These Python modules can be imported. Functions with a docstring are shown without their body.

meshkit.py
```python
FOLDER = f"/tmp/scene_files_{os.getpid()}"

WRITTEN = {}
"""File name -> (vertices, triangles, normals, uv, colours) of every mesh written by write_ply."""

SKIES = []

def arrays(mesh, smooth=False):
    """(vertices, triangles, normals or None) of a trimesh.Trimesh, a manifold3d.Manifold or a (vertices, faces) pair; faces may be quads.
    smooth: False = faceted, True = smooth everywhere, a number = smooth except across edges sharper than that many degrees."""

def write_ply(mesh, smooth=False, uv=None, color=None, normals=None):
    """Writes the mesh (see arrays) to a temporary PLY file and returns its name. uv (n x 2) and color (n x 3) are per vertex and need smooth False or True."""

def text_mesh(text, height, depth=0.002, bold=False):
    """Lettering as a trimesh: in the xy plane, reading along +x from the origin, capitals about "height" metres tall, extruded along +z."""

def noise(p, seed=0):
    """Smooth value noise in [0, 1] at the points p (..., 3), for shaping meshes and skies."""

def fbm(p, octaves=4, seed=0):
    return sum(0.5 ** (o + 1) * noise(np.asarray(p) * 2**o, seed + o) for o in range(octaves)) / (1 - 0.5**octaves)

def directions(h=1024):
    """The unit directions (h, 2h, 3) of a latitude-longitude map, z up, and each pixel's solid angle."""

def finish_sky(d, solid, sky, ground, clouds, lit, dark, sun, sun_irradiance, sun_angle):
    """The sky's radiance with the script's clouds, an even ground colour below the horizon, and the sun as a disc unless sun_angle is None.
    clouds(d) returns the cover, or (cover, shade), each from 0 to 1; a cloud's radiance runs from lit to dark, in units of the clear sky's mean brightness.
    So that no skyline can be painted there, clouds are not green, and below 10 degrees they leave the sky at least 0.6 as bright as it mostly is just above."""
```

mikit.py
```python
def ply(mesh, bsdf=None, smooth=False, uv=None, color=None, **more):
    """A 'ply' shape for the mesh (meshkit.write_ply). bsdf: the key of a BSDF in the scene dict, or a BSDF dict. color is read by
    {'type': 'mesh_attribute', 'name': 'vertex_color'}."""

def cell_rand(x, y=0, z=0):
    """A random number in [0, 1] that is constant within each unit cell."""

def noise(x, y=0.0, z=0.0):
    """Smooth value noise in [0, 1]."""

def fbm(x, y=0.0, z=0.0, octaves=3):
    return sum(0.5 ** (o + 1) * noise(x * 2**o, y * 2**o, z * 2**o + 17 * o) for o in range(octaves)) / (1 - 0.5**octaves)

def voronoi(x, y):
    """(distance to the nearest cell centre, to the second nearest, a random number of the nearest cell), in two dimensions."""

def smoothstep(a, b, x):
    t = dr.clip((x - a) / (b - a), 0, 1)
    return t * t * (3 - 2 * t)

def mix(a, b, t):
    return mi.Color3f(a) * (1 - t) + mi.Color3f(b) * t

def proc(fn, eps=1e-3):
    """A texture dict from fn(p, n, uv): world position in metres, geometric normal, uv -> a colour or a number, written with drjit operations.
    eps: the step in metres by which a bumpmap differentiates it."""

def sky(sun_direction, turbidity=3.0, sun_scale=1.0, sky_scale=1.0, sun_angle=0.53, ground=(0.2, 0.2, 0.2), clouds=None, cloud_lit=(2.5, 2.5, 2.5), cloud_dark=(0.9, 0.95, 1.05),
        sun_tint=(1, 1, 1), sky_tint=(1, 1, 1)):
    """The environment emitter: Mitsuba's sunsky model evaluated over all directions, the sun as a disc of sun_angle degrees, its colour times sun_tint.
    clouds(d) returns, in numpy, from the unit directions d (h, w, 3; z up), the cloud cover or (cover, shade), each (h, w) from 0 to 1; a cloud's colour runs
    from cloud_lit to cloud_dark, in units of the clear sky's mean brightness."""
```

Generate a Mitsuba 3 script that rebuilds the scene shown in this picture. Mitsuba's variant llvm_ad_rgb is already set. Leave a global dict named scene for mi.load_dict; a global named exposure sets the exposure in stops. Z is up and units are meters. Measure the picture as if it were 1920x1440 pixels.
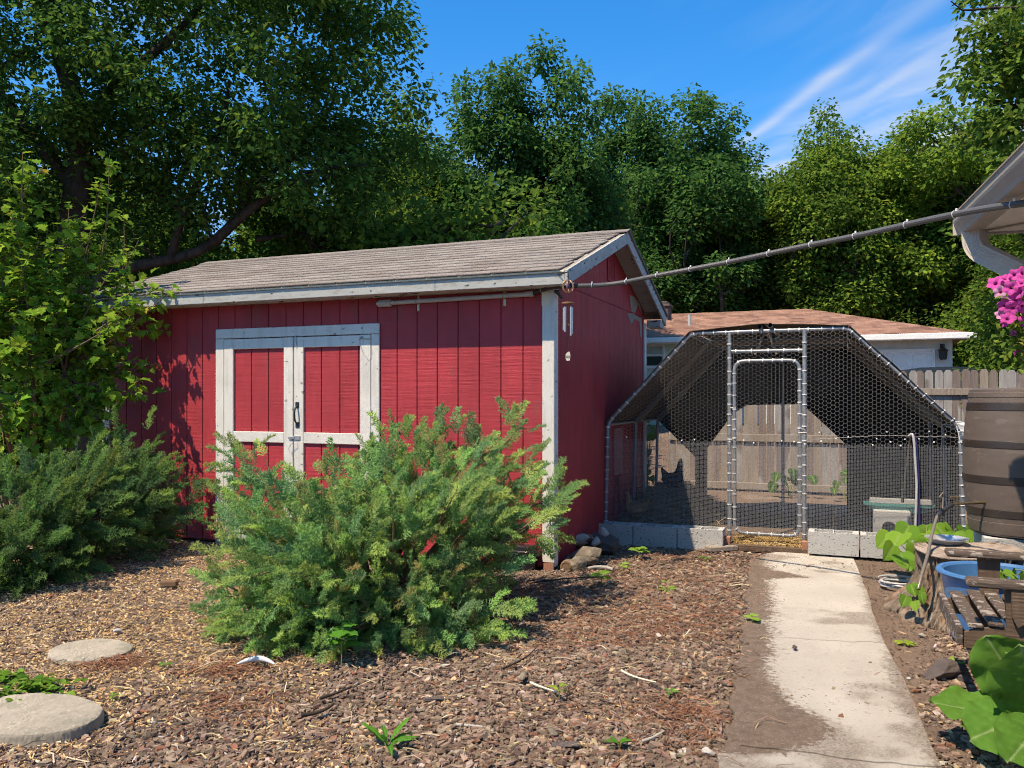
import math
import random

import drjit as dr
import manifold3d as m3
import mitsuba as mi
import numpy as np
import trimesh
from shapely import affinity
from shapely.geometry import LineString, Point, Polygon
from shapely.ops import unary_union

import meshkit
import mikit
from mikit import cell_rand, fbm, mix, noise, proc, smoothstep, voronoi

T = mi.ScalarTransform4f
scene = {"type": "scene"}
labels = {}

# ---------------------------------------------------------------- camera, sky, exposure
EYE = 1.45
scene["camera"] = {
    "type": "perspective", "fov": 64.46, "fov_axis": "x", "near_clip": 0.05, "far_clip": 900.0,
    "principal_point_offset_x": 0.0, "principal_point_offset_y": -0.01736,
    "to_world": T().look_at(origin=[0, 0, EYE], target=[0, 1, EYE], up=[0, 0, 1]),
}


def cirrus(d):
    """High thin cloud on a flat layer overhead: streaks that fan out, and a veil to their right."""
    z = np.maximum(d[..., 2], 0.03)
    x, y = d[..., 0] / z, d[..., 1] / z
    q = np.stack([x * 2.2, y * 1.1, 0 * x], -1)
    warp = meshkit.fbm(q, 3, 5) - 0.5
    fine = meshkit.fbm(np.stack([(x + 0.42 * y) * 7 + 3 * warp, (y - 0.42 * x) * 1.3, 0 * x + 3], -1), 5, 9)
    fine = np.clip((fine - 0.28) * 1.8, 0, 1)
    big = meshkit.fbm(np.stack([x * 1.3, y * 0.8, 0 * x + 7], -1), 3, 21)
    t = 3.08 - y
    line = 0.92 + 0.125 * t + 0.05 * warp
    off = x - line
    core = np.exp(-(off / (0.030 + 0.022 * np.abs(t))) ** 2) * np.clip(t * 2 + 1.0, 0, 1) * (0.30 + 0.85 * fine)
    veil = np.clip(off / 0.16 + 0.15, 0, 1) * (0.10 + 0.85 * fine) * np.clip(0.25 + y * 0.22, 0, 1)
    soft = np.clip((big - 0.42) * 2.4, 0, 1) * fine * 0.55 * np.clip(1.3 - 0.9 * (np.abs(x - 0.2) < 0.75) * (d[..., 1] > 0), 0, 1)  # thin cover added across the rest of the sky for neutral fill light
    hazy = np.clip((0.42 - d[..., 2]) / 0.42, 0, 1) ** 1.5 * (0.25 + 0.7 * fine) * 0.7
    return np.clip(0.72 * core + 0.80 * veil + soft + hazy, 0, 0.85)


SUN = [-0.835, -0.742, 1.75]
scene["sky"] = mikit.sky(SUN, turbidity=3.0, clouds=cirrus, cloud_lit=(1.95, 2.0, 2.1), cloud_dark=(1, 1, 1.1), sky_tint=(0.21, 0.72, 1.02), sun_tint=(1.0, 0.975, 0.92), sun_scale=0.81)
exposure = 2.58

# ---------------------------------------------------------------- mesh helpers
rng = np.random.default_rng(7)
random.seed(7)


def frame(ox, oy, deg):
    """A level frame: u to the right along deg degrees clockwise from x, v into the depth, w up."""
    a = math.radians(deg)
    c, s = math.cos(a), math.sin(a)
    return np.array([[c, s, 0, ox], [-s, c, 0, oy], [0, 0, 1, 0], [0, 0, 0, 1.0]])


WORLD = np.eye(4)
SHED = frame(0.31, 6.8, 21.8)


def xf(m, p):
    p = np.asarray(p, float)
    return p @ m[:3, :3].T + m[:3, 3]


def at(m, p):
    return xf(m, np.array([p], float))[0]


def tw(m):
    return T(np.asarray(m, float))


class MB:
    def __init__(self):
        self.v, self.f, self.n = [], [], 0

    def add(self, v, f):
        v, f = np.asarray(v, float), np.asarray(f, int)
        self.v.append(v)
        self.f.append(f + self.n)
        self.n += len(v)
        return self

    def mesh(self, m=WORLD):
        return trimesh.Trimesh(xf(m, np.vstack(self.v)), np.vstack(self.f), process=False)


def _cb(lo, hi, b):
    lo, hi = np.asarray(lo, float), np.asarray(hi, float)
    out = []
    for s in np.ndindex(2, 2, 2):
        for k in range(3):
            out.append([(hi[i] if s[i] else lo[i]) if i == k else (hi[i] - b if s[i] else lo[i] + b) for i in range(3)])
    return np.array(out)


_CBF = None


def cbox(lo, hi, b=0.004):
    """A box with chamfered edges."""
    global _CBF
    lo, hi = np.minimum(lo, hi), np.maximum(lo, hi)
    b = min(b, 0.45 * float(np.min(hi - lo)))
    if _CBF is None:
        v = _cb([-1, -1, -1], [1, 1, 1], 0.3)
        h = trimesh.Trimesh(v, trimesh.convex.hull_points(v) if False else __import__("scipy.spatial").spatial.ConvexHull(v).simplices, process=False)
        f = h.faces.copy()
        n = np.cross(v[f[:, 1]] - v[f[:, 0]], v[f[:, 2]] - v[f[:, 0]])
        flip = (n * v[f].mean(1)).sum(1) < 0
        f[flip] = f[flip][:, ::-1]
        _CBF = f
    return _cb(lo, hi, b), _CBF


BOXF = np.array([[0, 2, 3], [0, 3, 1], [4, 5, 7], [4, 7, 6], [0, 1, 5], [0, 5, 4], [2, 6, 7], [2, 7, 3], [0, 4, 6], [0, 6, 2], [1, 3, 7], [1, 7, 5]])


def box(lo, hi):
    lo, hi = np.minimum(lo, hi), np.maximum(lo, hi)
    v = np.array([[hi[0] if a else lo[0], hi[1] if b else lo[1], hi[2] if c else lo[2]] for a, b, c in np.ndindex(2, 2, 2)])
    return v, BOXF


def plank(p, q, width, thick, up=(0, 0, 1), b=0.004):
    """A chamfered board from p to q: width across, thick along 'up'."""
    p, q = np.asarray(p, float), np.asarray(q, float)
    d = q - p
    L = np.linalg.norm(d)
    d = d / L
    s = np.cross(up, d)
    s /= np.linalg.norm(s)
    n = np.cross(d, s)
    v, f = cbox([0, -width / 2, -thick / 2], [L, width / 2, thick / 2], b)
    return p + v @ np.array([d, s, n]), f


def tube(pts, r, sides=8, caps=True):
    p = np.asarray(pts, float)
    n = len(p)
    t = np.gradient(p, axis=0)
    t /= np.linalg.norm(t, axis=1, keepdims=True) + 1e-12
    a = np.cross(t[0], [0, 0, 1.0] if abs(t[0][2]) < 0.9 else [1.0, 0, 0])
    A = []
    for i in range(n):
        a = a - t[i] * (a @ t[i])
        a = a / (np.linalg.norm(a) + 1e-12)
        A.append(a)
    A = np.array(A)
    B = np.cross(t, A)
    ang = np.arange(sides) * 2 * np.pi / sides
    rr = np.broadcast_to(r, (n,))[:, None, None]
    v = (p[:, None] + rr * (np.cos(ang)[None, :, None] * A[:, None] + np.sin(ang)[None, :, None] * B[:, None])).reshape(-1, 3)
    i, j = np.meshgrid(np.arange(n - 1), np.arange(sides), indexing="ij")
    q = np.stack([i * sides + j, i * sides + (j + 1) % sides, (i + 1) * sides + (j + 1) % sides, (i + 1) * sides + j], -1).reshape(-1, 4)
    f = np.vstack([q[:, [0, 1, 2]], q[:, [0, 2, 3]]])
    if caps:
        v = np.vstack([v, p[:1], p[-1:]])
        k = np.arange(sides)
        f = np.vstack([f, np.stack([np.full(sides, n * sides), (k + 1) % sides, k], 1), np.stack([np.full(sides, n * sides + 1), (n - 1) * sides + k, (n - 1) * sides + (k + 1) % sides], 1)])
    return v, f


def spline(pts, n=24):
    from scipy.interpolate import CubicSpline

    p = np.asarray(pts, float)
    d = np.concatenate([[0], np.cumsum(np.linalg.norm(np.diff(p, axis=0), axis=1))])
    return CubicSpline(d, p)(np.linspace(0, d[-1], n))


def fillet(pts, r, n=5):
    """A polyline with its inner corners rounded."""
    p = [np.asarray(q, float) for q in pts]
    out = [p[0]]
    for a, b, c in zip(p, p[1:], p[2:]):
        u, w = (a - b) / np.linalg.norm(a - b), (c - b) / np.linalg.norm(c - b)
        s, e = b + u * r, b + w * r
        for t in np.linspace(0, 1, n):
            out.append((1 - t) ** 2 * s + 2 * t * (1 - t) * b + t * t * e)
    out.append(p[-1])
    return np.array(out)


def lathe(profile, n=32, centre=(0, 0, 0)):
    pr = np.asarray(profile, float)
    ang = np.arange(n) * 2 * np.pi / n
    v = np.stack([pr[:, None, 0] * np.cos(ang), pr[:, None, 0] * np.sin(ang), np.repeat(pr[:, 1:], n, 1)], -1).reshape(-1, 3) + centre
    i, j = np.meshgrid(np.arange(len(pr) - 1), np.arange(n), indexing="ij")
    q = np.stack([i * n + j, i * n + (j + 1) % n, (i + 1) * n + (j + 1) % n, (i + 1) * n + j], -1).reshape(-1, 4)
    return v, np.vstack([q[:, [0, 1, 2]], q[:, [0, 2, 3]]])


def prism(poly, lo, hi):
    """A polygon in (x, y), extruded along z from lo to hi."""
    poly = poly if isinstance(poly, Polygon) else Polygon(poly)
    m = trimesh.creation.extrude_polygon(poly, hi - lo, engine="earcut")
    return np.array(m.vertices) + [0, 0, lo], np.array(m.faces)


def scatter(tv, tf, pos, rot, scale):
    """The template (tv, tf) at many places: rot (n, 3, 3), scale (n,) or (n, 3)."""
    n, k = len(pos), len(tv)
    scale = np.asarray(scale, float)
    s = scale[:, None, None] if scale.ndim == 1 else scale[:, None, :]
    v = np.einsum("nij,nkj->nki", rot, tv[None] * s) + np.asarray(pos)[:, None]
    f = tf[None] + (np.arange(n) * k)[:, None, None]
    return v.reshape(-1, 3), f.reshape(-1, 3)


def unit(a):
    return a / (np.linalg.norm(a, axis=-1, keepdims=True) + 1e-12)


def basis(x, z):
    """Rotations whose first column is x and whose third is as near z as it can be."""
    x = unit(x)
    y = unit(np.cross(z, x))
    return np.stack([x, y, np.cross(x, y)], -1)


def yaw(a):
    c, s, o, e = np.cos(a), np.sin(a), np.zeros_like(a), np.ones_like(a)
    return np.stack([np.stack([c, -s, o], -1), np.stack([s, c, o], -1), np.stack([o, o, e], -1)], -2)


def blob(m, amount, scale, seed=0):
    """Displaces the vertices of a mesh by noise."""
    v = np.array(m.vertices)
    n = meshkit.fbm(v * scale, 4, seed)[:, None] - 0.5
    m = m.copy()
    m.vertices = v + unit(v - v.mean(0)) * n * amount
    return m


def body(chains, size=0.02, smooth=8, refine=True):
    """One continuous skin over chains of spheres [(x, y, z, r), ...]."""
    parts = []
    for ch in chains:
        for a, b in zip(ch, ch[1:]):
            parts.append(m3.Manifold.batch_hull([m3.Manifold.sphere(a[3], 14).translate(a[:3]), m3.Manifold.sphere(b[3], 14).translate(b[:3])]))
    m = m3.Manifold.batch_boolean(parts, m3.OpType.Add).refine_to_length(size)
    mm = m.to_mesh()
    t = trimesh.Trimesh(mm.vert_properties[:, :3], mm.tri_verts)
    return trimesh.smoothing.filter_taubin(t, iterations=smooth)


# ---------------------------------------------------------------- naming helpers
def num(key):
    if key not in scene and key not in labels:
        return key
    i = 1
    while f"{key}_{i:03d}" in scene or f"{key}_{i:03d}" in labels:
        i += 1
    return f"{key}_{i:03d}"


def thing(key, label, cat, group=None):
    key = num(key)
    labels[key] = {"label": label, "category": cat}
    if group:
        labels[key]["group"] = group
    return key


def put(key, mesh, bsdf, smooth=False, parent=None, label=None, **more):
    """One entry of the scene. mesh: an MB, (v, f) or trimesh; m: frame."""
    m = more.pop("m", WORLD)
    kind = more.pop("kind", None)
    key = num(parent + "__" + key if parent else key)
    if isinstance(mesh, MB):
        mesh = mesh.mesh(m)
    elif isinstance(mesh, tuple):
        mesh = trimesh.Trimesh(xf(m, mesh[0]), mesh[1], process=False)
    elif m is not WORLD:
        mesh = trimesh.Trimesh(xf(m, mesh.vertices), mesh.faces, process=False)
    scene[key] = mikit.ply(mesh, bsdf, smooth=smooth, **more)
    if label:
        labels.setdefault(key, {})["label"] = label
    if kind:
        labels.setdefault(key, {})["kind"] = kind
    return key


def tag(key, label, cat, group=None):
    labels[key] = {**labels.get(key, {}), "label": label, "category": cat}
    if group:
        labels[key]["group"] = group
    return key


def structure(key, mesh, bsdf, label, smooth=False, **more):
    key = put(key, mesh, bsdf, smooth=smooth, **more)
    labels[key] = {"label": label, "category": key.replace("_", " "), "kind": "structure"}
    return key


def reuse(key, shape, m, parent=None):
    key = num(parent + "__" + key if parent else key)
    scene[key] = {**shape, "to_world": tw(m)}
    return key

# ---------------------------------------------------------------- materials
def mat(key, color, rough=0.6, spec=0.4, bump=None, bscale=1.0, eps=1e-3, **more):
    c = proc(color) if callable(color) else color if isinstance(color, dict) else {"type": "rgb", "value": list(color)}
    b = {"type": "principled", "base_color": c, "roughness": proc(rough) if callable(rough) else rough, "specular": spec, **more}
    if bump is not None:
        b = {"type": "bumpmap", "arbitrary": proc(bump, eps), "scale": bscale, "bsdf": b}
    scene[key] = {"type": "twosided", "bsdf": b}


VC = {"type": "mesh_attribute", "name": "vertex_color"}


def leafmat(key, trans=0.7, rough=0.45, spec_tint=0.0, eta=1.45):
    scene[key] = {"type": "principledthin", "base_color": VC, "roughness": rough, "diff_trans": trans, "eta": eta, "spec_trans": 0.0}


CA, SA = math.cos(math.radians(21.8)), math.sin(math.radians(21.8))


def uvw(p):
    x, y = p.x - 0.31, p.y - 6.8
    return CA * x - SA * y, SA * x + CA * y, p.z


def red_color(p, n, uv):
    u, v, w = uvw(p)
    g = fbm(u * 3 + 7, v * 3, w * 1.2, 3)
    s = noise(u * 26, v * 26, w * 5)
    k = 0.74 + 0.42 * g + 0.14 * s
    worn = smoothstep(0.66, 0.80, fbm(u * 9, v * 9, w * 2.2 + 40, 4))
    return mix(mi.Color3f(0.315, 0.031, 0.040) * k, (0.22, 0.055, 0.055), worn * 0.55)


def red_bump(p, n, uv):
    u, v, w = uvw(p)
    return noise((u + v) * 2.6, 3.0, w * 66 + 0.7 * noise((u + v) * 3, w * 3)) * 0.0018 + noise((u + v) * 9, 9.0, w * 170) * 0.0014 + noise((u + v) * 60, 1.0, w * 10) * 0.0008


mat("red_paint", red_color, 0.55, 0.35, red_bump, 1.0, 2e-3)


def white_color(p, n, uv):
    u, v, w = uvw(p)
    q = fbm(u * 5, v * 5, w * 5, 4)
    chips = smoothstep(0.71, 0.75, fbm(u * 21, v * 21, w * 24 + 9, 4))
    streak = smoothstep(0.55, 0.85, noise(u * 34, v * 34, w * 2.4))
    c = mix((0.64, 0.625, 0.58), (0.51, 0.495, 0.455), q)
    c = mix(c, (0.40, 0.39, 0.35), streak * 0.35)
    return mix(c, (0.17, 0.155, 0.135), chips * 0.8)


def white_bump(p, n, uv):
    u, v, w = uvw(p)
    return fbm(u * 40, v * 40, w * 30, 3) * 0.0012


mat("white_paint", white_color, 0.5, 0.4, white_bump, 1.0)


def fascia_color(p, n, uv):
    u, v, w = uvw(p)
    q = fbm(u * 3, v * 3, w * 14, 4)
    chips = smoothstep(0.60, 0.66, fbm(u * 12, v * 12, w * 34 + 9, 4))
    dark = smoothstep(0.72, 0.76, fbm(u * 16, v * 10, w * 34 + 31, 3))
    c = mix((0.40, 0.415, 0.40), (0.29, 0.305, 0.295), q)
    c = mix(c, (0.29, 0.28, 0.255), chips * 0.8)
    return mix(c, (0.06, 0.055, 0.05), dark)


mat("weathered_white_paint", fascia_color, 0.65, 0.3, white_bump, 1.0)


def bare_color(p, n, uv):
    u, v, w = uvw(p)
    g = noise((u + v) * 46, 0.0, w * 3)
    return mix((0.30, 0.255, 0.20), (0.19, 0.165, 0.14), g)


mat("bare_wood", bare_color, 0.85, 0.15)


def shingle_color(a, b):
    def f(p, n, uv):
        s = noise(p.x * 190, p.y * 190, p.z * 190)
        g = fbm(p.x * 2.2, p.y * 2.2, p.z * 2, 3)
        return mix(a, b, dr.clip(0.62 * s + 0.75 * (g - 0.3), 0, 1))

    return f


def grit(p, n, uv):
    return noise(p.x * 260, p.y * 260, p.z * 260) * 0.0006 + fbm(p.x * 9, p.y * 9, p.z * 9, 2) * 0.002


mat("shingle_grey_brown", shingle_color((0.200, 0.180, 0.166), (0.122, 0.109, 0.101)), 0.9, 0.2, grit)
mat("shingle_tan", shingle_color((0.226, 0.204, 0.187), (0.140, 0.125, 0.115)), 0.9, 0.2, grit)
mat("shingle_dark", shingle_color((0.175, 0.152, 0.137), (0.10, 0.086, 0.078)), 0.9, 0.2, grit)


def wood_grey(a, b, c, k=1.0):
    def f(p, n, uv):
        u, v, w = uvw(p)
        g = noise(u * 60 * k, v * 60 * k, w * 4)
        l = fbm(u * 4, v * 4, w * 1.2, 3)
        m = mix(a, b, dr.clip(g * 0.8 + l * 0.5 - 0.1, 0, 1))
        return mix(m, c, smoothstep(0.58, 0.72, fbm(u * 7, v * 7, w * 2.5 + 11, 3)))

    return f


mat("fence_wood", wood_grey((0.30, 0.255, 0.21), (0.19, 0.16, 0.135), (0.25, 0.23, 0.21)), 0.85, 0.15)
mat("fence_wood_grey", wood_grey((0.33, 0.315, 0.305), (0.20, 0.19, 0.185), (0.16, 0.135, 0.125)), 0.85, 0.15)
mat("fence_wood_brown", wood_grey((0.22, 0.18, 0.16), (0.13, 0.105, 0.095), (0.29, 0.275, 0.26)), 0.85, 0.15)


def bench_color(p, n, uv):
    u, v, w = uvw(p)
    g = noise(u * 24, v * 150, w * 150)
    fl = smoothstep(0.57, 0.66, fbm(u * 30, v * 46, w * 46, 4))
    c = mix((0.105, 0.082, 0.068), (0.055, 0.042, 0.035), g)
    return mix(c, (0.30, 0.27, 0.25), fl * 0.75)


def bench_bump(p, n, uv):
    u, v, w = uvw(p)
    return noise(u * 16, v * 130, w * 130) * 0.003


mat("weathered_bench_wood", bench_color, 0.8, 0.25, bench_bump)


def bench_plain(p, n, uv):
    u, v, w = uvw(p)
    g = noise(u * 60, v * 60, w * 9)
    return mix((0.13, 0.088, 0.06), (0.075, 0.05, 0.037), g)


mat("brown_bench_wood", bench_plain, 0.7, 0.3, bench_bump)


def concrete_color(p, n, uv):
    g = fbm(p.x * 3.2, p.y * 3.2, 0, 4)
    s = noise(p.x * 150, p.y * 150, 1)
    pit = smoothstep(0.66, 0.86, fbm(p.x * 60, p.y * 60, 4, 3))
    dirt = smoothstep(0.53, 0.66, fbm(p.x * 2.0 + 4.4, p.y * 2.6, 3, 5)) * 0.8
    # soil lying over the left edge, with the tongues it has in the photograph
    u, v, w = uvw(p)
    e = 1.66 + (1.392 - v) * 0.080 + 0.30 * dr.exp(-dr.square((v - 0.50) / 0.12)) + 0.24 * dr.exp(-dr.square((v + 2.62) / 0.26)) - 0.30 * smoothstep(-2.98, -3.12, v)
    e = e + 0.16 * (fbm(p.x * 5, p.y * 5, 8, 4) - 0.5) + 0.17 * (fbm(p.x * 50, p.y * 50, 5, 3) - 0.5)
    dirt = dr.maximum(dirt, smoothstep(0.07, -0.07, u - e) * 1.6)
    e2 = 2.47 + (-0.05) * (v + 0.9) + 0.10 * (fbm(p.x * 5, p.y * 5, 18, 4) - 0.5) + 0.06 * (noise(p.x * 60, p.y * 60, 15) - 0.5)
    dirt = dr.maximum(dirt, smoothstep(-0.05, 0.03, u - e2) * (1.0 - smoothstep(0.6, 1.0, v)))
    c = mix((0.39, 0.366, 0.33), (0.28, 0.258, 0.228), dr.clip(g * 0.9 + 0.35 * s - 0.15, 0, 1))
    c = mix(c, (0.23, 0.19, 0.155), pit * 0.7)
    d2 = fbm(p.x * 30, p.y * 30, 9, 3)
    return mix(c, mix((0.150, 0.112, 0.088), (0.085, 0.064, 0.051), d2), dr.clip(dirt * (0.45 + 0.5 * s), 0, 1))


def concrete_bump(p, n, uv):
    return noise(p.x * 120, p.y * 120, 2) * 0.0022 + fbm(p.x * 24, p.y * 24, 2, 3) * 0.004


mat("old_concrete", concrete_color, 0.9, 0.2, concrete_bump)


def block_color(p, n, uv):
    s = noise(p.x * 130, p.y * 130, p.z * 130)
    pit = smoothstep(0.76, 0.82, noise(p.x * 70, p.y * 70, p.z * 70 + 3))
    g = fbm(p.x * 5, p.y * 5, p.z * 5, 3)
    c = mix((0.42, 0.42, 0.41), (0.31, 0.31, 0.305), dr.clip(0.6 * s + 0.7 * (g - 0.25), 0, 1))
    return mix(c, (0.10, 0.10, 0.10), pit * 0.8)


mat("grey_block_concrete", block_color, 0.92, 0.15, lambda p, n, uv: noise(p.x * 110, p.y * 110, p.z * 110) * 0.003)


def stone_color(p, n, uv):
    s = noise(p.x * 140, p.y * 140, p.z * 60)
    g = fbm(p.x * 6, p.y * 6, p.z * 6, 4)
    lich = smoothstep(0.60, 0.68, fbm(p.x * 13, p.y * 13, 5, 4))
    c = mix((0.36, 0.325, 0.265), (0.23, 0.205, 0.165), dr.clip(0.5 * s + 0.9 * (g - 0.2), 0, 1))
    return mix(c, (0.20, 0.195, 0.15), lich * 0.6)


mat("stepping_stone_concrete", stone_color, 0.92, 0.15, lambda p, n, uv: noise(p.x * 110, p.y * 110, p.z * 40) * 0.004 + fbm(p.x * 16, p.y * 16, p.z * 9, 4) * 0.014)


def soil_color(p, n, uv):
    g = fbm(p.x * 4, p.y * 4, 0, 4)
    s = fbm(p.x * 46, p.y * 46, 2, 3)
    c = mix((0.165, 0.120, 0.092), (0.095, 0.070, 0.055), dr.clip(g * 0.8 + s * 0.7 - 0.3, 0, 1))
    return mix(c, (0.26, 0.21, 0.17), smoothstep(0.60, 0.74, fbm(p.x * 1.7 + 9, p.y * 1.7, 4, 4)) * 0.35)


mat("garden_soil", soil_color, 0.95, 0.1, lambda p, n, uv: fbm(p.x * 30, p.y * 30, 0, 4) * 0.022 + noise(p.x * 160, p.y * 160, 3) * 0.003)
mat("chip", VC, 0.85, 0.2)
mat("matte_vertex", VC, 0.8, 0.2)
mat("satin_vertex", VC, 0.5, 0.4)
mat("galvanized_steel", lambda p, n, uv: mix((0.34, 0.36, 0.385), (0.20, 0.215, 0.235), dr.clip(fbm(p.x * 26, p.y * 26, p.z * 26, 3) * 1.6 - 0.4, 0, 1)), 0.42, 0.5, metallic=0.45)
mat("mesh_wire", (0.36, 0.355, 0.345), 0.45, 0.5, metallic=0.3)
mat("cloth_wire", (0.30, 0.30, 0.315), 0.5, 0.4, metallic=0.2)
mat("zip_tie_plastic", (0.75, 0.75, 0.75), 0.4, 0.5)
mat("black_tarp", lambda p, n, uv: mix((0.010, 0.010, 0.012), (0.018, 0.017, 0.018), fbm(p.x * 5, p.y * 5, p.z * 5, 3)), 0.75, 0.2)
mat("brown_tarp", lambda p, n, uv: mix((0.115, 0.088, 0.066), (0.070, 0.054, 0.042), dr.clip(fbm(p.x * 4, p.y * 4, p.z * 4, 3) * 1.5 - 0.25, 0, 1)), 0.7, 0.25, lambda p, n, uv: fbm(p.x * 7, p.y * 7, p.z * 7, 3) * 0.02)
mat("rafter_wood", (0.24, 0.185, 0.13), 0.8, 0.2)
mat("grey_conduit", lambda p, n, uv: mix((0.46, 0.465, 0.465), (0.36, 0.365, 0.365), fbm(p.x * 16, p.y * 16, p.z * 16, 3)), 0.5, 0.4)
mat("black_conduit", (0.03, 0.03, 0.034), 0.45, 0.5)
mat("grey_flex_hose", (0.085, 0.085, 0.088), 0.36, 0.55)
mat("brass_strap", (0.42, 0.36, 0.24), 0.4, 0.5, metallic=0.5)
mat("chime_metal", (0.62, 0.55, 0.50), 0.3, 0.5, metallic=0.8)
mat("chime_wood", (0.23, 0.11, 0.06), 0.6, 0.3)
mat("copper", (0.42, 0.24, 0.15), 0.4, 0.5, metallic=0.7)
mat("cream_paint", (0.66, 0.60, 0.46), 0.5, 0.4)
mat("black_iron", (0.018, 0.018, 0.02), 0.4, 0.5)
mat("zinc_hardware", (0.45, 0.45, 0.45), 0.35, 0.5, metallic=0.7)


def barrel_color(p, n, uv):
    g = fbm(p.x * 6, p.y * 6, p.z * 28, 4)
    s = smoothstep(0.67, 0.74, fbm(p.x * 11, p.y * 11, p.z * 30 + 5, 4))
    c = mix((0.125, 0.100, 0.085), (0.090, 0.072, 0.062), g)
    return mix(c, (0.19, 0.165, 0.15), s * 0.35)


mat("brown_barrel_plastic", barrel_color, 0.5, 0.4, lambda p, n, uv: fbm(p.x * 20, p.y * 20, p.z * 30, 3) * 0.0012)
mat("dark_barrel_band", lambda p, n, uv: mix((0.040, 0.031, 0.027), (0.027, 0.021, 0.018), fbm(p.x * 8, p.y * 8, p.z * 30, 3)), 0.42, 0.45)
mat("blue_plastic", lambda p, n, uv: mix((0.060, 0.165, 0.37), (0.048, 0.135, 0.31), fbm(p.x * 6, p.y * 6, p.z * 6, 3)), 0.4, 0.45)
mat("potting_soil", (0.035, 0.026, 0.02), 0.95, 0.1)


def bark_color(p, n, uv):
    g = fbm(p.x * 26, p.y * 26, p.z * 7, 4)
    o = smoothstep(0.52, 0.66, fbm(p.x * 12 + 3, p.y * 12, p.z * 4, 3))
    c = mix((0.30, 0.245, 0.195), (0.075, 0.058, 0.046), dr.clip(g * 1.8 - 0.4, 0, 1))
    return mix(c, (0.30, 0.145, 0.075), o * 0.3)


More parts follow.
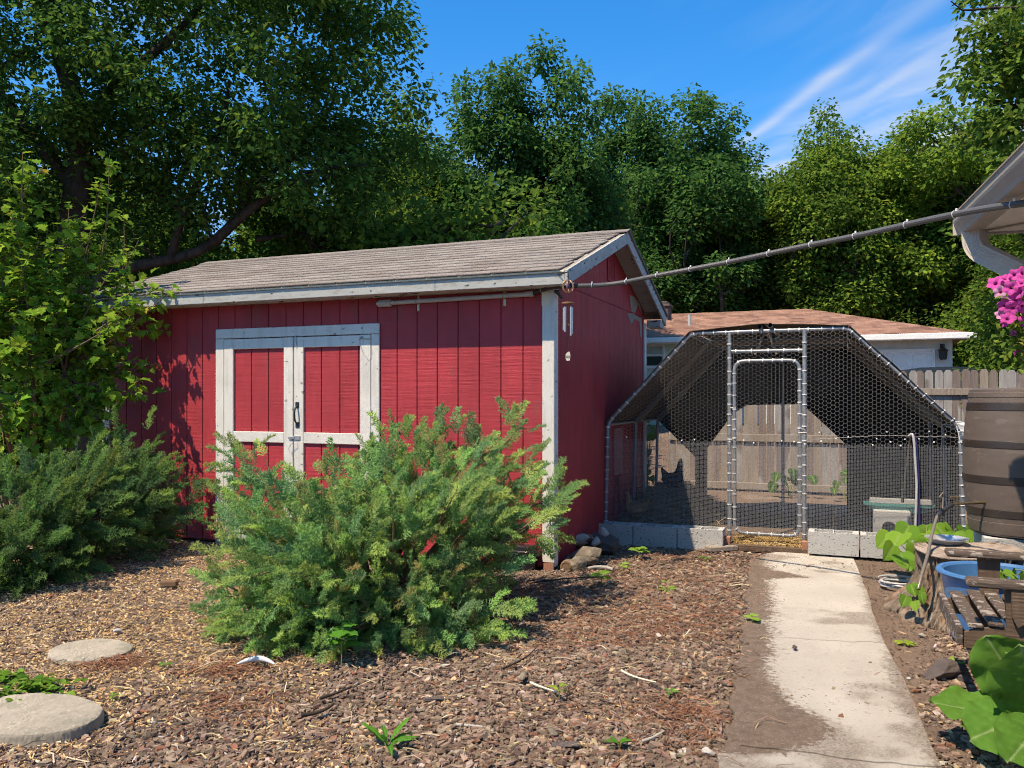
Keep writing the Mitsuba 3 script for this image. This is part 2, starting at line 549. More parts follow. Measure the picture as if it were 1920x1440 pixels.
mat("stump_bark", bark_color, 0.95, 0.1, lambda p, n, uv: fbm(p.x * 34, p.y * 34, p.z * 8, 4) * 0.05)
mat("stump_top", lambda p, n, uv: mix((0.30, 0.25, 0.21), (0.17, 0.135, 0.11), dr.clip(fbm(p.x * 20, p.y * 20, 0, 4) * 1.5 - 0.3, 0, 1)), 0.9, 0.15)
mat("tree_bark", lambda p, n, uv: mix((0.085, 0.068, 0.056), (0.032, 0.026, 0.022), dr.clip(fbm(p.x * 16, p.y * 16, p.z * 4, 4) * 1.7 - 0.35, 0, 1)), 0.95, 0.1)
mat("twig_bark", (0.17, 0.115, 0.075), 0.9, 0.1)
mat("green_stem", (0.20, 0.22, 0.07), 0.6, 0.3)
mat("field_stone", lambda p, n, uv: mix((0.24, 0.205, 0.155), (0.085, 0.072, 0.06), dr.clip(fbm(p.x * 18, p.y * 18, p.z * 18, 4) * 1.7 - 0.35, 0, 1)), 0.95, 0.1, lambda p, n, uv: fbm(p.x * 30, p.y * 30, p.z * 30, 4) * 0.012)
mat("dark_rock", lambda p, n, uv: mix((0.13, 0.105, 0.098), (0.06, 0.05, 0.048), fbm(p.x * 22, p.y * 22, p.z * 22, 4)), 0.8, 0.25, lambda p, n, uv: fbm(p.x * 40, p.y * 40, p.z * 40, 4) * 0.008)
mat("white_plaster", lambda p, n, uv: mix((0.45, 0.43, 0.41), (0.27, 0.245, 0.22), fbm(p.x * 30, p.y * 30, p.z * 30, 3)), 0.8, 0.2)
mat("broken_brick", lambda p, n, uv: mix((0.32, 0.16, 0.11), (0.22, 0.12, 0.09), fbm(p.x * 40, p.y * 40, p.z * 40, 3)), 0.95, 0.1)
mat("black_plastic", (0.014, 0.015, 0.021), 0.18, 0.55)
mat("birch_log", lambda p, n, uv: mix((0.28, 0.20, 0.14), (0.12, 0.075, 0.05), fbm(p.x * 30, p.y * 30, p.z * 30, 3)), 0.9, 0.1)
mat("cut_wood", (0.16, 0.105, 0.065), 0.9, 0.1)
mat("neighbour_siding", lambda p, n, uv: mix((0.50, 0.62, 0.50), (0.44, 0.56, 0.45), fbm(p.x * 1.2, p.y, p.z * 3, 3)), 0.6, 0.3)
mat("garage_siding", lambda p, n, uv: mix((0.56, 0.58, 0.56), (0.47, 0.485, 0.47), noise(p.x * 9, p.y * 9, p.z * 0.6)), 0.6, 0.3)
mat("white_gloss", (0.72, 0.73, 0.73), 0.4, 0.4)
mat("dark_glass", (0.03, 0.05, 0.05), 0.08, 0.6)
mat("window_shade", (0.36, 0.42, 0.38), 0.6, 0.3)
mat("car_paint", (0.02, 0.03, 0.05), 0.15, 0.6, clearcoat=1.0)
mat("chimney_brick", lambda p, n, uv: mix((0.13, 0.105, 0.10), (0.07, 0.06, 0.058), cell_rand(dr.floor(p.x * 6 + p.y * 6), dr.floor(p.z * 13))), 0.9, 0.1)


def red_roof_color(p, n, uv):
    row = dr.floor(p.z * 16)
    r = cell_rand(dr.floor(p.x * 2.6 + 7.3 * cell_rand(row, 3)), row, 1)
    r2 = cell_rand(dr.floor(p.x * 5.1 + 3.3 * cell_rand(row, 9)), row, 2)
    g = noise(p.x * 40, p.y * 40, p.z * 40)
    return mix((0.275, 0.165, 0.125), (0.115, 0.066, 0.053), dr.clip(0.7 * r + 0.4 * r2 + 0.25 * g - 0.15, 0, 1))


mat("red_brown_shingles", red_roof_color, 0.9, 0.15, lambda p, n, uv: dr.select(True, (p.z * 16 - dr.floor(p.z * 16)) * 0.012, 0.0))
mat("beige_metal", lambda p, n, uv: mix((0.52, 0.465, 0.405), (0.41, 0.365, 0.32), fbm(p.x * 5, p.y * 5, p.z * 5, 4)), 0.5, 0.4)
mat("gutter_brown", lambda p, n, uv: mix((0.44, 0.39, 0.34), (0.31, 0.275, 0.24), fbm(p.x * 4, p.y * 4, p.z * 9, 3)), 0.45, 0.4)
mat("soffit_paint", lambda p, n, uv: mix((0.72, 0.67, 0.60), (0.63, 0.58, 0.52), fbm(p.x * 5, p.y * 5, p.z * 5, 3)), 0.6, 0.3)
mat("straw_vertex", VC, 0.7, 0.25)
mat("teal_plastic", (0.055, 0.20, 0.185), 0.4, 0.4)
mat("grey_board", (0.36, 0.36, 0.35), 0.8, 0.2)
mat("pink_board", (0.40, 0.17, 0.16), 0.7, 0.2)
mat("hose_silver", (0.40, 0.40, 0.41), 0.3, 0.5)
mat("hose_purple", (0.045, 0.035, 0.12), 0.3, 0.5)
mat("bronze_hose", (0.22, 0.185, 0.15), 0.3, 0.5, metallic=0.3)
mat("brass", (0.20, 0.155, 0.09), 0.35, 0.5, metallic=0.7)
mat("bright_pan", (0.62, 0.63, 0.65), 0.25, 0.5, metallic=0.6)
mat("white_plastic", (0.55, 0.55, 0.57), 0.35, 0.45)
mat("petal_pink", (0.66, 0.085, 0.40), 0.6, 0.3)
mat("petal_throat", (0.40, 0.03, 0.22), 0.6, 0.3)
mat("dark_feathers", lambda p, n, uv: mix((0.030, 0.021, 0.018), (0.011, 0.009, 0.009), noise(p.x * 70, p.y * 70, p.z * 50)), 0.55, 0.35)
mat("buff_feathers", lambda p, n, uv: mix((0.34, 0.20, 0.085), (0.19, 0.10, 0.045), noise(p.x * 60, p.y * 60, p.z * 40)), 0.7, 0.2)
mat("red_comb", (0.42, 0.035, 0.03), 0.5, 0.3)
mat("yellow_beak", (0.45, 0.30, 0.09), 0.5, 0.3)
leafmat("leaf_tree", 0.95, 0.4)
leafmat("leaf_glossy", 0.8, 0.28)
leafmat("leaf_soft", 0.7, 0.5)
leafmat("leaf_juniper", 0.9, 0.55)

# ---------------------------------------------------------------- ground and path
def rise(x, y):
    """The land behind the fence lies a little higher."""
    v = SA * (x - 0.31) + CA * (y - 6.8)
    t = np.clip((v - 7.5) / 8.0, 0, 1)
    return 0.65 * t * t * (3 - 2 * t)


def ground_z(x, y):
    p = np.stack([np.asarray(x, float), np.asarray(y, float), 0 * np.asarray(x, float)], -1)
    near = np.clip((9.5 - np.abs(x)) / 2, 0, 1)
    return (meshkit.fbm(p * 1.3, 4, 3) - 0.5) * 0.055 * near - 0.012 + rise(x, y)


gx = np.concatenate([[-260, -120, -60, -30, -18, -12], np.arange(-9, 9.01, 0.075), [12, 18, 30, 60, 120, 260]])
gy = np.concatenate([[-120, -60, -30, -12, -5, -1, 1], np.arange(2, 10.01, 0.075), np.arange(10.5, 30, 1.0), [40, 60, 120, 300]])
X, Y = np.meshgrid(gx, gy, indexing="ij")
gv = np.stack([X, Y, ground_z(X, Y)], -1).reshape(-1, 3)
i, j = np.meshgrid(np.arange(len(gx) - 1), np.arange(len(gy) - 1), indexing="ij")
k = i * len(gy) + j
q = np.stack([k, k + len(gy), k + len(gy) + 1, k + 1], -1).reshape(-1, 4)
structure("ground", (gv, np.vstack([q[:, [0, 1, 2]], q[:, [0, 2, 3]]])), "garden_soil", "dark garden soil under the mulch around the shed and the path", smooth=True)


def rough_edge(pts, amp, step=0.03, seed=0):
    ring = LineString(pts + pts[:1])
    n = int(ring.length / step)
    out = []
    for s in range(n):
        p = ring.interpolate(s * step)
        q = ring.interpolate((s * step + 0.01) % ring.length)
        t = np.array([q.x - p.x, q.y - p.y])
        t /= np.linalg.norm(t) + 1e-9
        a = (meshkit.fbm(np.array([[p.x * 7, p.y * 7, seed]]), 4, seed)[0] - 0.5) * 2 * (amp(p.x, p.y) if callable(amp) else amp)
        out.append((p.x - t[1] * a, p.y + t[0] * a))
    return Polygon(out).buffer(0)


PATH = [(2.345, 7.486, 0)[:2], (2.719, 7.668, 0)[:2], (2.99, 7.589, 0)[:2], (3.063, 7.288, 0)[:2], (2.766, 6.401, 0)[:2], (2.376, 5.321, 0)[:2], (2.183, 4.749, 0)[:2], (1.969, 4.052, 0)[:2], (1.798, 3.533, 0)[:2], (1.662, 3.132, 0)[:2], (1.572, 2.849, 0)[:2],
        (0.692, 2.849, 0)[:2], (0.803, 3.177, 0)[:2], (1.021, 3.775, 0)[:2], (1.212, 4.373, 0)[:2], (1.433, 5.077, 0)[:2], (1.748, 6.05, 0)[:2], (2.048, 7.011, 0)[:2]]
slab = rough_edge(PATH, lambda x, y: 0.008 if CA * (x - 0.31) - SA * (y - 6.8) > 2.2 else 0.05, 0.02, 4)
cracks = []
for line in ([(0.949, 3.361, 0)[:2], (1.13, 3.311, 0)[:2], (1.324, 3.252, 0)[:2], (1.548, 3.187, 0)[:2], (1.717, 3.15, 0)[:2]], [(2.507, 7.486, 0)[:2], (2.68, 7.288, 0)[:2], (2.744, 6.966, 0)[:2], (2.811, 6.774, 0)[:2], (2.931, 6.712, 0)[:2]],
             [(1.479, 4.897, 0)[:2], (1.717, 4.843, 0)[:2], (1.923, 4.801, 0)[:2], (2.255, 4.77, 0)[:2]]):
    pts = np.array(spline(np.array([[*p, 0] for p in line]), 40))[:, :2]
    wob = meshkit.fbm(np.stack([pts[:, 0] * 12, pts[:, 1] * 12, 0 * pts[:, 0]], -1), 3, 8) - 0.5
    pts[:, 1] += wob * 0.05
    cracks.append(LineString(pts).buffer(0.0075 if len(cracks) < 1 else 0.004))
slab = slab.difference(unary_union(cracks))
mb = MB()
for g in getattr(slab, "geoms", [slab]):
    if g.area > 0.002:
        mb.add(*prism(g.simplify(0.003), -0.05, 0.010))
structure("path", mb, "old_concrete", "worn pale concrete garden path with dirt along its left edge")

# wood and bark mulch ------------------------------------------------------
STONES = [((-2.401, 4.63, 0), 0.24, 0.20), ((-2.152, 3.65, 0), 0.335, 0.225)]


def in_dirt(x, y):
    """Bare soil along the path and in the run."""
    u = CA * (x - 0.31) - SA * (y - 6.8)
    v = SA * (x - 0.31) + CA * (y - 6.8)
    edge = meshkit.fbm(np.stack([x * 2.6, y * 2.6, 0 * x], -1), 4, 11) * 0.9 - 0.45
    a = np.clip((u - 1.56 + edge * 0.9 + np.clip(-v - 2.4, 0, 2) * 0.03) / 0.24, 0, 1)
    back = np.clip((2.86 - 0.12 * np.clip(-v - 0.9, 0, 1) - u + edge * 0.6) / 0.2, 0, 1)
    near = np.clip((v + 1.0) / 0.5, 0, 1)
    back = np.maximum(back, near)
    return a * back


def tan_weight(x, y):
    n = meshkit.fbm(np.stack([x * 1.3, y * 1.3, 0 * x + 5], -1), 4, 13)
    d = (-1.15 - x) / 0.75 + (y - 4.55) / 0.9
    base = np.clip(0.80 + 0.55 * np.minimum(d, 1.4) + (n - 0.5) * 1.9, 0, 1)
    base = np.where(x > -0.95, np.clip((n - 0.58) * 2.5, 0, 0.35), base)
    return base * np.clip((9.5 - y) / 2, 0.35, 1)


def chips(n, lo, hi, xr, yr, seed, keep, elong=(0.22, 0.72), sides=5):
    r = np.random.default_rng(seed)
    y = yr[0] + (yr[1] - yr[0]) * r.random(n) ** 1.25
    x = r.uniform(xr[0], xr[1], n) * (0.22 + 0.78 * (y / yr[1]))
    m = keep(x, y, r)
    x, y = x[m], y[m]
    n = len(x)
    # an irregular pentagon, thick, with a raised middle
    ang = np.array([0.1, 1.3, 2.6, 3.8, 5.1]) if sides == 5 else np.array([0.4, 2.6, 3.5, 5.8])
    a = ang + r.normal(0, 0.22, (n, sides))
    rad = r.uniform(0.65, 1.1, (n, sides))
    el = r.uniform(*elong, n)[:, None] * r.uniform(0.7, 1.1, (n, 1))
    px, py = np.cos(a) * rad, np.sin(a) * rad * el
    th = r.uniform(0.05, 0.17, n)[:, None]
    top = np.stack([px * 0.9, py * 0.9, th + r.normal(0, 0.035, (n, sides))], -1)
    bot = np.stack([px, py, 0 * px - 0.25], -1)
    v = np.concatenate([bot, top], 1)
    size = r.lognormal(0, 0.38, n) * (lo + hi) / 2
    size = np.clip(size, lo, hi)
    rot = yaw(r.uniform(0, 2 * np.pi, n))
    tilt = r.normal(0, 0.24, (n, 2))
    ax = unit(np.stack([np.ones(n), 0 * tilt[:, 0], tilt[:, 0]], -1))
    up = unit(np.stack([0 * tilt[:, 1], tilt[:, 1], np.ones(n)], -1))
    rot = rot @ basis(ax, up)
    z = ground_z(x, y) + size * 0.10 + r.uniform(0, 0.012, n)
    V = np.einsum("nij,nkj->nki", rot, v * size[:, None, None]) + np.stack([x, y, z], -1)[:, None]
    f = [[sides, sides + k, sides + k + 1] for k in range(1, sides - 1)]
    for k in range(sides):
        l = (k + 1) % sides
        f += [[k, l, sides + l], [k, sides + l, sides + k]]
    F = np.array(f)[None] + (np.arange(n) * 2 * sides)[:, None, None]
    return V.reshape(-1, 3), F.reshape(-1, 3), x, y, n, r


def palette(r, n, cols, probs, jitter=0.12):
    c = np.array(cols)[r.choice(len(cols), n, p=np.array(probs) / sum(probs))]
    return c * (1 + r.normal(0, jitter, (n, 1))) * (1 + r.normal(0, 0.04, (n, 3)))


def clear(x, y):
    """Not on the stones or under the shed."""
    m = np.ones(len(x), bool)
    for (sx, sy, _), a, b in STONES:
        u = CA * (x - sx) - SA * (y - sy)
        v = SA * (x - sx) + CA * (y - sy)
        m &= (u / (a * 0.97)) ** 2 + (v / (b * 0.97)) ** 2 > 1
    u = CA * (x - 0.31) - SA * (y - 6.8)
    v = SA * (x - 0.31) + CA * (y - 6.8)
    m &= ~((v > -0.03) & (u < 0.05))
    m &= v < 1.5
    return m


BARK = [(0.215, 0.152, 0.114), (0.155, 0.111, 0.086), (0.275, 0.205, 0.156), (0.094, 0.069, 0.055), (0.33, 0.265, 0.205), (0.40, 0.295, 0.18), (0.42, 0.365, 0.32), (0.22, 0.11, 0.07)]


def keep_bark(x, y, r):
    t = tan_weight(x, y)
    return (r.random(len(x)) > 0.985 * in_dirt(x, y)) & (r.random(len(x)) > 0.86 * t) & clear(x, y)


v, f, cx, cy, n, r = chips(76000, 0.005, 0.033, (-5.6, 4.4), (2.6, 8.6), 21, keep_bark)
col = palette(r, n, BARK, [30, 24, 18, 15, 5, 3, 1, 5])
put("bark_mulch", (v, f), "chip", color=np.clip(np.repeat(col, 10, 0), 0.01, 1), kind="stuff")
tag("bark_mulch", "brown bark chips spread over the ground before the shed", "mulch")



def keep_crumb(x, y, r):
    return (r.random(len(x)) < 0.9 * in_dirt(x, y) + 0.30) & clear(x, y)


v, f, cx, cy, n, r = chips(46000, 0.0028, 0.011, (-4.5, 5.2), (2.7, 8.6), 23, keep_crumb, (0.5, 1.0), 4)
col = palette(r, n, [(0.17, 0.125, 0.098), (0.115, 0.085, 0.068), (0.24, 0.185, 0.15), (0.075, 0.056, 0.047)], [30, 26, 10, 12])
put("soil_crumbs", (v, f), "chip", color=np.clip(np.repeat(col, 8, 0), 0.01, 1), kind="stuff")
tag("soil_crumbs", "crumbs of dry soil and bark strewn along both sides of the path", "soil")

TAN = [(0.58, 0.40, 0.19), (0.66, 0.49, 0.27), (0.47, 0.30, 0.14), (0.34, 0.22, 0.12), (0.70, 0.57, 0.40), (0.20, 0.14, 0.10)]


def keep_tan(x, y, r):
    return (r.random(len(x)) < tan_weight(x, y) * 0.95) & (r.random(len(x)) > in_dirt(x, y)) & clear(x, y)


v, f, cx, cy, n, r = chips(78000, 0.005, 0.0185, (-5.6, 1.5), (3.0, 9.0), 22, keep_tan, (0.22, 0.7), 4)
col = palette(r, n, TAN, [30, 18, 20, 14, 8, 10])
put("wood_shavings", (v, f), "chip", color=np.clip(np.repeat(col, 8, 0), 0.01, 1), kind="stuff")
tag("wood_shavings", "golden wood shavings scattered left of the juniper and around the round stone", "wood shavings")


def strands(n, seed, place, length, rad, cols, probs, lift=0.012, curve=0.25, tilt=0.10):
    """Fine stalks: bent three-point slivers, three-sided."""
    r = np.random.default_rng(seed)
    p = place(r, n)
    n = len(p)
    L = r.uniform(*length, n)
    a = r.uniform(0, 2 * np.pi, n)
    d = np.stack([np.cos(a), np.sin(a), r.normal(0, tilt, n)], -1)
    s = np.stack([-d[:, 1], d[:, 0], 0 * a], -1)
    b = s * (r.normal(0, curve, n) * L)[:, None]
    P = np.stack([p - d * L[:, None] / 2, p + b * 0.5 + [0, 0, lift * 0.6], p + d * L[:, None] / 2 + b * 0.2 * r.random((n, 1))], 1)
    P[..., 2] += lift * r.random((n, 1))
    R = r.uniform(*rad, n)[:, None, None]
    ring = []
    for k in range(3):
        ang = k * 2.094
        ring.append(P + (s[:, None] * math.cos(ang) + np.array([0, 0, 1.0]) * math.sin(ang)) * R * np.array([1, 1, 0.5])[None, :, None])
    V = np.stack(ring, 2).reshape(n, 9, 3)
    f = []
    for i in range(2):
        for k in range(3):
            l = (k + 1) % 3
            f += [[i * 3 + k, i * 3 + l, i * 3 + 3 + l], [i * 3 + k, i * 3 + 3 + l, i * 3 + 3 + k]]
    F = np.array(f)[None] + (np.arange(n) * 9)[:, None, None]
    col = palette(r, n, cols, probs)
    return V.reshape(-1, 3), F.reshape(-1, 3), np.clip(np.repeat(col, 9, 0), 0.01, 1)


def spots(centres, spread):
    def f(r, n):
        c = np.array(centres)[r.integers(0, len(centres), n)]
        xy = c[:, :2] + r.normal(0, 1, (n, 2)) * c[:, 2:3] * np.array(spread)
        keep = clear(xy[:, 0], xy[:, 1]) & (r.random(n) > 1.3 * in_dirt(xy[:, 0], xy[:, 1]))
        xy = xy[keep]
        return np.stack([xy[:, 0], xy[:, 1], ground_z(xy[:, 0], xy[:, 1]) + 0.008], -1)

    return f


NEEDLE = [(0.23, 0.105, 0.060), (0.30, 0.155, 0.095), (0.15, 0.075, 0.052)]
needle_spots = [(*(0.751, 5.196, 0)[:2], 0.2), (*(1.013, 5.321, 0)[:2], 0.24), (*(1.281, 5.736, 0)[:2], 0.2), (*(0.382, 4.854, 0)[:2], 0.14), (*(1.233, 5.077, 0)[:2], 0.16), (*(0.199, 6.05, 0)[:2], 0.12), (*(1.135, 6.401, 0)[:2], 0.22), (*(-1.311, 3.841, 0)[:2], 0.09),
                (*(0.843, 3.775, 0)[:2], 0.09), (*(-1.507, 4.33, 0)[:2], 0.07), (*(0.471, 3.775, 0)[:2], 0.3), (*(0.832, 3.424, 0)[:2], 0.12), (*(1.569, 7.24, 0)[:2], 0.2), (*(-2.16, 4.417, 0)[:2], 0.06)]
v, f, c = strands(2600, 31, spots(needle_spots, (1.7, 1.25)), (0.03, 0.14), (0.0012, 0.0026), NEEDLE, [5, 4, 3], 0.016)
put("juniper_litter", (v, f), "chip", color=c, kind="stuff")
tag("juniper_litter", "dry reddish juniper needles strewn over the bark right of the green juniper", "dead needles")


def anywhere(r, n):
    y = r.uniform(2.9, 8.3, n)
    x = r.uniform(-4.6, 2.2, n) * (0.3 + 0.7 * y / 8.3)
    k = clear(x, y) & (r.random(n) > 0.9 * in_dirt(x, y))
    x, y = x[k], y[k]
    return np.stack([x, y, ground_z(x, y) + 0.012], -1)


v, f, c = strands(1700, 32, anywhere, (0.04, 0.17), (0.0012, 0.0034), [(0.42, 0.33, 0.2), (0.22, 0.16, 0.115), (0.13, 0.095, 0.075), (0.5, 0.42, 0.31)], [3, 5, 5, 1.5], 0.018)
put("twig_litter", (v, f), "chip", color=c, kind="stuff")
tag("twig_litter", "thin dry twigs and straws lying all over the mulch", "twigs")


# round stepping stones ---------------------------------------------------
def stone_disc(a, b, h, seed):
    r_ = [(0.02, h + 0.002), (0.35, h + 0.003), (0.7, h + 0.001), (0.94, h - 0.002), (0.98, h - 0.008), (1.0, h - 0.022), (1.0, -0.05)]
    v, f = lathe(r_, 64)
    ang = np.arctan2(v[:, 1], v[:, 0])
    w = 1 + 0.05 * (meshkit.fbm(np.stack([np.cos(ang) * 1.4, np.sin(ang) * 1.4, 0 * ang + seed], -1), 4, seed) - 0.5) * 2
    v[:, 0] *= a * w
    v[:, 1] *= b * w
    v[:, 2] += (meshkit.fbm(v * 9, 3, seed) - 0.5) * 0.007
    v = np.vstack([v, [[0, 0, h + 0.002]]])
    k = np.arange(64)
    f = np.vstack([f[:, ::-1] if False else f, np.stack([np.full(64, len(v) - 1), (k), (k + 1) % 64], 1)])
    return v, f


for (sx, sy, _), a, b, h, lab in ((*STONES[0], 0.020, "flat oval stepping stone in the golden shavings, the farther one"), (*STONES[1], 0.040, "thick oval stepping stone at the left edge, the nearer one")):
    tag(put("stepping_stone", stone_disc(a, b, h, int(h * 1000)), "stepping_stone_concrete", smooth=28, m=frame(sx, sy, 21.8)), lab, "stepping stone", "stepping stones at the left")

# ---------------------------------------------------------------- the red shed
shed = thing("red_shed", "red wooden garden shed with pale trim and brown shingle roof", "shed")
UL, UR, VB = -5.0, 0.03, 3.50
EAVE_V, RIDGE_V, EAVE_W, SLOPE = -0.27, 1.74, 2.462, 0.338


def roof_w(v):
    return EAVE_W + SLOPE * (v - EAVE_V if v <= RIDGE_V else 2 * RIDGE_V - v - EAVE_V)


def wall(key, backing, parent=shed):
    return put(key, backing, "red_paint", parent=parent, m=SHED)


front = wall("front_wall", MB().add(*box((UL + 0.012, 0.012, 0.02), (-3.42, 0.06, 2.40))).add(*box((-1.70, 0.012, 0.02), (UR - 0.075, 0.06, 2.40))).add(*box((-3.42, 0.012, 2.035), (-1.70, 0.06, 2.40))))
u = UR - 0.06
while u > UL + 0.03:
    lo, hi = max(u - 0.2032, UL + 0.005), u
    if hi <= -3.41 or lo >= -1.71:
        spans = [(lo, hi, 0.03, 2.40)]
    else:
        spans = [(lo, hi, 2.04, 2.40)]
        if lo < -3.41 < hi:
            spans.append((lo, -3.405, 0.03, 2.035))
        if lo < -1.71 < hi:
            spans.append((-1.712, hi, 0.03, 2.035))
    for a, b, w0, w1 in spans:
        if b - a > 0.02:
            put("board", cbox((a + 0.0035, 0, w0), (b - 0.0035, 0.0115, w1), 0.004), "red_paint", parent=front, m=SHED)
    u -= 0.2032
side = wall("side_wall", MB().add(*box((UR - 0.07, 0.06, 0.02), (UR - 0.012, 2.052, 2.437))).add(*box((UR - 0.07, 2.255, 0.02), (UR - 0.012, VB - 0.02, 2.437))).add(*box((UR - 0.07, 2.053, 0.60), (UR - 0.012, 2.254, 2.437))).add(*box((UR - 0.07, 2.053, 0.02), (UR - 0.012, 2.254, 0.22))))
gable = wall("gable_wall", MB().add(*(lambda v, f: (v[:, [2, 0, 1]], f[:, ::-1]))(*prism([(0.0, 2.437), (VB - 0.02, 2.437), (VB - 0.02, roof_w(VB) - 0.045), (RIDGE_V, roof_w(RIDGE_V) - 0.045), (0.0, roof_w(0) - 0.045)], UR - 0.06, UR - 0.012))))
v0 = 0.02
k = 0
while v0 < VB - 0.03:
    v1 = min(v0 + 0.2032, VB - 0.005)
    for w0, w1 in (((0.03, 0.22), (0.60, 2.428)) if 2.0 < v0 < 2.1 else ((0.03, 2.428),)):
        put("board", cbox((UR - 0.0115, v0 + 0.003, w0), (UR, v1 - 0.003, w1), 0.003), "red_paint", parent=side, m=SHED)
    tops = [(v0 + 0.003, roof_w(v0) - 0.04)] + ([(RIDGE_V, roof_w(RIDGE_V) - 0.04)] if v0 < RIDGE_V < v1 else []) + [(v1 - 0.003, roof_w(v1) - 0.04)]
    if min(t[1] for t in tops) > 2.46:
        if not (1.70 < v0 + 0.1 < 2.1 and False):
            pv, pf = prism([(v0 + 0.003, 2.446), (v1 - 0.003, 2.446)] + tops[::-1], UR - 0.0115, UR)
            put("board", (pv[:, [2, 0, 1]], pf), "red_paint", parent=gable, m=SHED)
    v0 += 0.2032
put("seam_flashing", cbox((UR + 0.001, 0.02, 2.429), (UR + 0.006, VB - 0.005, 2.444), 0.002), "red_paint", parent=shed, m=SHED)
put("back_wall", box((UL + 0.012, VB - 0.05, 0.02), (UR - 0.075, VB, 2.40)), "red_paint", parent=shed, m=SHED)
lw = put("left_wall", box((UL, 0.03, 0.02), (UL + 0.012, VB - 0.06, 2.40)), "red_paint", parent=shed, m=SHED)
pv, pf = prism([(0.03, 2.405), (VB - 0.06, 2.405), (RIDGE_V, roof_w(RIDGE_V) - 0.05)], UL, UL + 0.012)
put("left_gable", (pv[:, [2, 0, 1]], pf), "red_paint", parent=shed, m=SHED)
# bare grey patches where the paint has peeled, far end of the gable
for poly in ([(2.709, 2.623), (2.92, 2.629), (3.252, 2.629), (3.339, 2.456), (3.139, 2.552), (2.947, 2.419), (2.814, 2.431)],
             [(2.607, 2.405), (2.84, 2.422), (3.195, 2.411), (3.31, 2.35), (2.974, 2.372), (2.787, 2.293), (2.709, 2.336)],
             [(3.195, 2.404), (3.339, 2.43), (3.339, 2.171), (3.252, 2.191)]):
    pg = Polygon([(a, min(b, roof_w(a) - 0.05)) for a, b in poly]).buffer(0)
    pv, pf = prism(pg if pg.geom_type == "Polygon" else max(pg.geoms, key=lambda g: g.area), UR + 0.0015, UR + 0.003)
    put("bare_patch", (pv[:, [2, 0, 1]], pf), "bare_wood", parent=shed, m=SHED, label="bare grey patch where the red paint has peeled")
# louvred vent in the gable
vent = put("gable_vent", MB().add(*cbox((UR, 1.765, 2.66), (UR + 0.012, 2.02, 2.69), 0.002)).add(*cbox((UR, 1.765, 2.90), (UR + 0.012, 2.02, 2.93), 0.002)).add(*cbox((UR, 1.74, 2.66), (UR + 0.013, 1.765, 2.93), 0.002)).add(*cbox((UR, 2.02, 2.66), (UR + 0.013, 2.045, 2.93), 0.002)), "red_paint", parent=shed, m=SHED)
for s in range(9):
    w = 2.693 + s * 0.023
    put("slat", plank((UR + 0.006, 1.767, w + 0.009), (UR + 0.006, 2.018, w + 0.009), 0.006, 0.012, up=(0.4, 0, 1), b=0.001), "red_paint", parent=vent, m=SHED)
# corner trim
for a, b, c, d in ((-0.054, 0.053, -0.022, -0.001), (0.032, 0.053, 0.0, 0.085)):
    put("corner_trim", cbox((a, c, 0.07 if c < 0 else 0.03), (b, d, 2.40), 0.004), "white_paint", parent=shed, m=SHED)
put("corner_trim", cbox((UL - 0.025, -0.022, 0.02), (UL + 0.075, -0.001, 2.40), 0.004), "white_paint", parent=shed, m=SHED)
put("corner_trim", cbox((0.032, VB - 0.085, 0.03), (0.053, VB + 0.02, 2.36), 0.004), "white_paint", parent=shed, m=SHED)
put("corner_trim", cbox((UL - 0.025, 0.0, 0.02), (UL - 0.004, 0.085, 2.40), 0.004), "white_paint", parent=shed, m=SHED)
put("corner_patch", cbox((-0.056, -0.0255, 2.215), (0.012, -0.0225, 2.36), 0.001), "cream_paint", parent=shed, m=SHED, label="unpainted cream patch at the top of the corner trim")
rot = prism(rough_edge([(-0.05, 0.0), (0.05, 0.0), (0.05, 0.075), (0.0, 0.085), (-0.05, 0.06)], 0.012, 0.01, 3), -0.018, -0.003)
put("rotten_foot", (rot[0][:, [0, 2, 1]] * [1, 1, 1], rot[1][:, ::-1]), "broken_brick", parent=shed, m=SHED, label="rotten brown foot of the corner trim")

# roof ---------------------------------------------------------------------
U0, U1 = -5.2, 0.25
deck = MB()
for s in (1, -1):
    p = [(EAVE_V, roof_w(EAVE_V)), (RIDGE_V, roof_w(RIDGE_V))] if s > 0 else [(RIDGE_V, roof_w(RIDGE_V)), (2 * RIDGE_V - EAVE_V, roof_w(EAVE_V))]
    quad = [p[0], p[1], (p[1][0], p[1][1] - 0.028), (p[0][0], p[0][1] - 0.028)]
    pv, pf = prism([(a + 0, b) for a, b in quad], U0, U1 - 0.022)
    deck.add(pv[:, [2, 0, 1]], pf)
roof = put("roof", deck, "bare_wood", parent=shed, m=SHED)
th = math.atan(SLOPE)
SL = (RIDGE_V - EAVE_V) / math.cos(th)
rr = np.random.default_rng(5)
shapes = {}
for mname in ("shingle_grey_brown", "shingle_tan", "shingle_dark"):
    for wd in (0.30, 0.15):
        v, f = cbox((0.002, 0, 0), (wd - 0.0025, 0.24, 0.013), 0.003)
        shapes[mname, wd] = mikit.ply(trimesh.Trimesh(v, f, process=False), mname)
rows = 13
ex = (SL + 0.03) / rows
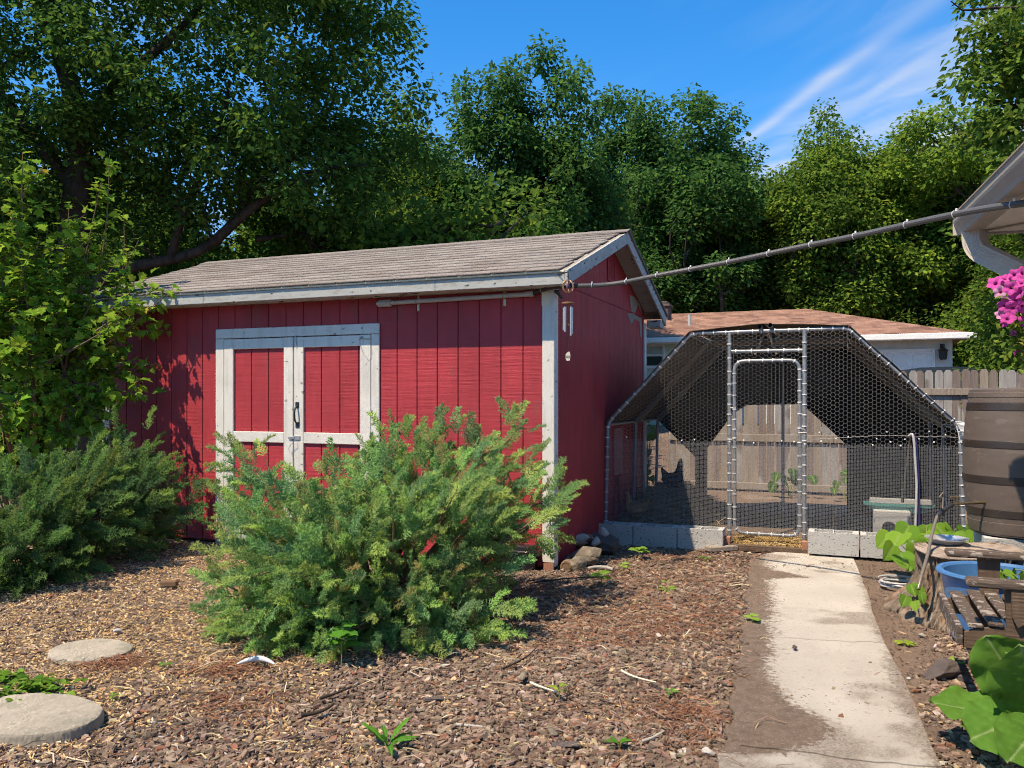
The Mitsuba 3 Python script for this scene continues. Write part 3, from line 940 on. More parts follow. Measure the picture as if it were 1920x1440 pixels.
for r_ in range(rows):
    s = -0.03 + r_ * ex
    u = U0 - 0.02 - (0.15 if r_ % 2 else 0.0) + rr.uniform(-0.02, 0.02)
    while u < U1 + 0.02:
        wd = 0.30
        if u < U0 - 0.1:
            u += 0.15
            wd = 0.15
        if u + wd > U1 + 0.05:
            wd = 0.15
            if u + wd > U1 + 0.06:
                break
        mname = rr.choice(["shingle_grey_brown", "shingle_tan", "shingle_dark"], p=[0.55, 0.27, 0.18])
        a = th - 0.05 + rr.normal(0, 0.004)
        m = np.eye(4)
        m[1:3, 1:3] = [[math.cos(a), -math.sin(a)], [math.sin(a), math.cos(a)]]
        m[:3, 3] = [u, EAVE_V + s * math.cos(th), EAVE_W + s * math.sin(th) + 0.010 + rr.uniform(0, 0.002)]
        reuse("shingle", shapes[mname, wd], SHED @ m, roof)
        u += wd
pv, pf = prism([(RIDGE_V - 0.0, roof_w(RIDGE_V) + 0.004), (2 * RIDGE_V - EAVE_V + 0.03, roof_w(EAVE_V) - 0.006), (2 * RIDGE_V - EAVE_V + 0.03, roof_w(EAVE_V) + 0.014), (RIDGE_V, roof_w(RIDGE_V) + 0.024)], U0 - 0.02, U1 + 0.02)
put("back_shingles", (pv[:, [2, 0, 1]], pf), "shingle_grey_brown", parent=shed, m=SHED)
capv, capf = prism([(-0.13, -0.045), (0, 0.002), (0.13, -0.045), (0.13, -0.036), (0, 0.012), (-0.13, -0.036)], 0, 0.29)
cap = mikit.ply(trimesh.Trimesh(capv[:, [2, 0, 1]], capf, process=False), "shingle_grey_brown")
u = U0 - 0.02
while u < U1 - 0.2:
    m = np.eye(4)
    m[:3, 3] = [u, RIDGE_V, roof_w(RIDGE_V) + 0.022 + rr.uniform(0, 0.003)]
    reuse("ridge_cap", cap, SHED @ m, roof)
    u += 0.274
# fascia, deck edge and rake boards
joints = [U0, -3.43, -0.93, U1 - 0.024]
for a, b in zip(joints, joints[1:]):
    put("fascia_board", cbox((a + 0.001, EAVE_V, 2.352), (b - 0.001, EAVE_V + 0.02, 2.446 - 0.0), 0.004), "weathered_white_paint", parent=shed, m=SHED)
put("drip_edge", cbox((U0, EAVE_V - 0.012, 2.4475), (U1 - 0.024, EAVE_V + 0.02, 2.464), 0.002), "cream_paint", parent=shed, m=SHED)
put("soffit", box((U0, EAVE_V + 0.022, 2.358), (U1 - 0.03, -0.001, 2.366)), "weathered_white_paint", parent=shed, m=SHED)
for side_ in (0, 1):
    a = (EAVE_V - 0.005, roof_w(EAVE_V) + 0.0)
    b = (RIDGE_V - 0.0008, roof_w(RIDGE_V) + 0.002)
    quad = [(a[0], a[1] - 0.118), (b[0], b[1] - 0.118), b, a]
    if side_:
        quad = [(2 * RIDGE_V - p[0] + 0.001, p[1]) for p in quad][::-1]
    for u0_, u1_ in ((U1 - 0.022, U1), (U0 - 0.002, U0 + 0.02)):
        if u0_ < 0 and side_:
            continue
        pv, pf = prism(quad, u0_, u1_)
        put("rake_board", (pv[:, [2, 0, 1]], pf), "weathered_white_paint", parent=shed, m=SHED)
    # the flat soffit under the gable overhang
    quad = [(p[0], p[1]) for p in ([(0.0, roof_w(0) - 0.05), (RIDGE_V, roof_w(RIDGE_V) - 0.05), (RIDGE_V, roof_w(RIDGE_V) - 0.032), (0.0, roof_w(0) - 0.032)])]
    if side_:
        quad = [(2 * RIDGE_V - p[0] + 0.001, p[1]) for p in quad][::-1]
    pv, pf = prism(quad, UR + 0.004, U1 - 0.024)
    put("gable_soffit", (pv[:, [2, 0, 1]], pf), "weathered_white_paint", parent=shed, m=SHED)
pv, pf = prism([(3.50, 2.31), (3.752, 2.31), (3.752, 2.40), (3.50, 2.40)], UR + 0.03, U1 - 0.024)
put("eave_return", (pv[:, [2, 0, 1]], pf), "weathered_white_paint", parent=shed, m=SHED)

# double door ---------------------------------------------------------------
for a, b, w0, w1 in ((-3.502, -3.402, 0.11, 2.028), (-1.712, -1.627, 0.11, 2.028), (-3.502, -1.627, 2.031, 2.125)):
    put("door_frame", cbox((a, -0.022, w0), (b, -0.001, w1), 0.004), "white_paint", parent=shed, m=SHED)
put("door_sill", cbox((-3.502, -0.03, 0.0), (-1.627, -0.001, 0.107), 0.006), "weathered_white_paint", parent=shed, m=SHED)
put("door_lintel_back", box((-3.40, 0.03, 0.02), (-1.715, 0.05, 2.03)), "red_paint", parent=shed, m=SHED)
for a, b, sl, sr in ((-3.397, -2.572, -3.283, -2.679), (-2.560, -1.717, -2.453, -1.828)):
    door = num(shed + "__door")
    scene[door] = mikit.ply(trimesh.Trimesh(xf(SHED, box((a + 0.005, 0.012, 0.115), (b - 0.005, 0.028, 2.022))[0]), BOXF, process=False), "red_paint")
    for x0, x1 in ((a, sl), (sr, b)):
        put("stile", cbox((x0, -0.024, 0.115), (x1, -0.001, 2.024), 0.004), "white_paint", parent=door, m=SHED)
    for w0, w1 in ((1.922, 2.022), (1.014, 1.117), (0.12, 0.225)):
        put("rail", cbox((sl + 0.001, -0.023, w0), (sr - 0.001, -0.002, w1), 0.004), "white_paint", parent=door, m=SHED)
    x = a + 0.02
    grooves = [a + 0.005] + [g for g in np.arange(UR - 0.06 - 0.2032 * 30, 0, 0.2032) if a + 0.06 < g < b - 0.06] + [b - 0.005]
    for x0, x1 in zip(grooves, grooves[1:]):
        put("panel_board", cbox((x0 + 0.0035, 0, 0.12), (x1 - 0.0035, 0.0115, 2.02), 0.004), "red_paint", parent=door, m=SHED)
    if a > -3:
        hb = MB()
        hb.add(*tube(spline([(-2.520, -0.028, 1.20), (-2.52, -0.062, 1.235), (-2.52, -0.07, 1.285), (-2.52, -0.062, 1.335), (-2.52, -0.028, 1.37)], 14), 0.009, 8))
        for w in (1.19, 1.38):
            hb.add(*cbox((-2.54, -0.034, w - 0.028), (-2.50, -0.024, w + 0.028), 0.008))
        put("handle", hb, "black_iron", parent=door, m=SHED, smooth=40)
        hs = MB()
        hs.add(*cbox((-2.555, -0.034, 1.045), (-2.485, -0.0245, 1.085), 0.003)).add(*cbox((-2.62, -0.040, 1.055), (-2.545, -0.035, 1.077), 0.002))
        hs.add(*tube([(-2.53, -0.05, 1.058), (-2.53, -0.06, 1.03), (-2.57, -0.06, 1.0), (-2.60, -0.05, 0.96), (-2.585, -0.05, 0.93)], 0.003, 5))
        put("hasp", hs, "zinc_hardware", parent=door, m=SHED)
        put("hook", MB().add(*tube([(-2.535, -0.03, 2.045), (-2.535, -0.034, 2.0), (-2.532, -0.034, 1.95), (-2.525, -0.03, 1.93)], 0.005, 6)).add(*cbox((-2.545, -0.034, 1.955), (-2.525, -0.024, 1.985), 0.002)), "zinc_hardware", parent=door, m=SHED)
        put("hook", MB().add(*tube([(-1.83, -0.03, 1.99), (-1.74, -0.032, 1.982), (-1.70, -0.032, 1.985)], 0.003, 5)).add(*tube(spline([(-1.83, -0.03, 1.99), (-1.79, -0.03, 1.86), (-1.745, -0.03, 1.80), (-1.715, -0.03, 1.97)], 14), 0.002, 4)), "zinc_hardware", parent=door, m=SHED)
# the little pop door for the hens, in the side wall
v0, v1 = 2.02, 2.30
pop = put("hen_hatch", MB().add(*cbox((UR + 0.002, v0 - 0.03, 0.62), (UR + 0.02, v1 + 0.03, 1.12), 0.003)), "pink_board", parent=shed, m=SHED, label="faded red sliding board above the hatch for the hens")

# ---------------------------------------------------------------- neighbour's house
house = thing("neighbour_house", "low pale green house with red brown hip roof behind the fence", "house")
HV, GV = 16.5, 19.0
la, lw_ = (-0.498, 3.251)
ga, gw = (5.757, 3.105)


def hip(u0, u1, v0, v1, w0, w1, left=True, right=True, thick=0.12):
    """A hip roof over the rectangle."""
    h = (v1 - v0) / 2
    a, b = (u0 + h if left else u0), (u1 - h if right else u1)
    p = [(u0, v0, w0), (u1, v0, w0), (u1, v1, w0), (u0, v1, w0), (a, v0 + h, w1), (b, v0 + h, w1)]
    p += [(x, y, z - thick) for x, y, z in p[:4]]
    f = [(0, 1, 5), (0, 5, 4), (1, 2, 5), (2, 3, 4), (2, 4, 5), (3, 0, 4), (0, 6, 7), (0, 7, 1), (1, 7, 8), (1, 8, 2), (2, 8, 9), (2, 9, 3), (3, 9, 6), (3, 6, 0), (6, 8, 7), (6, 9, 8)]
    return np.array(p, float), np.array(f)


LW, GW = 3.12, 3.22
wl = put("front_wall", box((-6, HV + 0.6, 0.0), (la - 0.6, HV + 8, LW - 0.1)), "neighbour_siding", parent=house, m=SHED)
for s in range(14):
    w = 0.5 + s * 0.19
    put("siding_board", plank((-2.5, HV + 0.588, w + 0.093), (la - 0.6, HV + 0.588, w + 0.093), 0.012, 0.187, up=(0, 0.06, 1), b=0.002), "neighbour_siding", parent=wl, m=SHED)
put("roof", hip(-9, la, HV, HV + 9.5, LW, LW + 1.62), "red_brown_shingles", parent=house, m=SHED)
put("gutter", cbox((-6, HV - 0.1, LW - 0.13), (la + 0.05, HV - 0.005, LW + 0.02), 0.02), "white_gloss", parent=house, m=SHED)
put("soffit", box((-6, HV, LW - 0.128), (la, HV + 0.6, LW - 0.122)), "white_gloss", parent=house, m=SHED)
(w0u, w0w), (w1u, w1w) = (-2.99, 2.339), (-2.396, 3.01)
win = put("window", MB().add(*cbox((w0u, HV + 0.53, w0w), (w0u + 0.06, HV + 0.575, w1w), 0.004)).add(*cbox((w1u - 0.06, HV + 0.53, w0w), (w1u, HV + 0.575, w1w), 0.004)).add(*cbox((w0u, HV + 0.525, w1w - 0.06), (w1u, HV + 0.575, w1w + 0.02), 0.004)).add(*cbox((w0u - 0.03, HV + 0.51, w0w - 0.05), (w1u + 0.03, HV + 0.575, w0w + 0.03), 0.004)).add(*cbox((w0u + 0.06, HV + 0.54, (w0w + w1w) / 2 - 0.03), (w1u - 0.06, HV + 0.575, (w0w + w1w) / 2 + 0.03), 0.004)), "white_gloss", parent=house, m=SHED)
put("pane", box((w0u + 0.06, HV + 0.565, w0w), (w1u - 0.06, HV + 0.576, (w0w + w1w) / 2 - 0.03)), "dark_glass", parent=win, m=SHED)
put("pane", box((w0u + 0.06, HV + 0.565, (w0w + w1w) / 2 + 0.03), (w1u - 0.06, HV + 0.576, w1w - 0.06)), "window_shade", parent=win, m=SHED)
gu1, _ = (5.283, 2.736)
gar = put("garage_wall", box((la - 1.5, GV + 0.6, 0.0), (gu1, GV + 7, GW - 0.1)), "garage_siding", parent=house, m=SHED)
put("roof", hip(la - 6, ga, GV, GV + 9.0, GW, GW + 1.30, left=False), "red_brown_shingles", parent=house, m=SHED)
put("gutter", cbox((la - 0.5, GV - 0.11, GW - 0.15), (ga + 0.05, GV - 0.005, GW + 0.02), 0.02), "white_gloss", parent=house, m=SHED)
put("soffit", box((la - 0.5, GV, GW - 0.128), (ga, GV + 0.6, GW - 0.122)), "garage_siding", parent=house, m=SHED)
(d0, dw), (d1, dtop) = (2.103, 2.164), (4.738, 2.744)
gd = put("garage_door", box((d0, GV + 0.56, 0.5), (d1, GV + 0.595, dtop)), "white_gloss", parent=house, m=SHED)
put("door_trim", MB().add(*cbox((d1, GV + 0.545, 0.5), (d1 + 0.1, GV + 0.596, dtop + 0.1), 0.005)).add(*cbox((d0 - 0.1, GV + 0.545, dtop), (d1 - 0.002, GV + 0.596, dtop + 0.1), 0.005)), "white_gloss", parent=house, m=SHED)
for r_ in range(4):
    for c_ in range(5):
        wd = (d1 - d0) / 5
        put("door_panel", cbox((d0 + c_ * wd + 0.06, GV + 0.545, dtop - 0.53 * (r_ + 1) + 0.06), (d0 + (c_ + 1) * wd - 0.06, GV + 0.562, dtop - 0.53 * r_ - 0.06), 0.012), "white_gloss", parent=gd, m=SHED)
cu, cw = (5.03, 2.675)
lamp = put("wall_lamp", MB().add(*(lambda v, f: (v + [cu, GV + 0.45, cw - 0.16], f))(*lathe([(0.0, 0.02), (0.08, 0.0), (0.10, 0.06), (0.115, 0.24), (0.15, 0.26), (0.06, 0.33), (0.02, 0.36), (0.015, 0.44), (0, 0.44)], 6))).add(*cbox((cu - 0.02, GV + 0.45, cw + 0.22), (cu + 0.02, GV + 0.60, cw + 0.26), 0.004)).add(*cbox((cu - 0.06, GV + 0.58, cw - 0.02), (cu + 0.06, GV + 0.599, cw + 0.3), 0.004)), "black_iron", parent=house, m=SHED)
put("foundation", box((d1 + 0.12, GV + 0.56, 0.3), (gu1 + 0.02, GV + 0.598, 1.98)), "dark_rock", parent=house, m=SHED)
chu, chw = (-3.321, 4.577)
ch = MB().add(*cbox((chu - 0.33, 20.7, 3.8), (chu + 0.33, 21.3, chw - 0.1), 0.02)).add(*cbox((chu - 0.38, 20.65, chw - 0.1), (chu + 0.38, 21.35, chw), 0.02)).add(*cbox((chu - 0.28, 20.75, chw), (chu + 0.28, 21.25, chw + 0.1), 0.02))
put("chimney", ch, "chimney_brick", parent=house, m=SHED)
pu, pw = (-2.136, 3.957)
put("vent_pipe", tube([(pu, 19.8, pw - 0.4), (pu, 19.8, pw + 0.14)], 0.05, 10), "grey_conduit", parent=house, m=SHED)

# car beyond the fence: only its roof shows
car = thing("parked_car", "dark blue car on the drive, its roof just above the fence", "car")
c0, cz = (3.78, 2.075)
cg = 0.42
prof = [(-2.1, 0.55), (-2.15, 0.85), (-1.55, 0.98), (-0.85, 1.02), (-0.35, cz - cg - 0.06), (0.1, cz - cg), (0.7, cz - cg + 0.01), (1.35, cz - cg - 0.04), (1.9, 1.05), (2.15, 0.95), (2.15, 0.5), (1.8, 0.35), (-1.8, 0.35)]
pv, pf = prism(Polygon(prof).buffer(0.05).buffer(-0.05), 0, 1.75)
put("body", (pv[:, [0, 2, 1]] * [1, 1, 1] + [c0, 12.5, cg], pf[:, ::-1]), "car_paint", parent=car, m=SHED)
for a, b in (((-0.72, 1.06), (0.05, 1.06)), ((0.12, 1.06), (1.5, 1.06))):
    top = cz - cg - 0.10
    pv, pf = prism([a, b, (b[0] - 0.15 if b[0] > 1 else b[0], top), (a[0] + 0.45 if a[0] < 0 else a[0], top)], 12.494, 12.499)
    put("side_window", (pv[:, [0, 2, 1]] + [c0, 0, cg], pf[:, ::-1]), "dark_glass", parent=car, m=SHED)
for a in (-1.3, 1.35):
    v, f = lathe([(0, -0.1), (0.3, -0.1), (0.33, -0.06), (0.33, 0.06), (0.3, 0.1), (0, 0.1)], 24)
    put("wheel", (v[:, [0, 2, 1]] + [c0 + a, 12.56, cg + 0.33], f), "black_plastic", parent=car, m=SHED, smooth=40)

# ---------------------------------------------------------------- wooden fences
pick = {}
poly = [(0, 0.02), (0.105, 0.02), (0.105, 1.785), (0.078, 1.83), (0.027, 1.83), (0, 1.785)]
pv, pf = prism(poly, -0.009, 0.009)
for mname in ("fence_wood", "fence_wood_grey", "fence_wood_brown"):
    pick[mname] = mikit.ply(trimesh.Trimesh(pv[:, [0, 2, 1]], pf[:, ::-1], process=False), mname)


def fence(label, u0, u1, vf, probs):
    fk = thing("wooden_fence", label, "fence", None)
    r = np.random.default_rng(int(abs(u0) * 10) + 3)
    u = u0
    while u < u1:
        m = np.eye(4)
        a = r.normal(0, 0.006)
        m[0, 0], m[0, 2], m[2, 0], m[2, 2] = math.cos(a), math.sin(a), -math.sin(a), math.cos(a)
        m[:3, 3] = [u, vf + r.normal(0, 0.003), r.normal(0, 0.008) + 0.004]
        reuse("picket", pick[r.choice(list(pick), p=probs if u < 2.6 else [0.12, 0.54, 0.34])], SHED @ m, fk)
        u += 0.1145
    for w0, w1 in ((1.48, 1.575), (0.77, 0.885), (0.03, 0.135)):
        u = u0
        while u < u1 - 0.1:
            e = min(u + 2.44, u1)
            put("rail", cbox((u + 0.002, vf - 0.052, w0), (e - 0.002, vf - 0.014, w1), 0.005), "fence_wood", parent=fk, m=SHED)
            u += 2.44
    u = u0 + 0.4
    while u < u1:
        put("post", cbox((u, vf + 0.014, 0), (u + 0.09, vf + 0.10, 1.72), 0.006), "fence_wood_brown", parent=fk, m=SHED)
        u += 2.44
    return fk


fence("weathered grey picket fence with dog ear tops behind the chicken run", -0.25, 5.6, 6.57, [0.4, 0.36, 0.24])
fence("weathered picket fence glimpsed behind the shrub at the left", -13.6, -8.2, 6.57, [0.5, 0.25, 0.25])

# ---------------------------------------------------------------- our house: eave corner at the right
HOUSE = frame(2.715, 5.0, 17.9)
home = thing("near_house", "eave corner of a house with beige gutter and downspout at the right edge", "house")
put("wall", box((0.62, -7.0, 0.0), (5.0, -0.62, 2.44)), "garage_siding", parent=home, m=HOUSE)
put("soffit", box((0.10, -7.0, 2.452), (5.0, -0.022, 2.462)), "soffit_paint", parent=home, m=HOUSE)
put("soffit_seam", plank((0.11, -0.03, 2.447), (0.62, -0.6, 2.447), 0.03, 0.008), "gutter_brown", parent=home, m=HOUSE)
put("soffit_trim", cbox((0.10, -7.0, 2.444), (0.135, -0.03, 2.4515), 0.002), "gutter_brown", parent=home, m=HOUSE)
gp = [(0.10, 2.56), (0.10, 2.445), (0.035, 2.445), (0.028, 2.47), (0.004, 2.51), (0.0, 2.525), (0.0, 2.562), (-0.008, 2.562), (-0.008, 2.57), (0.008, 2.57), (0.008, 2.53), (0.034, 2.48), (0.042, 2.455), (0.092, 2.455), (0.092, 2.56)]
pv, pf = prism(gp, -7.0, 0.0)
put("gutter", (pv[:, [0, 2, 1]], pf[:, ::-1]), "gutter_brown", parent=home, m=HOUSE)
put("gutter_end", cbox((0.0, 0.0005, 2.445), (0.10, 0.006, 2.562), 0.002), "beige_metal", parent=home, m=HOUSE)
put("fascia", cbox((0.101, -0.02, 2.437), (5.0, 0.0, 2.575), 0.004), "gutter_brown", parent=home, m=HOUSE)
put("roof", hip(0.02, 9.0, -9.0, 0.0, 2.592, 3.9, thick=0.012), "red_brown_shingles", parent=home, m=HOUSE)
# ribbed downspout with a crimped elbow
pts = fillet([(0.10, -0.10, 2.45), (0.10, -0.10, 2.335), (0.60, -0.48, 1.93), (0.60, -0.48, 0.1)], 0.075, 8)


def rect_tube(pts, w, d, rib=0.0):
    """A ribbed rectangular pipe along pts."""
    prof = []
    n = 5
    for s, (ax, bx, ay, by) in enumerate(((-1, 1, -1, -1), (1, 1, -1, 1), (1, -1, 1, 1), (-1, -1, 1, -1))):
        for k in range(n * 2):
            t = k / (n * 2)
            x, y = ax + (bx - ax) * t, ay + (by - ay) * t
            q = 1 - rib * (k % 2) * (0.5 if k else 0)
            prof.append((x * w / 2 * q, y * d / 2 * q))
    prof = np.array(prof)
    p = np.asarray(pts, float)
    t = unit(np.gradient(p, axis=0))
    side = unit(np.cross(np.array([[0.6, -0.5, 0]]), t) + 1e-9)
    nrm = np.cross(t, side)
    v = (p[:, None] + prof[None, :, 0, None] * side[:, None] + prof[None, :, 1, None] * nrm[:, None]).reshape(-1, 3)
    k = len(prof)
    i, j = np.meshgrid(np.arange(len(p) - 1), np.arange(k), indexing="ij")
    q = np.stack([i * k + j, i * k + (j + 1) % k, (i + 1) * k + (j + 1) % k, (i + 1) * k + j], -1).reshape(-1, 4)
    return v, np.vstack([q[:, [0, 1, 2]], q[:, [0, 2, 3]]])


put("downspout", rect_tube(pts, 0.105, 0.105, 0.12), "beige_metal", parent=home, m=HOUSE, smooth=25)

# ---------------------------------------------------------------- chicken run
coop = thing("chicken_run", "walk in chicken run of steel pipe and hexagon wire under a brown tarpaulin", "chicken coop")
CV = 1.66
RING = [(0.06, 1.19), (0.905, 2.078), (2.335, 2.088), (3.245, 1.19)]
VS = [CV, 2.90, 4.15]
ties = MB()


def ties_on(pts, step, r=0.0235, start=0.06):
    p = np.asarray(pts, float)
    seg = np.linalg.norm(np.diff(p, axis=0), axis=1)
    d = np.concatenate([[0], np.cumsum(seg)])
    g = np.random.default_rng(int(d[-1] * 1000))
    s = start
    while s < d[-1] - 0.03:
        i = min(np.searchsorted(d, s) - 1, len(seg) - 1)
        q = p[i] + (p[i + 1] - p[i]) * (s - d[i]) / seg[i]
        t = (p[i + 1] - p[i]) / seg[i]
        ties.add(*tube([q - t * 0.005, q + t * 0.005], r, 8))
        e = q + np.array([0, -r, 0])
        ties.add(*box(e - [0.006, 0.004, 0.005], e + [0.006, 0.004, 0.005]))
        s += step * g.uniform(0.75, 1.3)


for k, v in enumerate(VS):
    pts = fillet([(RING[0][0] - 0.025, v, 0.0), (RING[0][0], v, RING[0][1]), (RING[1][0], v, RING[1][1]), (RING[2][0], v, RING[2][1]), (RING[3][0], v, RING[3][1]), (RING[3][0] + 0.03, v, 0.0)], 0.07, 6)
    put("frame_hoop", tube(pts, 0.019, 12), "galvanized_steel", parent=coop, m=SHED, smooth=40)
    if k == 0:
        ties_on(pts, 0.105)
for i, (u, w) in enumerate(RING):
    put("frame_rail", tube([(u, CV + 0.02, w - 0.02), (u, VS[-1], w - 0.02)], 0.015, 8), "galvanized_steel", parent=coop, m=SHED, smooth=40)
for v in VS[1:]:
    for a, b in zip(RING, RING[1:]):
        put("rafter", plank((a[0] + 0.03, v - 0.05, a[1] - 0.035), (b[0] - 0.02, v - 0.05, b[1] - 0.035), 0.02, 0.045, b=0.003), "rafter_wood", parent=coop, m=SHED)
for u in (1.56, 1.655):
    e = MB().add(*tube([(u, CV - 0.10, 2.118 + (u - 1.56) * 0.12), (u, CV + 1.2, 2.125)], 0.0215, 14, caps=False)).add(*tube([(u, CV - 0.10, 2.118 + (u - 1.56) * 0.12), (u, CV + 1.2, 2.125)], 0.0175, 14, caps=False))
    put("ridge_pipe", e, "galvanized_steel", parent=coop, m=SHED, smooth=40)
put("rear_post", tube([(1.62, VS[-1] - 0.02, 0.0), (1.62, VS[-1] - 0.02, 2.07)], 0.019, 10), "galvanized_steel", parent=coop, m=SHED, smooth=40)
put("ridge_prop", MB().add(*plank((1.50, CV + 0.10, 1.86), (1.60, CV + 0.10, 2.10), 0.03, 0.02)).add(*plank((1.70, CV + 0.10, 1.86), (1.62, CV + 0.10, 2.10), 0.03, 0.02)), "rafter_wood", parent=coop, m=SHED)
# door posts, header and the round-cornered door
D0, D1 = 1.272, 1.956
for u in (D0, D1):
    pts = [(u, CV, 0.0), (u, CV, 2.078)]
    put("door_post", tube(pts, 0.019, 12), "galvanized_steel", parent=coop, m=SHED, smooth=40)
    ties_on(pts, 0.105)
put("door_header", tube([(D0 + 0.018, CV, 1.893), (D1 - 0.018, CV, 1.893)], 0.017, 12), "galvanized_steel", parent=coop, m=SHED, smooth=40)
ties_on([(D0, CV, 1.893), (D1, CV, 1.893)], 0.12)
dp = fillet([(1.50, CV - 0.005, 0.145), (1.322, CV - 0.005, 0.145), (1.318, CV - 0.005, 1.80), (1.913, CV - 0.005, 1.80), (1.913, CV - 0.005, 0.145), (1.50, CV - 0.005, 0.145)], 0.10, 8)
door = put("door", tube(dp, 0.0165, 12, caps=False), "galvanized_steel", parent=coop, m=SHED, smooth=40, label="steel pipe door with rounded corners and wire mesh")
ties_on(dp, 0.105, 0.021)
put("latch", MB().add(*tube([(1.90, CV - 0.02, 1.12), (1.975, CV - 0.02, 1.12)], 0.005, 6)).add(*tube([(1.90, CV - 0.02, 1.17), (1.965, CV - 0.02, 1.14)], 0.004, 6)), "mesh_wire", parent=door, m=SHED)
for w in (0.55, 1.35):
    put("hinge", tube([(D0 - 0.01, CV - 0.012, w), (1.335, CV - 0.012, w)], 0.006, 6), "mesh_wire", parent=door, m=SHED)

# hexagon wire over the front
front_poly = Polygon([(0.05, 0.17), (0.065, 1.185), (0.905, 2.07), (2.335, 2.08), (3.24, 1.185), (3.26, 0.17)])
PU, PW = 0.070, 0.0185
segs = []
sag = lambda u, w: 0.010 * math.sin(u * 2.3 + w * 1.7) + 0.006 * math.sin(u * 7 + w * 5)  # noqa: E731
hx = 0.36 * PU
for r_ in range(112):
    for c_ in range(52):
        u = c_ * PU + (PU / 2 if r_ % 2 else 0)
        w = 0.14 + r_ * PW
        # each node pair: a short twisted flat side and the two slants up to the next row
        segs.append(((u - hx / 2, w), (u + hx / 2, w)))
        segs.append(((u + hx / 2, w), (u + PU / 2 - hx / 2, w + PW)))
        segs.append(((u - hx / 2, w), (u - PU / 2 + hx / 2, w + PW)))
wire = MB()
P0, P1 = [], []
for a, b in segs:
    mu, mw = (a[0] + b[0]) / 2, (a[1] + b[1]) / 2
    if mw > 0.99 and front_poly.contains(Point(mu, mw)):
        dy = 0.012 * math.sin(mu * 2.1 + 1) + 0.02 * math.sin(mu * 0.9) * (mw - 1)
        P0.append((a[0], CV - 0.022 + sag(*a), a[1] + dy))
        P1.append((b[0], CV - 0.022 + sag(*b), b[1] + dy))


def rods(P0, P1, r, sides=3):
    """Many straight wires in one go."""
    P0, P1 = np.asarray(P0, float), np.asarray(P1, float)
    d = unit(P1 - P0)
    a = unit(np.cross(d, [0.12, 1.0, 0.07]))
    b = np.cross(d, a)
    ang = np.arange(sides) * 2 * np.pi / sides + 0.5
    ring = r * (np.cos(ang)[None, :, None] * a[:, None] + np.sin(ang)[None, :, None] * b[:, None])
    v = np.concatenate([P0[:, None] + ring, P1[:, None] + ring], 1)
    f = []
    for k in range(sides):
        l = (k + 1) % sides
        f += [[k, l, sides + l], [k, sides + l, sides + k]]
    return v.reshape(-1, 3), (np.array(f)[None] + (np.arange(len(P0)) * 2 * sides)[:, None, None]).reshape(-1, 3)


put("hexagon_wire", rods(P0, P1, 0.00085), "mesh_wire", parent=coop, m=SHED, kind="stuff")
# fine hardware cloth on the lower half
P0, P1 = [], []
HT = 1.025
for s in range(int((3.25 - 0.06) / 0.0125)):
    u = 0.06 + s * 0.0125
    P0.append((u, CV - 0.034, 0.15))
    P1.append((u, CV - 0.034, HT + 0.006 * math.sin(u * 5)))
for s in range(int((HT - 0.15) / 0.0125)):
    w = 0.15 + s * 0.0125
    P0.append((0.06, CV - 0.0355, w))
    P1.append((3.25, CV - 0.0355, w))
put("hardware_cloth", rods(P0, P1, 0.00085), "cloth_wire", parent=coop, m=SHED, kind="stuff")
for u in np.arange(0.14, 3.2, 0.115):
    g = rng.uniform(-0.02, 0.02)
    if rng.random() < 0.6:
        ties.add(*box((u + g - 0.006, CV - 0.055, HT + 0.005 + g), (u + g + 0.006, CV - 0.04, HT + 0.017 + g)))
    if u > 2.0 and rng.random() < 0.7:
        ties.add(*box((u - g - 0.005, CV - 0.055, HT + 0.08 + 2 * g), (u - g + 0.005, CV - 0.04, HT + 0.09 + 2 * g)))
put("zip_ties", ties, "zip_tie_plastic", parent=coop, m=SHED, kind="stuff")
# tie wires along the top of the black sheet
put("tension_wire", tube([(2.05, CV - 0.03, 1.06), (2.6, CV - 0.03, 1.105), (3.24, CV - 0.03, 1.10)], 0.002, 4), "mesh_wire", parent=coop, m=SHED)


# roof tarpaulin: three creased panels, a little slack
def sheet(corners, nu, nv, slack, thick=0.004, seed=1, ripple=0.012):
    a, b, c, d = (np.asarray(p, float) for p in corners)
    s, t = np.meshgrid(np.linspace(0, 1, nu), np.linspace(0, 1, nv), indexing="ij")
    s, t = s[..., None], t[..., None]
    p = a * (1 - s) * (1 - t) + b * s * (1 - t) + c * s * t + d * (1 - s) * t
    n = unit(np.cross(b - a, d - a))
    f = (meshkit.fbm(p * [3.0, 1.4, 3.0], 3, seed) - 0.5)[..., None] * ripple * 2
    bump = (np.sin(np.pi * s) ** 0.5 + 0) * np.abs(np.sin(2 * np.pi * t)) * slack
    p = p - n * bump + n * f * np.minimum(1, 6 * s * (1 - s) + 0.15)
    v = np.concatenate([p.reshape(-1, 3), (p + n * thick).reshape(-1, 3)])
    i, j = np.meshgrid(np.arange(nu - 1), np.arange(nv - 1), indexing="ij")
    k = (i * nv + j)
    q = np.stack([k, k + nv, k + nv + 1, k + 1], -1).reshape(-1, 4)
    N = nu * nv
    q = np.vstack([q, q[:, ::-1] + N])
    edge = [i * nv for i in range(nu)], [i * nv + nv - 1 for i in range(nu)], list(range(nv)), [(nu - 1) * nv + j for j in range(nv)]
    for e in edge:
        q = np.vstack([q, [[x, y, y + N, x + N] for x, y in zip(e, e[1:])]])
    return v, np.vstack([q[:, [0, 1, 2]], q[:, [0, 2, 3]]])


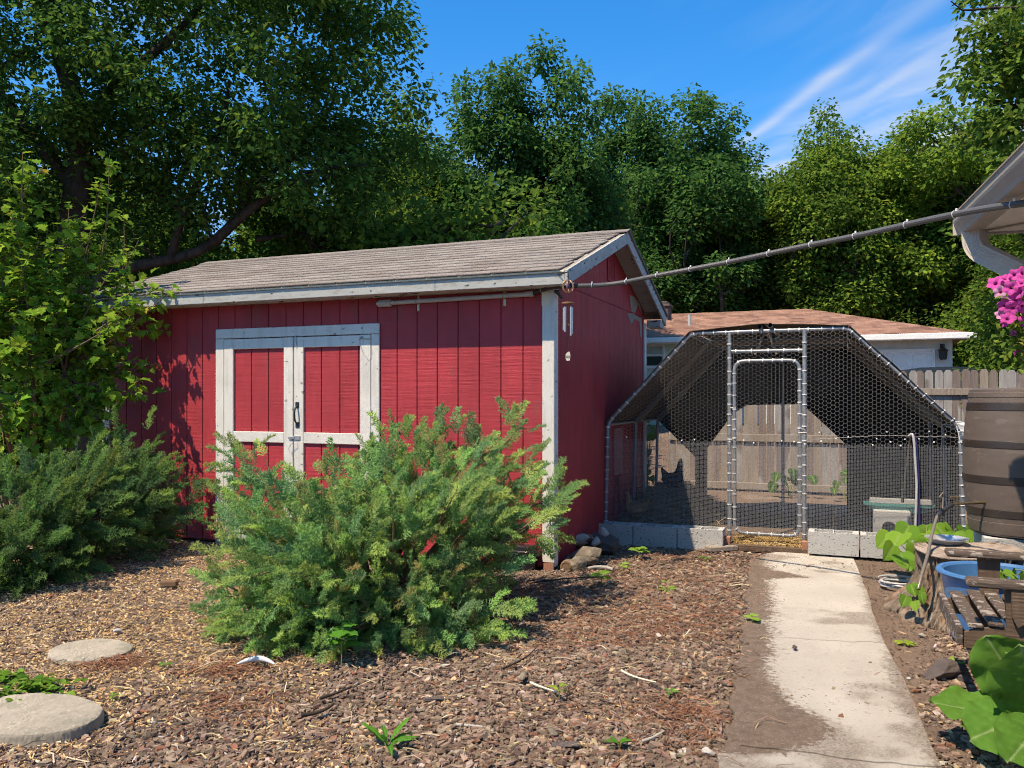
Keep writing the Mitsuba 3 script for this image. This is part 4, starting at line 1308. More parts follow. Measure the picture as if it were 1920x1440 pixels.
V0, V1 = CV - 0.035, 4.22
o = 0.021
tarp = MB()
tarp.add(*sheet([(0.035, V0, 1.175), (0.895, V0, 2.078 + o), (0.895, V1, 2.078 + o), (0.035, V1, 1.175)], 16, 40, 0.02, seed=2))
tarp.add(*sheet([(0.90, V0, 2.08 + o), (1.60, V0, 2.15), (1.60, V1, 2.15), (0.90, V1, 2.08 + o)], 12, 40, 0.012, seed=3))
tarp.add(*sheet([(1.605, V0, 2.15), (2.34, V0, 2.09 + o), (2.34, V1, 2.09 + o), (1.605, V1, 2.15)], 12, 40, 0.012, seed=4))
tarp.add(*sheet([(2.345, V0, 2.088 + o), (3.27, V0, 1.18), (3.27, V1, 1.18), (2.345, V1, 2.088 + o)], 16, 40, 0.02, seed=5))
put("roof_tarpaulin", tarp, "brown_tarp", parent=coop, m=SHED, smooth=35)
# black sheet hung over the rear hoop, with a pointed opening cut in it
rear = Polygon([(0.03, 1.17), (0.90, 2.07), (1.60, 2.13), (2.34, 2.08), (3.26, 1.17), (3.28, 0.0), (2.35, 0.0), (2.35, 0.872), (1.94, 1.274), (1.817, 1.365), (1.184, 1.352), (1.021, 1.248), (0.77, 0.905), (0.695, 0.80), (0.69, 0.0), (0.542, 0.0), (0.542, 0.681), (0.05, 1.16)])
pv, pf = prism(rear, -0.003, 0.003)
put("rear_sheet", (pv[:, [0, 2, 1]] + [0, VS[-1] + 0.03, 0], pf[:, ::-1]), "black_tarp", parent=coop, m=SHED)
sv, sf = sheet([(3.262, CV + 0.06, 1.16), (3.285, CV + 0.06, 0.0), (3.285, 4.15, 0.0), (3.262, 4.15, 1.16)], 10, 30, 0.01, seed=8)
put("side_sheet", (sv, sf), "black_tarp", parent=coop, m=SHED, smooth=35)
# torn flap of white mesh at the right shoulder
fl = MB()
fl.add(*rods([(3.20, CV - 0.05, 1.24), (3.20, CV - 0.05, 1.24), (3.24, CV - 0.05, 1.06), (3.24, CV - 0.05, 1.06), (3.36, CV - 0.15, 1.22), (3.22, CV - 0.05, 1.15), (3.25, CV - 0.05, 1.12)], [(3.37, CV - 0.15, 1.22), (3.30, CV - 0.05, 1.10), (3.37, CV - 0.15, 1.22), (3.21, CV - 0.05, 1.20), (3.27, CV - 0.05, 1.05), (3.36, CV - 0.12, 1.19), (3.34, CV - 0.12, 1.14)], 0.003, 4))
fl.add(*sheet([(3.21, CV - 0.052, 1.235), (3.36, CV - 0.15, 1.215), (3.33, CV - 0.10, 1.13), (3.25, CV - 0.05, 1.13)], 6, 6, 0.01, 0.002))
put("loose_corner_net", fl, "zip_tie_plastic", parent=coop, m=SHED)


# ---------------------------------------------------------------- concrete blocks
def block_mesh(L=0.425, D=0.195, H=0.20):
    s = Polygon([(0, 0), (L, 0), (L, D), (0, D)]).difference(unary_union([Polygon([(x, 0.032), (x + 0.135, 0.032), (x + 0.135, D - 0.03), (x, D - 0.03)]).buffer(0.012) for x in (0.062, L - 0.197)]))
    v, f = prism(s, 0, H)
    m = MB().add(v, f)
    m.add(*box((0.05, 0.02, 0.0), (L - 0.05, D - 0.018, 0.03)))
    return m.mesh()


blk = mikit.ply(block_mesh(), "grey_block_concrete")


def block(loc, rz, label, group):
    k = num("concrete_block")
    m = np.eye(4)
    c, s = math.cos(rz), math.sin(rz)
    m[:2, :2] = [[c, -s], [s, c]]
    m[:3, 3] = loc
    scene[k] = {**blk, "to_world": tw(SHED @ m)}
    tag(k, label, "concrete block", group)


G1 = "hollow blocks along the foot of the chicken run"
for (u, w), lab in zip(((-0.055, 0.0), (0.378, 0.002), (0.812, 0.005)), ("hollow grey block at the foot of the run, the one against the red shed", "hollow grey block at the foot of the run, middle one left of the door", "hollow grey block half in shadow next to the steel door")):
    block((u, 1.43, w - 0.012), rng.normal(0, 0.006), lab, G1)
for (u, w, a), lab in zip(((1.995, 0.03, -0.02), (2.432, 0.028, -0.02), (2.868, 0.02, 0)), ("solid looking grey block just right of the steel door", "second grey block right of the steel door, half behind the leafy vine", "third grey block right of the steel door, hidden behind the leafy vine")):
    block((u, 1.43, w), a, lab, G1)

# litter at the threshold and in the run -------------------------------------
STRAW = [(0.46, 0.31, 0.12), (0.55, 0.41, 0.20), (0.36, 0.23, 0.09), (0.60, 0.50, 0.33)]


def in_run(r, n):
    u, v = r.uniform(1.30, 1.96, n), r.uniform(1.60, 2.1, n)
    p = xf(SHED, np.stack([u, v, 0.02 + 0.045 * r.random(n) ** 1.5], -1))
    return p


v, f, c = strands(1500, 41, in_run, (0.05, 0.16), (0.0016, 0.0032), STRAW, [4, 3, 3, 1], 0.01)
put("golden_straw", (v, f), "straw_vertex", color=c, kind="stuff")
tag("golden_straw", "golden straw heaped on the threshold of the chicken run door", "straw")
put("threshold_board", MB().add(*cbox((1.25, 1.52, 0.0), (1.99, 1.57, 0.055), 0.006)), "brown_bench_wood", parent=coop, m=SHED)
for u in (1.262, 1.968):
    put("post_foot", blob(trimesh.creation.box((0.06, 0.08, 0.13)).subdivide().subdivide(), 0.02, 20, 3).apply_translation((u, 1.56, 0.05)), "broken_brick", parent=coop, m=SHED)


def heap_z(u, v):
    return 0.36 * np.exp(-((u - 0.45) / 0.40) ** 2 - ((v - 3.1) / 0.85) ** 2)


hu, hv = np.meshgrid(np.linspace(0.05, 3.2, 70), np.linspace(1.7, 4.1, 50), indexing="ij")
hz = heap_z(hu, hv) + 0.03 + 0.05 * (meshkit.fbm(np.stack([hu * 5, hv * 5, 0 * hu], -1), 4, 3) - 0.3)
q = (np.arange(69)[:, None] * 50 + np.arange(49)[None]).ravel()
qq = np.stack([q, q + 50, q + 51, q + 1], -1)
structure("run_floor", (np.stack([hu, hv, hz], -1).reshape(-1, 3), np.vstack([qq[:, [0, 1, 2]], qq[:, [0, 2, 3]]])), "garden_soil", "dark trampled floor inside the chicken run", m=SHED, smooth=True)


def on_heap(r, n):
    u, v = r.normal(0.45, 0.32, n), r.normal(3.0, 0.6, n)
    k = (u > 0.05) & (u < 1.1) & (v > 1.75) & (v < 4.1)
    u, v = u[k], v[k]
    return xf(SHED, np.stack([u, v, heap_z(u, v) + 0.05 + 0.04 * r.random(len(u))], -1))


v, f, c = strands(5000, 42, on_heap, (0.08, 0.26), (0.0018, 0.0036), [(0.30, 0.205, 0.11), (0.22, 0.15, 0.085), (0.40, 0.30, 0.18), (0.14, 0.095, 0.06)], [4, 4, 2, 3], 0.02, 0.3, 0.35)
put("straw_heap", (v, f), "straw_vertex", color=c, kind="stuff")
tag("straw_heap", "heap of dull brown straw in the shaded corner of the chicken run", "straw")


# ---------------------------------------------------------------- two hens
def hen(key, label, loc, rz, s, feathers):
    """Built facing +x, feet at the origin."""
    k = thing(key, label, "chicken")
    m = frame(0, 0, 0)
    c_, s_ = math.cos(rz), math.sin(rz)
    m[:3, :3] = np.array([[c_, -s_, 0], [s_, c_, 0], [0, 0, 1]]) * s
    m[:3, 3] = loc
    chains = [[(-0.10, 0, 0.21, 0.065), (-0.02, 0, 0.185, 0.088), (0.06, 0, 0.20, 0.075), (0.10, 0, 0.26, 0.05), (0.115, 0, 0.33, 0.034), (0.125, 0, 0.375, 0.030)],
              [(-0.10, 0, 0.21, 0.06), (-0.15, 0, 0.255, 0.040), (-0.195, 0, 0.31, 0.018), (-0.205, 0, 0.335, 0.010)],
              [(-0.14, 0, 0.24, 0.035), (-0.19, 0, 0.27, 0.012)],
              [(0.04, 0.055, 0.20, 0.045), (-0.05, 0.062, 0.195, 0.05), (-0.13, 0.045, 0.20, 0.022)],
              [(0.04, -0.055, 0.20, 0.045), (-0.05, -0.062, 0.195, 0.05), (-0.13, -0.045, 0.20, 0.022)],
              [(-0.01, 0.04, 0.14, 0.045), (0.0, 0.042, 0.09, 0.018)], [(-0.01, -0.04, 0.14, 0.045), (0.0, -0.042, 0.09, 0.018)]]
    put("body", body(chains, 0.018), feathers, parent=k, m=m, smooth=True)
    comb = MB()
    for i, h in enumerate((0.018, 0.026, 0.024, 0.016)):
        comb.add(*prism([(0.10 + i * 0.015, 0.398), (0.118 + i * 0.015, 0.398), (0.106 + i * 0.015, 0.402 + h)], -0.004, 0.004))
    cm = comb.mesh()
    cm = trimesh.Trimesh(np.array(cm.vertices)[:, [0, 2, 1]], cm.faces[:, ::-1], process=False)
    put("comb", cm, "red_comb", parent=k, m=m)
    put("wattle", body([[(0.152, 0.008, 0.358, 0.008), (0.152, 0.010, 0.338, 0.010)], [(0.152, -0.008, 0.358, 0.008), (0.152, -0.010, 0.338, 0.010)]], 0.008, 3), "red_comb", parent=k, m=m, smooth=True)
    v, f = lathe([(0.011, 0), (0.008, 0.014), (0.0, 0.034)], 8)
    put("beak", (v[:, [2, 0, 1]] + [0.150, 0, 0.374], f), "yellow_beak", parent=k, m=m, smooth=True)
    for sy in (1, -1):
        v, f = trimesh.creation.icosphere(1, 0.0045).vertices, trimesh.creation.icosphere(1, 0.0045).faces
        put("eye", (np.array(v) + [0.143, sy * 0.024, 0.384], np.array(f)), "black_iron", parent=k, m=m, smooth=True)
        leg = MB().add(*tube([(0, sy * 0.042, 0.10), (-0.012, sy * 0.042, 0.06), (0.0, sy * 0.042, 0.012)], 0.007, 6))
        for a in (-0.5, 0, 0.5, math.pi):
            leg.add(*tube([(0, sy * 0.042, 0.010), (0.05 * math.cos(a) * (0.5 if a > 3 else 1), sy * 0.042 + 0.05 * math.sin(a), 0.004)], [0.006, 0.003], 5))
        put("leg", leg, "yellow_beak", parent=k, m=m, smooth=40)
    return k


(hx_, hw_) = (0.5, 0.368)
hen("hen", "dark brown hen standing on the straw heap with head raised", at(SHED, (hx_, 2.9, hw_ - 0.05)), math.radians(40), 1.0, "dark_feathers")
(hx_, hw_) = (0.252, 0.143)
hen("hen", "buff hen with red comb standing in shade beside the red shed wall", at(SHED, (hx_ - 0.02, 2.15, 0.075)), math.radians(130), 0.86, "buff_feathers")

# feeder trough under a board, and a nest box with a round hole
fd = thing("feed_trough", "teal plastic trough under a grey board inside the chicken run", "trough")
(f0, fw0), (f1, fw1) = (2.495, 0.356), (3.105, 0.413)
mb = MB()
nn = 24
prof_t = [(0.10, 0.0), (0.115, 0.05), (0.135, 0.055), (0.135, 0.042), (0.12, 0.04)]
for a, b in zip(np.linspace(f0, f1, nn), np.linspace(f0, f1, nn)[1:]):
    pass
ring = []
t_ = np.linspace(0, 2 * np.pi, 40, endpoint=False)
lv, lf = lathe([(0.0, 0.0), (0.85, 0.0), (0.95, 0.045), (1.0, 0.075), (1.04, 0.075), (1.04, 0.06), (0.99, 0.055)], 40)
sq = lambda x: np.sign(x) * np.abs(x) ** 0.45  # noqa: E731
ang_ = np.arctan2(lv[:, 1], lv[:, 0])
rad_ = np.hypot(lv[:, 0], lv[:, 1])
lv[:, 0], lv[:, 1] = sq(np.cos(ang_)) * rad_ * (f1 - f0) / 2, sq(np.sin(ang_)) * rad_ * 0.13
put("trough", (lv + [(f0 + f1) / 2, 2.35, fw0 - 0.02], lf), "teal_plastic", parent=fd, m=SHED, smooth=40)
put("board", cbox((f0 + 0.04, 2.22, fw0 + 0.065), (f1 - 0.03, 2.26, fw0 + 0.115), 0.004), "grey_board", parent=fd, m=SHED)
for a in (f0 + 0.12, f1 - 0.12):
    put("foot", cbox((a - 0.03, 2.28, 0.02), (a + 0.03, 2.42, fw0 - 0.02), 0.004), "black_plastic", parent=fd, m=SHED)
(n0, nw0), (n1, nw1) = (2.567, 0.188), (2.882, 0.349)
nb = thing("nest_box", "small grey box with a round dark hole on the floor of the run", "nest box")
sh = Polygon([(n0, 0.05), (n1, 0.05), (n1, nw1), (n0, nw1)]).difference(Point((n0 + 0.42 * (n1 - n0)), 0.05 + (nw1 - 0.05) * 0.52).buffer(0.062, 24))
pv, pf = prism(sh, 0, 0.012)
put("front", (pv[:, [0, 2, 1]] + [0, 2.08, 0], pf[:, ::-1]), "grey_board", parent=nb, m=SHED)
put("box", MB().add(*box((n0, 2.093, 0.05), (n0 + 0.012, 2.27, nw1))).add(*box((n1 - 0.012, 2.093, 0.05), (n1, 2.27, nw1))).add(*box((n0 + 0.013, 2.26, 0.05), (n1 - 0.013, 2.27, nw1))).add(*box((n0, 2.085, nw1 + 0.001), (n1, 2.27, nw1 + 0.012))), "grey_board", parent=nb, m=SHED)

# ---------------------------------------------------------------- trees
LEAF_V = np.array([(0, 0, 0), (0.34, 0.42, 0.07), (0, 1.0, -0.04), (-0.34, 0.42, 0.07)])
LEAF_F = np.array([(0, 1, 2), (0, 2, 3)])
# a lobed leaf, folded along its midrib, tip drooping
_half = [(0.10, 0.02), (0.40, 0.12), (0.50, 0.34), (0.30, 0.42), (0.42, 0.70), (0.20, 0.66), (0.10, 0.84)]
_mid = [(0, 0.0), (0, 0.3), (0, 0.6), (0, 1.0)]
LOBE_V = np.array([(x, y, 0.0) for x, y in _mid] + [(x, y, 0.0) for x, y in _half] + [(-x, y, 0.0) for x, y in _half])
LOBE_V[:, 2] = 0.28 * np.abs(LOBE_V[:, 0]) - 0.22 * LOBE_V[:, 1] ** 2
_f = [(0, 4, 5), (0, 5, 1), (1, 5, 6), (1, 6, 7), (1, 7, 2), (2, 7, 8), (2, 8, 9), (2, 9, 10), (2, 10, 3)]
LOBE_F = np.array(_f + [tuple((v + 7 if v >= 4 else v) for v in t)[::-1] for t in _f])


def leaf_cloud(r, centres, radii, counts, size, tv, tf, cols, probs, droop=0.35, stretch=(1, 1, 1), outward=None):
    """Leaves round the centres of twigs; blades face up and outwards and hang a little."""
    pos, cid = [], []
    for i, (c, rad, k) in enumerate(zip(centres, radii, counts)):
        d = r.normal(0, 1, (k, 3))
        d = unit(d) * (r.random((k, 1)) ** 0.5)
        pos.append(c + d * rad * np.asarray(stretch))
        cid += [i] * k
    pos = np.vstack(pos)
    cid = np.array(cid)
    n = len(pos)
    out = unit(pos - centres[cid])
    d = unit(np.stack([out[:, 0], out[:, 1], 0.3 * out[:, 2] - droop], -1) + r.normal(0, 0.45, (n, 3)))
    up = unit(np.array([0, 0, 1.0]) + 0.5 * out + r.normal(0, 0.42, (n, 3)))
    y = d
    x = unit(np.cross(y, up))
    z = np.cross(x, y)
    rot = np.stack([x, y, z], -1)
    s = size * r.uniform(0.65, 1.3, n)
    v, f = scatter(tv, tf, pos, rot, s)
    col = palette(r, n, cols, probs, 0.16)
    tint = 1 + r.normal(0, 0.10, (len(centres), 1))
    col = np.clip(col * tint[cid], 0.004, 0.9)
    return v, f, np.repeat(col, len(tv), 0)


def limb(r, a, b, r0, r1, bend=0.12, n=7):
    a, b = np.asarray(a, float), np.asarray(b, float)
    L = np.linalg.norm(b - a)
    t = np.linspace(0, 1, n)[:, None]
    p = a * (1 - t) + b * t
    k = r.normal(0, 1, 3)
    p = p + np.sin(np.pi * t) * k * L * bend + np.sin(np.pi * t) * np.array([0, 0, -L * 0.08])
    return p, np.linspace(r0, r1, n)


MAPLE = [(0.094, 0.200, 0.046), (0.070, 0.162, 0.046), (0.135, 0.245, 0.050), (0.054, 0.124, 0.044)]
YELLOW = [(0.225, 0.335, 0.044), (0.165, 0.285, 0.044), (0.285, 0.375, 0.052), (0.11, 0.205, 0.04)]
DEEP = [(0.095, 0.190, 0.036), (0.070, 0.152, 0.036), (0.155, 0.26, 0.042), (0.052, 0.115, 0.030)]
OLIVE = [(0.155, 0.25, 0.038), (0.115, 0.205, 0.038), (0.215, 0.30, 0.044), (0.084, 0.158, 0.034)]


def grow(seed, shape, clumps, leaves, leaf, cols, upright=0.6, trunk_r=0.2, base=0.0, inner=0.5, crad=0.62, stretch=(1, 1, 1.15)):
    """A tree as (crown mesh, crown colours, trunk mesh). shape: lobes (x, y, z, rx, ry, rz) that make up the crown."""
    r = np.random.default_rng(seed)
    shape = np.array(shape, float)
    vol = shape[:, 3] * shape[:, 4] * shape[:, 5]
    cs, lob = [], []
    while len(cs) < clumps:
        i = r.choice(len(shape), p=vol / vol.sum())
        d = unit(r.normal(0, 1, 3))
        rad = inner + (1 - inner) * r.random() ** 0.6
        rad *= 0.80 + 0.45 * meshkit.noise(np.array([d * 2.3 + seed + i]), seed)[0]
        cs.append(shape[i, :3] + d * shape[i, 3:] * rad)
        lob.append(i)
    cs = np.array(cs)
    rads = crad * r.uniform(0.55, 1.25, clumps)
    cnt = np.maximum(20, (leaves * rads ** 2 / (rads ** 2).sum()).astype(int))
    v, f, c = leaf_cloud(r, cs, rads, cnt, leaf, LEAF_V, LEAF_F, cols, [4, 3, 2, 2.5], 0.35, stretch)
    wood = MB()
    x0, y0 = shape[0, 0], shape[0, 1]
    top = shape[:, 2].max() - 0.15 * shape[:, 5].max()
    n = 12
    t = np.linspace(0, 1, n)
    trunk = np.stack([x0 * t + 0.12 * np.sin(t * 5 + seed), y0 * t + 0.12 * np.cos(t * 4 + seed) - 0.12, base + t * (top - base)], -1)
    wood.add(*tube(trunk, trunk_r * (1 - 0.85 * t) + 0.012, 10))
    order = r.permutation(clumps)[: min(clumps, 130)]
    for i in order[:26]:
        tz = np.clip((cs[i][2] - upright * np.hypot(*(cs[i][:2] - [x0, y0])) - base) / (top - base), 0.14, 0.9)
        a = np.array([np.interp(tz, t, trunk[:, k]) for k in range(3)])
        p, rr_ = limb(r, a, cs[i], trunk_r * 0.42 * (1 - 0.7 * tz), 0.018, 0.10, 9)
        wood.add(*tube(p, rr_, 7))
        near = order[26:][np.argsort(np.linalg.norm(cs[order[26:]] - cs[i], axis=1))[:5]]
        for j in near:
            q, r2 = limb(r, p[r.integers(4, 8)], cs[j], 0.035, 0.008, 0.12, 6)
            wood.add(*tube(q, r2, 5))
    return (v, f, c), wood.mesh()


def model(name, crown, wood, leafm="leaf_tree"):
    scene[name + "_crown_model"] = {"type": "shapegroup", "m": mikit.ply(crown[:2], leafm, color=crown[2])}
    scene[name + "_trunk_model"] = {"type": "shapegroup", "m": mikit.ply(wood, "tree_bark", smooth=True)}


def plant_tree(key, label, name, x, y, s, rz, group=None, sz=None):
    k = thing(key, label, "tree", group)
    z = float(rise(np.array(x), np.array(y))) - 0.1
    m = T().translate([x, y, z]).rotate([0, 0, 1], rz).scale([s, s, sz or s])
    for part in ("trunk", "crown"):
        scene[f"{k}__{part}"] = {"type": "instance", "shapegroup": {"type": "ref", "id": f"{name}_{part}_model"}, "to_world": m}
    return k


# upright maple, about 10 m
UPR = [(0.0, 0.0, 5.2, 2.3, 2.3, 2.6), (0.5, -0.2, 8.0, 1.3, 1.3, 1.8), (-0.9, 0.1, 7.6, 1.25, 1.25, 1.6), (1.7, 0.2, 6.6, 1.4, 1.3, 1.5), (-1.9, 0.1, 6.3, 1.3, 1.3, 1.3), (-1.5, 0.0, 4.6, 1.5, 1.5, 1.7), (1.7, 0.0, 4.4, 1.5, 1.5, 1.8), (0, -0.6, 3.0, 2.2, 1.8, 1.3)]
model("upright_maple", *grow(101, UPR, 250, 56000, 0.140, MAPLE, 0.9, 0.17, 0, 0.30, 0.56, (1.0, 1.0, 1.0)))
# rounder, dense
RND = [(0.0, 0.0, 4.6, 2.6, 2.6, 2.6), (-1.3, 0.2, 5.6, 1.5, 1.5, 1.7), (1.2, -0.2, 5.9, 1.5, 1.5, 1.8), (0.1, 0.1, 7.0, 1.3, 1.3, 1.5), (0.2, -0.5, 2.8, 2.6, 2.2, 1.5)]
model("round_maple", *grow(102, RND, 280, 58000, 0.128, OLIVE, 0.7, 0.16, 0, 0.36, 0.53))
# airy, yellow-green
AIR = [(0.0, 0.0, 5.0, 2.8, 2.4, 1.9), (-1.8, 0.2, 5.4, 1.6, 1.4, 1.3), (1.7, 0.0, 5.9, 1.6, 1.5, 1.5), (0.4, 0.0, 6.7, 1.4, 1.3, 1.0), (-0.6, -0.4, 3.4, 2.4, 1.8, 1.2)]
model("airy_maple", *grow(103, AIR, 230, 46000, 0.118, YELLOW, 0.5, 0.15, 0, 0.25, 0.48, (1.15, 1.15, 0.75)))

GT = "tall trees behind the red shed"
for lab, name, px_x, y, s, rz, sz in (
    ("tall upright maple with two pointed tops rising above the middle of the shed roof", "upright_maple", 0.22, 20.0, 0.88, 10, 1.0),
    ("slender maple with a pointed top just right of the tallest one", "upright_maple", 4.7, 35.0, 1.28, 140, 1.47),
    ("dense pointed maple above the right gable of the shed", "upright_maple", 8.3, 34.2, 1.46, 250, 1.38),
    ("rounded maple between the big dark tree and the tallest maple", "round_maple", -2.8, 21.0, 0.86, 60, 1.0),
    ("rounded maple filling the gap right of the tallest maple", "round_maple", 1.2, 21.6, 0.82, 200, 0.92),
    ("lower rounded maple right of the shed gable, behind the neighbour's chimney", "round_maple", 12.9, 33.0, 1.30, 30, 1.42),
    ("broad yellow green maple above the hose at the right", "airy_maple", 15.5, 33.3, 1.6, 20, 1.62),
    ("yellow green maple behind the house eave at the right", "airy_maple", 19.0, 31.0, 1.5, 190, 1.6),
    ("round green tree behind the neighbour's roof, second from the right", "round_maple", 17.0, 37.0, 1.4, 120, 1.35),
):
    plant_tree("maple_tree", lab, name, px_x, y, s, rz, GT, sz)
r_ = np.random.default_rng(77)
far = [(-22, 34, 1.2, "round_maple"), (-16.5, 31, 1.15, "round_maple"), (-12.5, 27, 1.05, "round_maple"), (-8.3, 29, 1.1, "round_maple"), (-4.6, 28, 0.95, "round_maple"), (-1.4, 30, 1.05, "round_maple"), (2.2, 36, 1.25, "round_maple"), (6.4, 40, 1.4, "round_maple"), (10.5, 42, 1.4, "round_maple"), (21.0, 40, 1.4, "round_maple"), (26, 36, 1.35, "round_maple"), (14.6, 44, 1.45, "round_maple"), (-11.5, 19, 0.8, "round_maple"), (-14.5, 23, 0.9, "round_maple")]
FARL = ["green tree far beyond the left edge, hidden by the sapling top", "green tree in the far row behind the big dark trunk, left side", "green tree in the far row just right of the big dark trunk", "green tree in the far row seen under the lowest big limb", "green tree in the far row behind the left end of the shed roof", "green tree in the far row behind the gap right of the big dark maple",
        "green tree in the far row between the tallest maple and the slender one", "green tree in the far row behind the dense pointed maple", "green tree in the far row above the left end of the neighbour's roof", "green tree in the far row behind the petunias", "green tree in the far row beyond the right edge", "green tree in the far row above the middle of the neighbour's roof", "low green tree behind the sapling, nearer than the far row", "mid sized green tree left of the big dark trunk"]
for (x, y, s, name), lab in zip(far, FARL):
    plant_tree("background_tree", lab, name, x, y, s, float(r_.uniform(0, 360)), "far row of trees")

# low bushes behind the shed
BSH = [(0, 0, 1.6, 1.7, 1.5, 1.3), (-0.7, 0, 2.2, 1.0, 1.0, 1.0), (0.8, 0.1, 2.0, 1.1, 1.0, 1.1), (0, -0.2, 0.9, 1.8, 1.5, 0.8)]
model("bush", *grow(104, BSH, 170, 24000, 0.10, OLIVE, 0.3, 0.07, 0, 0.35, 0.42))
for x, y, s, lab in ((-4.6, 15.5, 1.45, "light green bush behind the shed roof, leftmost of three"), (-1.9, 16.0, 1.75, "light green bush behind the middle of the shed roof"), (0.0, 16.5, 1.2, "green bush behind the right end of the shed roof"),
                     (15.7, 23.2, 1.2, "dark leafy bush right of the neighbour's garage wall"), (9.2, 13.2, 1.0, "leafy bush growing behind the fence at the right edge"), (16.6, 27.0, 1.6, "tall bush in the thicket behind the garage"),
                     (-8.8, 13.6, 1.2, "green bush beyond the sapling at the left edge"), (-10.8, 16.5, 1.4, "green bush farther back at the left edge")):
    plant_tree("green_bush", lab, "bush", x, y, s, float(r_.uniform(0, 360)), "bushes behind the shed and the fence")
    k = list(labels)[-1]
    labels[k]["category"] = "bush"

# the big dark maple at the left: spreading crown over the shed, own limbs
BIG = [(-4.6, 13.4, 7.0, 3.6, 3.0, 2.6), (-7.9, 13.2, 6.6, 3.0, 2.8, 2.6), (-2.9, 12.8, 5.9, 1.75, 1.8, 1.7), (-3.2, 13.3, 8.0, 1.6, 1.7, 2.0), (-5.5, 11.9, 9.0, 3.4, 2.2, 1.9), (-6.4, 14.3, 4.7, 3.0, 1.8, 1.25), (-10.0, 14.0, 5.2, 2.4, 2.0, 2.6), (-3.9, 14.6, 4.6, 1.4, 1.2, 0.8), (-9.2, 12.5, 8.8, 2.6, 2.0, 2.0), (-3.9, 14.4, 5.3, 2.3, 0.9, 1.1), (-4.9, 12.5, 5.5, 2.3, 0.7, 1.1), (-6.6, 12.4, 5.6, 1.6, 0.8, 1.6), (-5.2, 12.9, 5.0, 1.9, 0.8, 0.9), (-8.6, 13.6, 4.2, 1.8, 1.0, 1.2)]
rb = np.random.default_rng(105)
shape = np.array(BIG)
vol = shape[:, 3] * shape[:, 4] * shape[:, 5]
cs = []
while len(cs) < 830:
    i = rb.choice(len(shape), p=vol / vol.sum())
    d = unit(rb.normal(0, 1, 3))
    rad = (0.30 + 0.70 * rb.random() ** 0.55) * (0.82 + 0.4 * meshkit.noise(np.array([d * 2.2 + i]), 5)[0])
    cs.append(shape[i, :3] + d * shape[i, 3:] * rad)
cs = np.array(cs)
rads = 0.40 * rb.uniform(0.55, 1.3, len(cs))
cnt = np.maximum(20, (108000 * rads ** 2 / (rads ** 2).sum()).astype(int))
v, f, c = leaf_cloud(rb, cs, rads, cnt, 0.10, LEAF_V, LEAF_F, DEEP, [4, 3, 2.4, 2.5], 0.45, (1.1, 1.1, 0.9))
big = thing("big_maple_tree", "big dark spreading maple over the left half of the shed, thick limbs low down", "tree")
put("crown", (v, f), "leaf_tree", parent=big, color=c)
wood = MB()
B = [(-7.1, 13.2, 0.2), (-7.0, 13.2, 2.6), (-7.107, 13.2, 4.44), (-6.967, 13.1, 5.708), (-7.115, 12.9, 6.744), (-7.4, 12.9, 8.2)]
wood.add(*tube(spline(B, 18), np.linspace(0.34, 0.10, 18), 12))
for pts, r0 in (([(-7.02, 13.2, 3.053), (-5.764, 13.3, 3.677), (-4.89, 13.3, 3.983), (-4.223, 13.4, 4.925), (-3.546, 13.5, 5.483), (-2.815, 13.4, 5.805)], 0.115), ([(-4.89, 13.3, 3.983), (-3.957, 13.1, 4.676), (-3.073, 13, 5.078), (-2.287, 12.9, 5.135)], 0.09), ([(-5.589, 13.3, 3.677), (-5.29, 13.1, 4.417), (-4.78, 13, 5.504), (-4.454, 12.8, 6.451)], 0.08),
                ([(-6.967, 13.1, 5.708), (-6.183, 12.9, 6.49), (-5.212, 12.6, 7.117), (-4.361, 12.3, 7.951)], 0.12), ([(-7.107, 13.2, 4.874), (-7.682, 13, 5.675), (-8.32, 12.8, 6.535), (-8.935, 12.6, 7.117)], 0.12), ([(-4.349, 13.8, 4.123), (-3.636, 14.2, 4.294), (-2.931, 14.4, 4.287)], 0.05)):
    wood.add(*tube(spline(pts, 16), np.linspace(r0, 0.02, 16), 8))
    for _ in range(7):
        p = np.array(pts[rb.integers(1, len(pts) - 1)], float)
        near = cs[np.argsort(np.linalg.norm(cs - p, axis=1))[rb.integers(0, 10)]]
        q, r2 = limb(rb, p, near, 0.03, 0.008, 0.12, 6)
        wood.add(*tube(q, r2, 5))
put("trunk", wood, "tree_bark", parent=big, smooth=True)

# the tree whose branches hang into the right edge
rb = np.random.default_rng(107)
RT = [(7.45, 11.9, 5.9, 1.05, 1.2, 1.3), (7.2, 11.8, 6.5, 0.6, 0.8, 0.6), (8.3, 12.2, 7.2, 1.7, 1.4, 1.3), (7.9, 12.3, 4.5, 0.8, 1.0, 0.8), (8.6, 12.4, 5.4, 1.2, 1.2, 1.6)]
shape = np.array(RT)
cs = []
vol = shape[:, 3] * shape[:, 4] * shape[:, 5]
while len(cs) < 210:
    i = rb.choice(len(shape), p=vol / vol.sum())
    d = unit(rb.normal(0, 1, 3))
    cs.append(shape[i, :3] + d * shape[i, 3:] * (0.25 + 0.75 * rb.random() ** 0.6) * (0.8 + 0.4 * rb.random()))
cs = np.array(cs)
rads = 0.33 * rb.uniform(0.5, 1.25, len(cs))
cnt = np.maximum(14, (17500 * rads ** 2 / (rads ** 2).sum()).astype(int))
v, f, c = leaf_cloud(rb, cs, rads, cnt, 0.115, LEAF_V, LEAF_F, OLIVE, [4, 3, 2, 2.5], 0.45, (1.1, 1.1, 0.8))
rt = thing("overhanging_tree", "tree at the upper right corner whose leafy branches hang into the sky", "tree")
put("crown", (v, f), "leaf_tree", parent=rt, color=c)
wood = MB()
